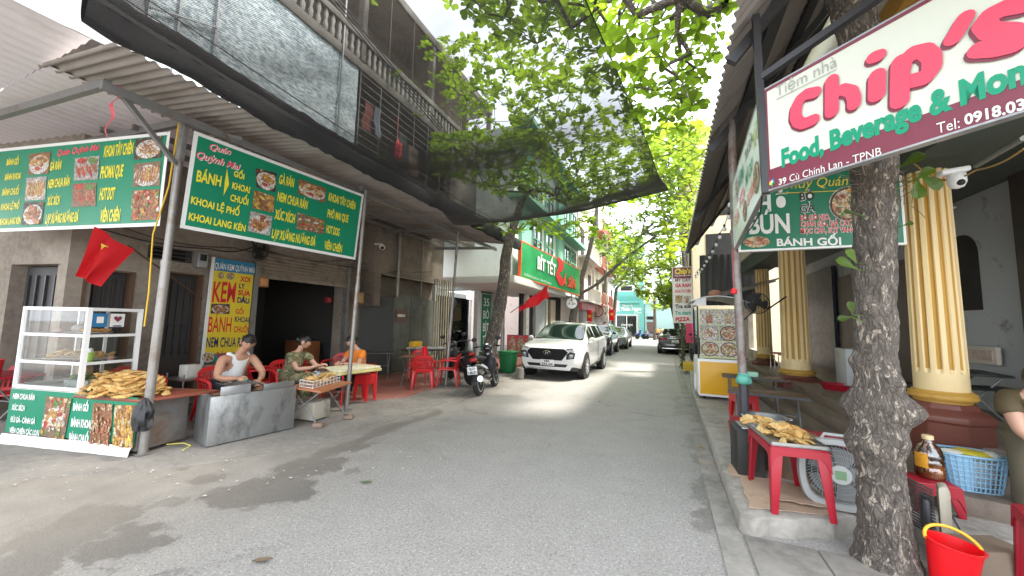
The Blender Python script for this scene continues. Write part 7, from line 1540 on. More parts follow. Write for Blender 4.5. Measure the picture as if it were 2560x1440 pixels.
# torn cardboard
m_card = mat('wet_cardboard', (.44, .31, .22), .85, .14, 3, .15, 30, dirt=.22, dc=(.22, .15, .10))
for k, (pl, z, lb) in enumerate(([[(.63, 3.75), (1.22, 3.86), (1.16, 4.5), (.66, 4.55)], .156, 'big flattened brown cardboard under the dark red table'], [[(.86, 3.95), (1.20, 3.93), (1.22, 4.22), (.92, 4.30)], .166, 'torn curled piece of cardboard lying on the flattened one'], [[(.58, 4.45), (.70, 4.42), (.72, 4.75), (.60, 4.78)], .157, 'scrap of cardboard at the foot of the black stove'])):
    b = MB(); P_ = pl; n = 24; top_ = []
    for i in range(4):
        a = V(P_[i]); c = V(P_[(i+1) % 4])
        for j in range(n//4): t = j/(n//4); q = a.lerp(c, t); top_.append((q.x+R_.gauss(0, .010), q.y+R_.gauss(0, .010)))
    b.prism(top_, (0, 0, z), (1, 0, .02 if k == 1 else 0), (0, 1, 0), (0, 0, .005)); tag(b.build('cardboard', m_card), lb, 'cardboard')
# box fan facing the road
bf = thing('box_fan', 'round grey box fan with a green badge leaning behind the tree trunk', 'fan', (1.33, 4.06, .15)); c = V((1.335, 4.05, .435)); ax = V((-.12, -1, .10)).normalized(); rx_ = V((1, -.12, 0)).normalized(); ry_ = rx_.cross(ax)*1
if ry_.z < 0: ry_ = -ry_
grey = mat('fan_grey', (.36, .37, .36), .45, .06, 5, dirt=.12); n = 48
def RO(t, r_, p=6): 
    x, y = math.cos(t), math.sin(t); s_ = (abs(x)**p+abs(y)**p)**(-1/p); s2_ = 1*.45+s_*.55; return rx_*(x*r_*s2_)+ry_*(y*r_*s2_)
b = MB(); vs = []
for rr, dp in ((.275, -.06), (.285, .0), (.275, .05), (.235, .055), (.225, .03), (.22, -.06)): vs += [c+RO(2*PI*k/n, rr)+ax*dp for k in range(n)]
b.add(vs, [(i*n+k, i*n+(k+1) % n, (i+1)*n+(k+1) % n, (i+1)*n+k) for i in range(5) for k in range(n)]); b.build('housing', grey, bf, world=True, smooth=50)
b = MB(); b.prism([(.215*math.cos(2*PI*k/32), .215*math.sin(2*PI*k/32)) for k in range(32)], c-ax*.055, rx_, ry_, ax*.006); b.build('back_plate', mat('fan_shadow', (.03, .032, .034), .6), bf, world=True)  # near-black disc behind the blades
b = MB()
for k in range(54):
    t = 2*PI*k/54; p = [c+(rx_*math.cos(t+.5*q)+ry_*math.sin(t+.5*q))*(.07+.155*q)+ax*(.05-.012*q) for q in (0, .33, .66, 1)]; b.tube(p, .0022, 4)
for rr in (.10, .15, .19): b.tube([c+(rx_*math.cos(2*PI*k/36)+ry_*math.sin(2*PI*k/36))*rr+ax*.046 for k in range(36)], .0025, 4, closed=True)
b.build('grille', mat('fan_grille', (.30, .31, .30), .5), bf, world=True)
for i in range(5):
    b = MB(); t0 = 2*PI*i/5; b.grid(lambda u, v: c-ax*(.02+.03*(v-.5))+(rx_*math.cos(t0+(v-.5)*.95)+ry_*math.sin(t0+(v-.5)*.95))*(.05+.155*u), 5, 5); b.build('blade', mat('fan_blade', (.20, .21, .21), .5), bf, world=True, smooth=60)
b = MB(); b.lathe([(.01, .062), (.07, .06), (.075, .048)], c, 28, Matrix((rx_, ry_, ax)).transposed()); b.build('badge', mat('badge_grey', (.45, .47, .44), .5), bf, world=True, smooth=40); b = MB(); b.obox(c+ax*.064, .07, .002, .07, -.12); b.build('badge_label', mat('badge_green', (.20, .34, .18), .5), bf, world=True)
for sx in (-1, 1): b = MB(); b.obox(c+rx_*sx*.18-V((0, 0, .272)), .08, .16, .03); b.build('foot', grey, bf, world=True, bevel=.008)
b = MB(); b.tube([c+rx_*-.10+ry_*.27, c+rx_*-.08+ry_*.31, c+rx_*.08+ry_*.31, c+rx_*.10+ry_*.27], .014, 8); b.build('handle', grey, bf, world=True, smooth=50)
# second fan seen edge on, right of the trunk
f2 = thing('box_fan', 'beige fan seen edge on between the tree trunk and the blue basket', 'fan', (1.88, 3.85, .0)); beige = mat('fan_beige', (.36, .335, .26), .5, .06, 5, dirt=.2, dc=(.28, .24, .17))
b = MB(); c = V((1.865, 3.82, 0)); b.prism([(-.04, 0), (.04, 0), (.045, .42), (.02, .47), (-.04, .46)], c+V((0, 0, .05)), V((.95, .3, 0)), V((0, 0, 1)), V((.34, .85, 0))*.16); b.build('housing', beige, f2, world=True, bevel=.02)
b = MB()
for k in range(16): z = .14+.022*k; b.bar(c+V((-.05, .02, z)), c+V((-.10, .20, z+.01)), .008, .012)
b.build('grille', mat('fan_dark_grille', (.09, .09, .09), .5), f2, world=True); b = MB(); b.obox(c+V((-.055, .12, .27)), .05, .20, .26, -.35); b.build('inner_drum', K['darksteel'], f2, world=True, bevel=.03)
b = MB(); b.tube([c+V((.06, .05, .3)), c+V((.10, .0, .15)), c+V((.14, -.02, .02))], .006, 6); b.build('cord', K['black'], f2, world=True)
# red bucket with a yellow handle
bu = thing('bucket', 'bright red bucket with a yellow handle at the bottom edge', 'bucket', (1.70, 3.45, .01)); c = V((1.69, 3.46, .012)); tl_ = Matrix.Rotation(.10, 3, 'Y')
b = MB(); b.lathe([(.02, 0), (.095, 0), (.10, .01), (.128, .255), (.140, .262), (.140, .27), (.126, .268), (.095, .02), (.02, .012)], c, 40, tl_); b.build('body', K['brightred'], bu, world=True, smooth=40)
def hp(t): return c+tl_ @ V((.138*math.cos(PI*t), -.05*math.sin(PI*t), .262+.105*math.sin(PI*t)))
b = MB(); b.tube([c+tl_ @ V((.136*math.cos(PI*t), .09*math.sin(PI*t), .258+.075*math.sin(PI*t))) for t in [k/18 for k in range(19)]], .010, 8); b.build('handle', K['yellow'], bu, world=True, smooth=60)
# blue laundry basket
bs = thing('plastic_basket', 'light blue plastic basket full of bags on the porch step', 'basket', (2.42, 4.55, .30)); c = onZ(2442, 1226, .305); bc = V((c.x, c.y+.08, .302)); bs.location = bc
b = MB(); n = 40; nr = 7
def bp_(t, h): 
    p = 3.2; x, y = math.cos(t), math.sin(t); s_ = (abs(x)**p+abs(y)**p)**(-1/p); k = .80+.20*h; return bc+V((x*s_*.215*k, y*s_*.155*k, h*.29))
for i in range(nr+1):
    h = i/nr; b.tube([bp_(2*PI*k/n, h) for k in range(n)], .006 if i < nr else .012, 5, closed=True)
for k in range(n): b.tube([bp_(2*PI*k/n, 0), bp_(2*PI*k/n, 1)], .0055, 5)
b.build('lattice', K['cyan'], bs, world=True)
b = MB(); b.grid(lambda u, v: bp_(PI*.98+u*PI*.45, v)*1.0, 14, 4); b.build('solid_side', K['cyan'], bs, world=True, smooth=60, thick=.004)
b = MB(); b.add([bp_(2*PI*k/n, 0.0)+V((0, 0, .004)) for k in range(n)], [tuple(range(n))]); b.build('bottom', K['cyan'], bs, world=True)
bl = MB(); bl.lathe([(.10, 0), (.165, .10), (.175, .24), (.02, .26)], bc+V((0, 0, .01)), 20, sy=.72); tag(bl.build('white_bag', mat('bag_white', (.55, .57, .58), .5, .2, 12, .4, 12), smooth=50), 'white plastic bag filling the blue basket', 'bag')
for nm, (ox, oy, rx, ry, rz), col, lb, ct in (('yellow_bag', (.03, 0, .15, .10, .025), (.62, .52, .06), 'yellow plastic bag on top in the blue basket', 'bag'), ('foam_cover', (-.10, -.02, .11, .06, .012), (.72, .71, .66), 'white foam cover in the blue basket', 'cover'), ('clear_bag', (.13, -.03, .06, .05, .035), (.62, .62, .58), 'crumpled clear bag at the right end of the blue basket', 'bag')):
    b = MB(); b.grid(lambda u, v: bc+V((ox+rx*math.cos(2*PI*u)*math.sin(PI*v), oy+ry*math.sin(2*PI*u)*math.sin(PI*v), .29+rz*math.cos(PI*v)+.012*noise.noise(V((u*8, v*6, rx*50))))), 20, 10); tag(b.build(nm, mat(nm+'_m', col, .35, .12, 14), smooth=60), lb, ct)
# oil bottle on a stool behind the trunk
so2 = make_stool('low dark red stool under the oil bottle behind the tree trunk', K['darkred'], .30, .30, .24, 'low dark red stools'); so2.location = (2.06, 4.42, .15)
dup(so2, (1.46, 4.85, .15), .4, 'low dark red stool left of the knobbly trunk, behind the box fan', (1, 1, 1.7)); dup(so2, (1.02, 6.15, .15), .2, 'low dark red stool in front of the folding porch table', (1.05, 1.05, .95)); dup(so2, (1.45, 5.85, .15), .5, 'low dark red stool at the right end of the folding porch table', (1, 1, 1.0)); dup(so2, (1.18, 5.55, .15), .1, 'low dark red stool nearest the cooking pot', (1, 1, 1.05))
ob = thing('oil_bottle', 'large clear bottle half full of brown oil behind the trunk', 'bottle', (1.98, 4.45, .39)); c = V((2.10, 4.46, .392)); prof = [(.02, 0), (.085, .0), (.095, .02), (.095, .09), (.089, .10), (.095, .11), (.095, .15), (.089, .16), (.095, .17), (.093, .20), (.07, .26), (.035, .29), (.035, .32)]
b = MB(); b.lathe(prof, c, 28); b.build('bottle', glassmat('bottle_plastic', (.93, .88, .80), .88, .08), ob, world=True, smooth=50)
b = MB(); b.lathe([(.02, .004), (.082, .004), (.090, .02), (.090, .12), (.02, .121)], c, 28); b.build('oil', mat('brown_oil', (.36, .12, .018), .1, .1, 3), ob, world=True, smooth=40)
b = MB(); b.lathe([(.038, .32), (.038, .35), (.03, .355), (.01, .355)], c, 16); b.build('cap', mat('cap_cream', (.70, .55, .30), .5), ob, world=True, smooth=40)
b = MB(); b.grid(lambda u, v: c+V((.097*math.cos(3.2+u*1.0), .097*math.sin(3.2+u*1.0), .09+.12*v)), 8, 2); b.build('label', mat('orange_label', (.75, .35, .03), .5, .2, 30), ob, world=True)
pl = thing('silver_plate', 'silver plate on the dark red table at the bottom right corner', 'plate', (2.3, 3.4, .53)); c = V((2.29, 3.44, .526)); b = MB(); b.lathe([(.02, 0), (.12, 0), (.17, .018), (.175, .02), (.12, .006), (.02, .006)], c, 32); b.build('plate', K['stainless'], pl, world=True, smooth=40)
b = MB(); b.obox((2.0, 3.75, .11), .42, .22, .18, .4); tag(b.build('stone_block', mat('brown_stone', (.24, .18, .13), .8, .25, 4, .3, 20), bevel=.02), 'rough brown stone block at the foot of the porch steps', 'block')
# ---------------------------------------------------------------- porch furniture
folding_table('folding wooden table on the platform in front of the middle column', (1.32, 6.35, .15), -.15, .95, .48, .58, K['wood']); folding_table('second folding wooden table further back near the middle column', (1.45, 8.0, .15), -.1, .95, .45, .60, K['wood'])
b = MB(); b.obox((1.42, 7.9, .80), .20, .12, .09, .1); tag(b.build('tissue_box', mat('mint_plastic', (.38, .70, .52), .45), bevel=.015), 'mint green tissue box on the farther folding table', 'box')
dup(ST, (1.10, 6.75, .15), .2, 'tall red plastic stool beside the awning pole in front of the yellow cart', (1.15, 1.15, 2.2))
b = MB(); b.lathe([(.10, 0), (.12, .16), (.13, .17), (.12, .165), (.09, .01)], (.92, 6.1, .15), 20); tag(b.build('red_pail', K['red'], smooth=40), 'small red pail on the kerb side of the silver pot', 'pail')
kf = thing('framed_photo', 'pale framed picture leaning on the porch wall', 'picture', (3.9, 6.9, 1.1)); q0 = onX(2425, 905, 3.92); q1 = onX(2495, 868, 3.92); b = MB(); b.box(3.9, 3.95, min(q0.y, q1.y), max(q0.y, q1.y), q0.z, q1.z); b.build('frame', K['plaster'], kf, world=True, bevel=.01); b = MB(); b.box(3.885, 3.899, min(q0.y, q1.y)+.05, max(q0.y, q1.y)-.05, q0.z+.05, q1.z-.05); b.build('print', mat('pinkish_print', (.45, .34, .30), .6, .6, 8), kf, world=True)
folding_table('black folding table in the porch under the leaning picture', (3.5, 6.6, .60), 1.4, .8, .5, .55, K['black'])
bn2 = thing('bench', 'long black bench in the porch behind the nearest column', 'bench', (3.2, 6.4, .6)); b = MB(); b.obox((3.25, 6.3, .98), 1.1, .30, .03, .15); b.build('seat', K['black'], bn2, world=True)
for sx in (-.45, .45):
    for sy in (-.1, .1): b = MB(); b.tube([(3.25+sx, 6.3+sy+sx*.15, .97), (3.25+sx*1.1, 6.3+sy*1.5+sx*.15, .60)], .014, 6); b.build('leg', K['black'], bn2, world=True)
b = MB(); b.obox((3.1, 8.4, .96), .45, .45, .70); tag(b.build('white_cabinet', mat('appliance_white', (.42, .43, .43), .4), bevel=.02), 'white appliance box in the dark porch doorway behind the trunk', 'appliance')
b = MB(); b.lathe([(.16, 0), (.20, .10), (.205, .105), (.19, .10), (.15, .01)], (2.75, 8.15, .60), 20, sx=1.3); tag(b.build('red_basin', K['darkred'], smooth=40), 'dark red basin on the porch floor by the white appliance', 'basin')
for k in range(2):
    mc = thing('metal_chair', ('steel framed red chair on the porch by the middle column', 'second steel framed red chair on the porch, further back')[k], 'chair', (2.35, 10.2+k*.7, .6)); x, y = 2.6, 10.2+.7*k; b = MB(); b.obox((x, y, 1.03), .38, .38, .03); b.build('seat', K['darkred'], mc, world=True, bevel=.01); b = MB(); b.obox((x+.19, y, 1.32), .02, .36, .25); b.build('backrest', K['darkred'], mc, world=True, bevel=.008); b = MB()
    for sy in (-.18, .18): b.tube([(x-.18, y+sy, .6), (x-.18, y+sy, 1.03), (x+.18, y+sy, 1.02), (x+.21, y+sy, 1.45)], .011, 6); b.tube([(x+.18, y+sy, .6), (x+.17, y+sy, 1.02)], .011, 6)
    b.build('frame', K['chrome'], mc, world=True, smooth=50)
wf2 = thing('wall_fan', 'black wall fan reaching out from the middle column on a long arm', 'fan', onY(1892, 758, 8.2)); c = onY(1892, 758, 8.2); fanhead(wf2, c, .20, (-.35, -.9, -.3), K['black']); b = MB(); b.tube([c+V((.02, .1, -.02)), c+V((.22, .2, -.10)), onY(1965, 742, 8.9)], .016, 8); b.tube([c+V((.0, .1, -.1)), onY(1860, 800, 8.2)], .012, 6); b.build('arm', K['black'], wf2, world=True)
cv = thing('security_camera', 'white dome security camera beside the nearest column', 'camera', onY(2395, 440, 4.6)); c = onY(2392, 452, 4.6); b = MB(); b.obox(c+V((-.02, 0, .09)), .20, .10, .05, 0, 0, -.1); b.build('base', K['white'], cv, world=True, bevel=.015); b = MB(); b.lathe([(.05, .07), (.062, .05), (.062, -.02), (.045, -.06), (.01, -.075)], c, 22); b.build('dome', K['white'], cv, world=True, smooth=60); b = MB(); b.ell(c+V((.0, -.045, -.03)), .03, .03, .03, 14, 8); b.build('lens', K['black'], cv, world=True, smooth=60)
c = onX(2378, 530, 3.93); cv2 = thing('security_camera', 'small dark security camera on the white porch wall', 'camera', c); b = MB(); b.ell(c+V((-.08, 0, 0)), .06, .05, .05, 12, 8); b.build('body', K['darksteel'], cv2, world=True, smooth=60); b = MB(); b.bar(c+V((-.05, 0, .02)), c+V((.05, 0, .07)), .03); b.build('bracket', K['white'], cv2, world=True)
cable('orange brown cable bundle along the porch lintel to the white security camera', [onY(2560, 372, 4.0), onY(2440, 425, 4.45), onY(2355, 450, 4.75), onY(2275, 400, 4.8)], .008, (.40, .25, .08), 'cable_bundle', .03)
cable('grey conduit rising across the porch ceiling at the right edge', [onY(2560, 345, 3.6), onY(2440, 415, 4.3)], .02, (.22, .22, .20), 'conduit')
cable('black cable looped from the noodle sign to the big sign corner', [onY(1905, 490, 3.42), (.80, 3.9, 2.66), (.84, 5.0, 2.75)], .007, (.03, .03, .03), 'black_cable', .06)
# ---------------------------------------------------------------- food cart
ct = thing('food_cart', 'white and yellow food cart with drink and food pictures at the right kerb', 'cart', (1.0, 9.1, .15)); X0, X1, Y0, Y1 = .62, 1.40, 8.65, 9.85
b = MB(); b.box(X0, X1, Y0, Y1, .22, .98); b.build('base', K['white'], ct, world=True, bevel=.02)
b = MB(); b.box(X0+.03, X1-.03, Y0-.012, Y0-.001, .27, .92); b.build('yellow_panel', mat('cart_yellow', (.70, .36, .012), .4, .05, 4), ct, world=True, bevel=.004)
b = MB(); b.box(X0-.012, X0-.001, Y0+.08, Y1-.08, .27, .92); b.build('side_panel', K['offwhite'], ct, world=True)
for x in (X0+.015, X1-.015):
    for y in (Y0+.015, Y1-.015): b = MB(); b.box(x-.015, x+.015, y-.015, y+.015, .981, 2.06); b.build('post', K['black'], ct, world=True)
s = Sign(ct, (X0, Y0-.002, 0), (1, 0, 0), (0, 0, 1)); panel(ct, s, .05, 1.0, X1-X0-.03, 2.0, mat('poster_lime', (.52, .60, .25), .45), .012, 'poster', k=.0)
W = X1-X0-.10; 
for i in range(3):
    for j in range(2):
        u0_ = .06+j*(W/2+.008); v1_ = 1.985-i*.325; s.pic([(u0_, v1_), (u0_+W/2-.006, v1_), (u0_+W/2-.006, v1_-.31), (u0_, v1_-.31)], [['drink', 'drink'], ['fries', 'bowl'], ['bowl', 'bowl']][i][j], px=False, seed=100+i*2+j, k=.003, bgc=[0, 9, 0][i])
s.done()
b = MB(); b.box(X0+.02, X0+.03, Y0+.05, Y1-.05, 1.3, 2.0); b.build('glass_side', K['glass'], ct, world=True)
b = MB(); b.grid(lambda u, v: V((X0-.12+(X1-X0+.36)*u, Y0-.14+(Y1-Y0+.3)*v, 2.07+.20*math.sin(PI*min(1, .12+u*.88))**.8)), 24, 4); b.build('roof', K['galv'], ct, world=True, smooth=60, thick=.02)
b = MB(); b.prism([(-.10, 2.07), (.17, 2.07), (.17, 2.24), (.0, 2.20)], (X0, Y0-.12, 0), (1, 0, 0), (0, 0, 1), (0, .02, 0)); b.build('roof_gable', K['white'], ct, world=True)
for x in (X0+.12, X1-.12):
    for y in (Y0+.2, Y1-.2): b = MB(); b.lathe([(.03, -.02), (.07, -.02), (.07, .02), (.03, .02)], (x, y, .22), 16, Matrix.Rotation(PI/2, 3, 'Y')); b.build('wheel', K['rubber'], ct, world=True, smooth=40)
b = MB(); b.tube([(X0-.02, Y0+.55+.17*math.cos(2*PI*k/24), .42+.17*math.sin(2*PI*k/24)) for k in range(24)], .016, 6, closed=True); b.build('side_hoop', K['white'], ct, world=True)
b = MB(); b.ell((1.02, 9.1, 2.34), .14, .12, .10, 14, 8); tag(b.build('clay_pot', mat('terracotta', (.36, .17, .11), .8), smooth=60), 'reddish brown upturned pot on the food cart roof', 'pot')
# string of bulbs
sl = thing('string_lights', 'string of white bulbs under the right awning edge', 'lights', (.8, 5.2, 3.2)); b = MB(); bl_ = []
SP = [(1826, 512, 5.5), (1822, 543, 6.0), (1811, 573, 6.5), (1800, 593, 7.1), (1791, 612, 7.7), (1782, 629, 8.3), (1774, 644, 9.0), (1767, 654, 9.7), (1761, 664, 10.4), (1755, 673, 11.1), (1750, 680, 11.8), (1744, 686, 12.4), (1739, 693, 13.0)]
pts = [onY(x, y-10, Y_) for x, y, Y_ in SP]; b.tube([(.82, 5.2, 3.6)]+pts, .007, 5); b.build('wire', K['black'], sl, world=True)
bm_ = mat('bulb_white', (.72, .74, .74), .25, .03)
for x, y, Y_ in SP:
    c = onY(x, y, Y_); b = MB(); b.ell(c, .032, .032, .036, 12, 8); bb = b.build('bulb', bm_, sl, world=True, smooth=60); b = MB(); b.lathe([(.016, .03), (.018, .075), (.01, .08)], c, 10); b.build('socket', K['black'], bb, world=True)
b = MB(); c = onY(1835, 735, 5.16); b.tube([c+V((0, 0, .06)), c+V((0, 0, .55))], .003, 4); b.lathe([(.02, 0), (.035, .01), (.03, .06), (.01, .07)], c, 10); tag(b.build('red_bell', K['brightred']), 'small red charm hanging beside the right awning pole', 'charm')
# post with ivy, crate, umbrella, low things by the far kerb
iv = thing('ivy_post', 'ivy covered post beneath the upright food board', 'post', (.72, 15.2, .1)); q = onZ(1706, 905, .1); k_ = 14.6/q.y; ix, iy = q.x*k_+.02, 14.6; b = MB(); b.tube([(ix, iy, .1), (ix+.01, iy, 2.0)], .06, 10); b.build('post', K['bark'], iv, world=True, smooth=50); b = MB()
for k in range(260): a = R_.random()*6.28; p = V((ix+.08*math.cos(a), iy+.08*math.sin(a), R_.uniform(.15, 1.75))); leaf(b, p, V((math.cos(a), math.sin(a), R_.gauss(-.3, .5))).normalized(), V((0, 0, 1)), R_.uniform(.05, .11), False)
b.build('ivy', leafmat('ivy_leaf', (.06, .10, .025), (.10, .18, .03)), iv, world=True)
cr = thing('yellow_crate', 'yellow plastic crate by the foot of the ivy post', 'crate', (.9, 14.3, .12)); q = onZ(1718, 905, .12); k_ = 14.2/q.y; cx = q.x*k_+.05
b = MB()
for z in (.13, .22, .31, .40): b.tube([(cx-.17, 14.0, z), (cx+.17, 14.0, z), (cx+.17, 14.35, z), (cx-.17, 14.35, z)], .014, 5, closed=True)
for x in (-.17, -.06, .06, .17):
    for y in (14.0, 14.35): b.bar((cx+x, y, .12), (cx+x, y, .41), .022)
b.box(cx-.155, cx+.155, 14.02, 14.33, .14, .36); b.build('lattice', mat('crate_yellow', (.60, .42, .03), .5, .1), cr, world=True)
um = thing('closed_umbrella', 'folded red umbrella behind the food board', 'umbrella', (1.3, 18, .1)); q = onY(1724, 840, 18); b = MB(); b.tube([(q.x, 18, .12), (q.x, 18, 2.4)], .02, 8); b.build('pole', K['greysteel'], um, world=True); b = MB(); b.lathe([(.14, .9), (.17, 1.2), (.12, 1.8), (.02, 2.3)], (q.x, 18, 0), 14, rfun=lambda t, z: 1+.15*math.sin(5*t)); b.build('canopy', mat('umbrella_red', (.60, .06, .14), .7), um, world=True, smooth=50)
folding_table('dark table on the right pavement past the yellow cart', (1.5, 11.2, .15), .1, .8, .5, .7, K['darksteel'])
# ---------------------------------------------------------------- overhead wires on the left facade
def wire_(label, p, q, r_, sag): 
    P = [V(p).lerp(V(q), k/24)-V((0, 0, sag*math.sin(PI*k/24))) for k in range(25)]; b = MB(); b.tube(P, r_, 5); return tag(b.build('overhead_wire', K['black'], smooth=60), label, 'wire', 'overhead wires along the left facade')
for k, (dx, z0_, z1_, r_, sg) in enumerate(((0, 5.15, 5.6, .016, .25), (.10, 5.32, 5.55, .012, .38), (.05, 5.5, 5.7, .010, .30), (-.08, 5.0, 5.5, .010, .15))):
    wire_(('thickest black overhead wire along the blue sheeted wall', 'black overhead wire hanging lowest along the blue sheeted wall', 'thin black overhead wire, highest along the blue sheeted wall', 'thin black overhead wire close to the blue sheeted wall')[k], (-6.5+dx, -1.5, z0_+.7), (-6.2+dx, 14, z1_), r_, sg)
for k in range(3): wire_(('black cable crossing the balcony rail, upper one', 'black cable crossing the balcony rail, middle one', 'black cable crossing the balcony rail, lower one')[k], (-6.6, 3.0+.1*k, 8.3-.12*k+.9), (-5.6, 16, 5.9-.1*k), .016, .2)
for k in range(2): wire_(('pale wire crossing high over the road, upper one', 'pale wire crossing high over the road, lower one')[k], onY(1450, 120+16*k, 6), onY(1780, -20+16*k, 4.4), .004, .02)
# hanging beads of the far shop: flags bunting etc. left out
# ================================================================ PEOPLE
def skinbody(verts, edges, radii, root_i=0, sub=1):
    me = bpy.data.meshes.new('b'); me.from_pydata([tuple(v) for v in verts], edges, []); o = bpy.data.objects.new('b', me); COL.objects.link(o)
    o.modifiers.new('s', 'SKIN').branch_smoothing = .6; 
    for i, r_ in enumerate(radii): me.skin_vertices[0].data[i].radius = (r_, r_) if not isinstance(r_, tuple) else r_
    me.skin_vertices[0].data[root_i].use_root = True
    ss = o.modifiers.new('u', 'SUBSURF'); ss.levels = sub; ss.render_levels = sub
    dg = bpy.context.evaluated_depsgraph_get(); ev = o.evaluated_get(dg); m2 = ev.to_mesh(); vs = [v.co.copy() for v in m2.vertices]; fs = [tuple(p.vertices) for p in m2.polygons]; ev.to_mesh_clear(); bpy.data.objects.remove(o); bpy.data.meshes.remove(me)
    return vs, fs
def head_mesh(b, c, fwd, up, h=.225, lip=2, eye=1):
    """head with brow, nose, chin, ears, eyes and mouth; b material slots: 0 skin, 1 eye, 2 lip, 3 eye white"""
    fwd = V(fwd).normalized(); up = V(up); up = (up-fwd*up.dot(fwd)).normalized(); rt = fwd.cross(up); c = V(c); b.m(0); n, m_ = 24, 16; vs = []; s = h/2
    for i in range(m_+1):
        ph = PI*i/m_; z = -math.cos(ph); q = math.sin(ph)
        for k in range(n):
            t = 2*PI*k/n; x = q*math.sin(t)*.68; y = q*math.cos(t)*.84; zz = z
            fr = max(0, math.cos(t))*q
            if zz < 0: x *= 1+.30*zz; y = y*(1+.10*zz)+.10*(-zz)*q; 
            if zz < -.3: y -= (.0)
            if y > 0:
                y -= .07*math.exp(-((zz-.12)/.13)**2)*math.exp(-((abs(x)-.26)/.13)**2)           # eye sockets
                y += .17*math.exp(-((zz+.16)/.15)**2)*math.exp(-(x/.10)**2)+.06*math.exp(-((zz-.05)/.16)**2)*math.exp(-(x/.08)**2)   # nose
                y += .05*math.exp(-((zz+.48)/.10)**2)*math.exp(-(x/.2)**2) + .07*math.exp(-((zz+.80)/.12)**2)*math.exp(-(x/.2)**2)
                y += .03*math.exp(-((zz-.28)/.08)**2)*math.exp(-((abs(x)-.25)/.2)**2)
            vs.append(c+(rt*x+fwd*y+up*zz)*s)
    b.add(vs, [(i*n+k, i*n+(k+1) % n, (i+1)*n+(k+1) % n, (i+1)*n+k) for i in range(m_) for k in range(n)])
    M_ = Matrix((rt, fwd, up)).transposed()
    for sx in (-1, 1):
        b.m(0); b.ell(c+(rt*sx*.70+up*(-.02)-fwd*.05)*s, .022, .034, .05, 8, 6, M_)
        b.m(3); b.ell(c+(rt*sx*.27+up*.12+fwd*.70)*s, .017, .010, .008, 8, 6, M_); b.m(1); b.ell(c+(rt*sx*.27+up*.12+fwd*.765)*s, .008, .005, .0075, 8, 6, M_); b.ell(c+(rt*sx*.28+up*.30+fwd*.77)*s, .024, .008, .005, 8, 6, M_)
    b.m(2); b.ell(c+(up*(-.46)+fwd*.83)*s, .026, .010, .009, 10, 6, M_)
    return rt, fwd, up
def hand(b, w_, d, palm, L=.17, curl=.9, side=1):
    """palm, four bent fingers of different lengths and a thumb leaving the side of the palm; d: pointing direction, palm: palm normal"""
    d = V(d).normalized(); pn = V(palm); pn = (pn-d*pn.dot(d)).normalized(); sd = d.cross(pn)*side; w_ = V(w_); b.m(0)
    b.ell(w_+d*L*.27, L*.24, L*.33, L*.12, 10, 8, Matrix((sd, d, pn)).transposed())
    for k, ln in enumerate((.46, .52, .48, .38)):
        p = w_+d*L*.50+sd*L*(.17-.115*k); a = 0; pts = [p-d*L*.08]
        for j, sg in enumerate((.42, .33, .25)):
            a += curl*(.35+.35*j); p = p+(d*math.cos(a)+pn*math.sin(a))*L*ln*sg; pts.append(p)
        b.tube(pts, [.0095, .0088, .008, .0065], 7)
    p = w_+d*L*.18+sd*L*.20; b.tube([p-sd*L*.05, p+(sd*.8+d*.5)*L*.16, p+(sd*.7+d*.9+pn*.4)*L*.28, p+(sd*.35+d*1.1+pn*.7)*L*.36], [.012, .011, .0095, .007], 7)
def person(label, J, skin, clothes, hairf, head, hands, loc):
    """J: joints; clothes: list of (name, [(joint chain, radii)], material)"""
    r = thing('person', label, 'person', loc)
    names = list(J); idx = {n: i for i, n in enumerate(names)}; V_ = [J[n][0] for n in names]; rad = [J[n][1] for n in names]; ed = [(idx[n], idx[J[n][2]]) for n in names if J[n][2]]
    vs, fs = skinbody(V_, ed, rad, idx['pelvis'], 2); b = MB(); b.add(vs, fs)
    c, fwd, up, h = head; head_mesh(b, c, fwd, up, h); b.m(0)
    for hd in hands: hand(b, *hd)
    o = b.build('body', [skin, K['black'], mat('lip', (.34, .11, .09), .5), mat('eye_white', (.6, .58, .55), .3)], r, smooth=70, world=True)
    for nm, V2, E2, R2, m_, sub in clothes:
        vs, fs = skinbody(V2, E2, R2, 0, sub); b = MB(); b.add(vs, fs); b.build(nm, m_, r, smooth=70, world=True)
    hb = MB(); hairf(hb, V(c), V(fwd).normalized(), V(up), h); hb.build('hair', K['hair'], r, smooth=70, world=True); return r
def hair_short(b, c, f, u, h, low=-.05, back=0, bun=None):
    u = (u-f*u.dot(f)).normalized(); rt = f.cross(u); s = h/2; n, m_ = 32, 12; vs = []
    for i in range(m_+1):
        for k in range(n):
            t = 2*PI*k/n; ff = math.cos(t)
            lo = lerp(.36, -.02, min(1, max(0, (.62-ff)/.35))) if ff > .2 else lerp(-.02, -.62+back, min(1, (.2-ff)/.5))
            z = 1.10-(1.10-lo)*(i/m_); q = math.sqrt(max(0, 1-(z/1.12)**2)); wv = 1+.045*noise.noise(V((math.cos(t)*3, math.sin(t)*3, z*5)))
            vs.append(c+(rt*math.sin(t)*.80*q*wv+f*(ff*.93*q*wv-.03)+u*z*wv)*s)
    b.add(vs, [(i*n+k, i*n+(k+1) % n, (i+1)*n+(k+1) % n, (i+1)*n+k) for i in range(m_) for k in range(n)])
    if bun is not None: b.ell(c+(f*-.95+u*bun)*s, .045, .045, .05, 12, 8)
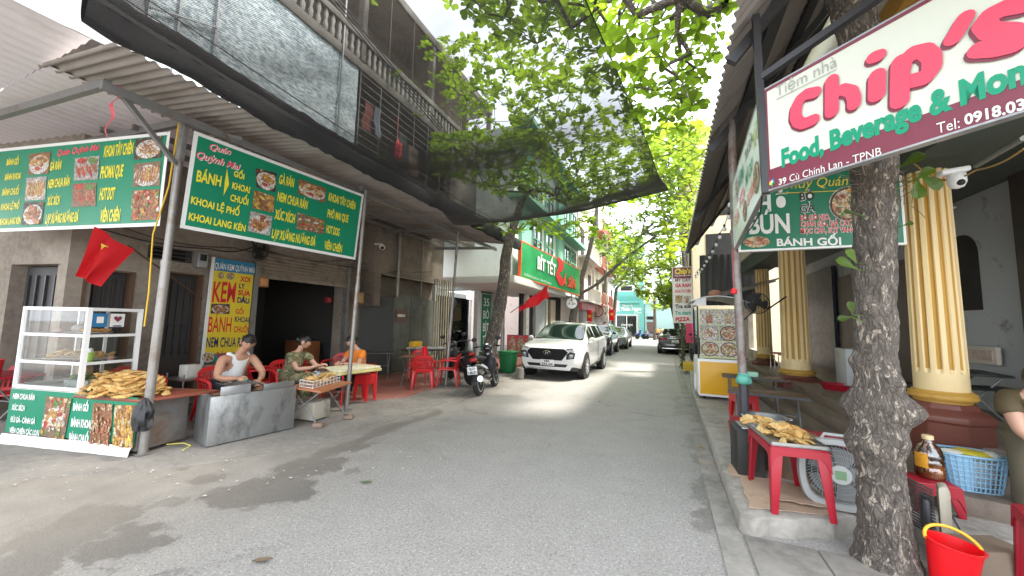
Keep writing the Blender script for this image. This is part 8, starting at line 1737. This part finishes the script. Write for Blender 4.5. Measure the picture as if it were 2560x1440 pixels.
# --- man in the white vest, leaning over the fryer
O = V((-6.28, 3.78, 0))
def j(x, y, z): return O+V((x, y, z))
Jm = dict(pelvis=(j(-.08, -.02, .54), .15, None), spine=(j(-.02, 0, .72), .142, 'pelvis'), chest=(j(.06, .02, .92), .148, 'spine'), neck0=(j(.12, .04, 1.07), .085, 'chest'), neck=(j(.17, .05, 1.14), .06, 'neck0'), skull=(j(.215, .05, 1.19), .06, 'neck'),
    shR=(j(.08, -.20, 1.00), .078, 'chest'), elR=(j(.20, -.33, .74), .052, 'shR'), fR=(j(.36, -.26, .72), .044, 'elR'), wrR=(j(.48, -.20, .74), .030, 'fR'),
    shL=(j(.08, .23, 1.00), .078, 'chest'), elL=(j(.26, .30, .76), .052, 'shL'), fL=(j(.38, .22, .70), .044, 'elL'), wrL=(j(.47, .12, .67), .030, 'fL'),
    hipR=(j(.02, -.13, .52), .10, 'pelvis'), knR=(j(.42, -.22, .55), .068, 'hipR'), caR=(j(.42, -.22, .34), .055, 'knR'), anR=(j(.38, -.22, .10), .038, 'caR'), toR=(j(.50, -.24, .07), .036, 'anR'),
    hipL=(j(.02, .12, .52), .10, 'pelvis'), knL=(j(.42, .24, .56), .068, 'hipL'), caL=(j(.40, .25, .34), .055, 'knL'), anL=(j(.36, .25, .10), .038, 'caL'), toL=(j(.48, .27, .07), .036, 'anL'))
vest = mat('white_vest', (.74, .75, .76), .8, .05, 8, .25, 14); shorts = mat('dark_shorts', (.02, .02, .03), .85, .2, 8)
cl = [('vest', [j(-.085, -.02, .50), j(-.02, 0, .72), j(.06, .02, .90), j(.08, .02, .96), j(.08, -.135, 1.04), j(.08, .175, 1.04), j(.055, -.10, 1.085), j(.055, .14, 1.085)], [(0, 1), (1, 2), (2, 3), (3, 4), (3, 5), (4, 6), (5, 7)], [.166, .157, .160, .135, .055, .055, .04, .04], vest, 2),
      ('shorts', [j(-.085, -.02, .52), j(.02, -.13, .52), j(.36, -.21, .555), j(.02, .12, .52), j(.36, .23, .565)], [(0, 1), (1, 2), (0, 3), (3, 4)], [.165, .118, .092, .118, .092], shorts, 2)]
person('man in a white vest and dark shorts frying food, looking down', Jm, K['skin'], cl, lambda b, c, f, u, h: hair_short(b, c, f, u, h), (j(.25, .045, 1.235), (.80, -.40, -.40), (.40, 0, .9), .25), [(Jm['wrR'][0], (.85, .25, -.2), (0, .5, -.8), .17, 1.1, 1), (Jm['wrL'][0], (.6, -.55, -.35), (-.1, -.4, -.9), .17, .7, -1)], j(0, 0, .04))
tg = thing('tongs', 'green handled tongs held by the man in the white vest', 'tongs', Jm['wrR'][0]); w0 = Jm['wrR'][0]+V((.06, .02, -.015)); b = MB(); b.tube([w0+V((-.05, -.01, .02)), w0+V((.06, .04, -.02))], .017, 8); b.build('grip', mat('grip_green', (.02, .28, .12), .5), tg, world=True, smooth=50)
b = MB(); b.tube([w0+V((.05, .03, -.015)), w0+V((.16, .12, -.06)), w0+V((.26, .18, -.10))], .006, 6); b.tube([w0+V((.05, .05, -.015)), w0+V((.14, .15, -.06)), w0+V((.25, .20, -.10))], .006, 6); b.build('arms', K['darksteel'], tg, world=True)
# --- woman in a camouflage shirt
O = V((-6.42, 4.92, 0))
camo = newmat('camouflage'); m, t, p, vec = camo; n1 = noi(t, vec, 9, 3, .5, .6); n2 = noi(t, mapv(t, vec, 1, 1, 1, (3, 1, 2)), 11, 3, .5, .6); c = mixc(t, ramp(t, n1, .48, .52), (.22, .19, .10), (.09, .11, .05)); c = mixc(t, ramp(t, n2, .56, .60), c, (.32, .28, .18)); t.links.new(c, p.inputs['Base Color']); p.inputs['Roughness'].default_value = .85; CAMO = m
Jw = dict(pelvis=(j(-.06, -.02, .54), .14, None), spine=(j(0, 0, .72), .125, 'pelvis'), chest=(j(.06, .02, .90), .13, 'spine'), neck0=(j(.09, .03, 1.02), .07, 'chest'), neck=(j(.12, .04, 1.09), .05, 'neck0'), skull=(j(.14, .05, 1.14), .05, 'neck'),
    shR=(j(.08, -.15, .96), .065, 'chest'), elR=(j(.24, -.10, .70), .044, 'shR'), fR=(j(.38, .06, .72), .037, 'elR'), wrR=(j(.50, .16, .78), .026, 'fR'),
    shL=(j(.06, .19, .96), .065, 'chest'), elL=(j(.24, .30, .72), .044, 'shL'), fL=(j(.36, .30, .71), .037, 'elL'), wrL=(j(.48, .26, .72), .026, 'fL'),
    hipR=(j(.04, -.12, .52), .095, 'pelvis'), knR=(j(.42, -.06, .54), .066, 'hipR'), anR=(j(.40, -.05, .10), .042, 'knR'), hipL=(j(.04, .12, .52), .095, 'pelvis'), knL=(j(.42, .18, .54), .066, 'hipL'), anL=(j(.40, .19, .10), .042, 'knL'))
cl = [('shirt', [j(-.06, -.02, .54), j(0, 0, .72), j(.06, .02, .90), j(.09, .03, 1.0), j(.08, -.15, .965), j(.17, -.13, .80), j(.06, .19, .965), j(.17, .26, .82)], [(0, 1), (1, 2), (2, 3), (2, 4), (4, 5), (2, 6), (6, 7)], [.185, .165, .158, .085, .088, .076, .088, .076], CAMO, 2),
      ('trousers', [j(-.06, -.02, .50), j(.04, -.12, .52), j(.42, -.06, .54), j(.40, -.05, .15), j(.04, .12, .52), j(.42, .18, .54), j(.40, .19, .15)], [(0, 1), (1, 2), (2, 3), (0, 4), (4, 5), (5, 6)], [.18, .135, .10, .08, .135, .10, .08], CAMO, 2)]
person('woman in a camouflage shirt working at the orange table, hair tied back', Jw, K['skin2'], cl, lambda b, c, f, u, h: hair_short(b, c, f, u, h, back=.1, bun=.15), (j(.17, .07, 1.185), (.72, .60, -.22), (.2, 0, 1), .235), [(Jw['wrR'][0], (.6, .6, .1), (0, .2, -1), .155, 1.1, 1), (Jw['wrL'][0], (.8, -.2, -.1), (0, -.2, -1), .155, .9, -1)], j(0, 0, .04))
# --- person in an orange shirt, seen from the side
O = V((-6.05, 6.12, 0)); orange = mat('orange_shirt', (.70, .20, .02), .8, .12, 6, .2, 14)
Jo = dict(pelvis=(j(0, .06, .52), .14, None), spine=(j(0, .03, .70), .125, 'pelvis'), chest=(j(0, -.02, .88), .13, 'spine'), neck0=(j(0, -.06, 1.0), .07, 'chest'), neck=(j(-.01, -.10, 1.07), .05, 'neck0'), skull=(j(-.02, -.13, 1.12), .05, 'neck'),
    shR=(j(-.17, -.04, .94), .065, 'chest'), elR=(j(-.22, -.22, .70), .044, 'shR'), fR=(j(-.14, -.36, .72), .037, 'elR'), wrR=(j(-.05, -.46, .76), .026, 'fR'),
    shL=(j(.17, -.04, .94), .065, 'chest'), elL=(j(.22, -.20, .70), .044, 'shL'), fL=(j(.16, -.34, .72), .037, 'elL'), wrL=(j(.08, -.46, .74), .026, 'fL'),
    hipR=(j(-.11, .02, .50), .095, 'pelvis'), knR=(j(-.14, -.36, .52), .066, 'hipR'), anR=(j(-.14, -.32, .10), .042, 'knR'), hipL=(j(.11, .02, .50), .095, 'pelvis'), knL=(j(.14, -.36, .52), .066, 'hipL'), anL=(j(.14, -.32, .10), .042, 'knL'))
cl = [('shirt', [j(0, .06, .52), j(0, .03, .70), j(0, -.02, .88), j(0, -.05, .98), j(-.17, -.04, .945), j(-.21, -.14, .80), j(.17, -.04, .945), j(.21, -.14, .80)], [(0, 1), (1, 2), (2, 3), (2, 4), (4, 5), (2, 6), (6, 7)], [.185, .165, .16, .09, .088, .076, .088, .076], orange, 2),
      ('trousers', [j(0, .06, .50), j(-.11, .02, .50), j(-.14, -.36, .52), j(-.14, -.32, .15), j(.11, .02, .50), j(.14, -.36, .52), j(.14, -.32, .15)], [(0, 1), (1, 2), (2, 3), (0, 4), (4, 5), (5, 6)], [.15, .11, .085, .07, .11, .085, .07], shorts, 2)]
person('person in an orange shirt with dark tied hair seen in profile at the yellow tray', Jo, K['skin2'], cl, lambda b, c, f, u, h: hair_short(b, c, f, u, h, back=.1, bun=.1), (j(-.04, -.16, 1.165), (-.25, -.90, -.32), (0, -.3, 1), .235), [(Jo['wrR'][0], (.4, -.8, -.2), (0, 0, -1), .155, .9, 1), (Jo['wrL'][0], (-.4, -.8, -.2), (0, 0, -1), .155, .9, -1)], j(0, 0, .04))
# --- person at the right edge, bending forward
O = V((2.69, 4.28, 0)); olive = mat('olive_shirt', (.085, .062, .028), .75, .2, 5, .2, 12); khaki = mat('khaki_trousers', (.12, .105, .07), .85, .15, 6, .25, 12)
Jr = dict(pelvis=(j(.10, .12, .80), .14, None), spine=(j(.06, .06, .95), .125, 'pelvis'), chest=(j(.0, -.02, 1.10), .135, 'spine'), neck0=(j(-.05, -.10, 1.20), .07, 'chest'), neck=(j(-.08, -.15, 1.25), .052, 'neck0'), skull=(j(-.10, -.19, 1.31), .05, 'neck'),
    shR=(j(-.18, .02, 1.15), .068, 'chest'), elR=(j(-.20, -.12, .90), .047, 'shR'), fR=(j(-.10, -.22, .80), .042, 'elR'), wrR=(j(.02, -.30, .72), .030, 'fR'),
    shL=(j(.17, -.10, 1.15), .068, 'chest'), elL=(j(.24, -.24, .90), .047, 'shL'), fL=(j(.18, -.30, .80), .042, 'elL'), wrL=(j(.10, -.34, .72), .030, 'fL'),
    hipR=(j(-.03, .12, .78), .10, 'pelvis'), knR=(j(-.10, .0, .52), .07, 'hipR'), anR=(j(-.08, .10, .22), .045, 'knR'), toR=(j(-.12, -.02, .18), .04, 'anR'), hipL=(j(.20, .12, .78), .10, 'pelvis'), knL=(j(.20, .0, .52), .07, 'hipL'), anL=(j(.20, .10, .22), .045, 'knL'), toL=(j(.18, -.02, .18), .04, 'anL'))
cl = [('shirt', [j(.10, .12, .80), j(.06, .06, .95), j(.0, -.02, 1.10), j(-.04, -.08, 1.18), j(-.18, .02, 1.155), j(-.21, -.06, 1.0), j(.17, -.10, 1.155), j(.22, -.19, 1.0)], [(0, 1), (1, 2), (2, 3), (2, 4), (4, 5), (2, 6), (6, 7)], [.165, .150, .155, .08, .088, .078, .088, .078], olive, 2),
      ('trousers', [j(.10, .12, .80), j(-.03, .12, .76), j(-.10, .0, .52), j(-.08, .10, .26), j(.20, .12, .76), j(.20, .0, .52), j(.20, .10, .26)], [(0, 1), (1, 2), (2, 3), (0, 4), (4, 5), (5, 6)], [.155, .125, .10, .08, .125, .10, .08], khaki, 2)]
person('person in an olive shirt and khaki trousers bending forward at the right edge', Jr, K['skin2'], cl, lambda b, c, f, u, h: hair_short(b, c, f, u, h, back=-.1), (j(-.115, -.23, 1.315), (.25, -.85, -.45), (-.3, -.3, 1), .24), [(Jr['wrR'][0], (.3, -.4, -.8), (.6, 0, -.3), .16, .8, 1), (Jr['wrL'][0], (-.3, -.3, -.9), (-.6, 0, -.3), .16, .8, -1)], j(0, 0, .30))
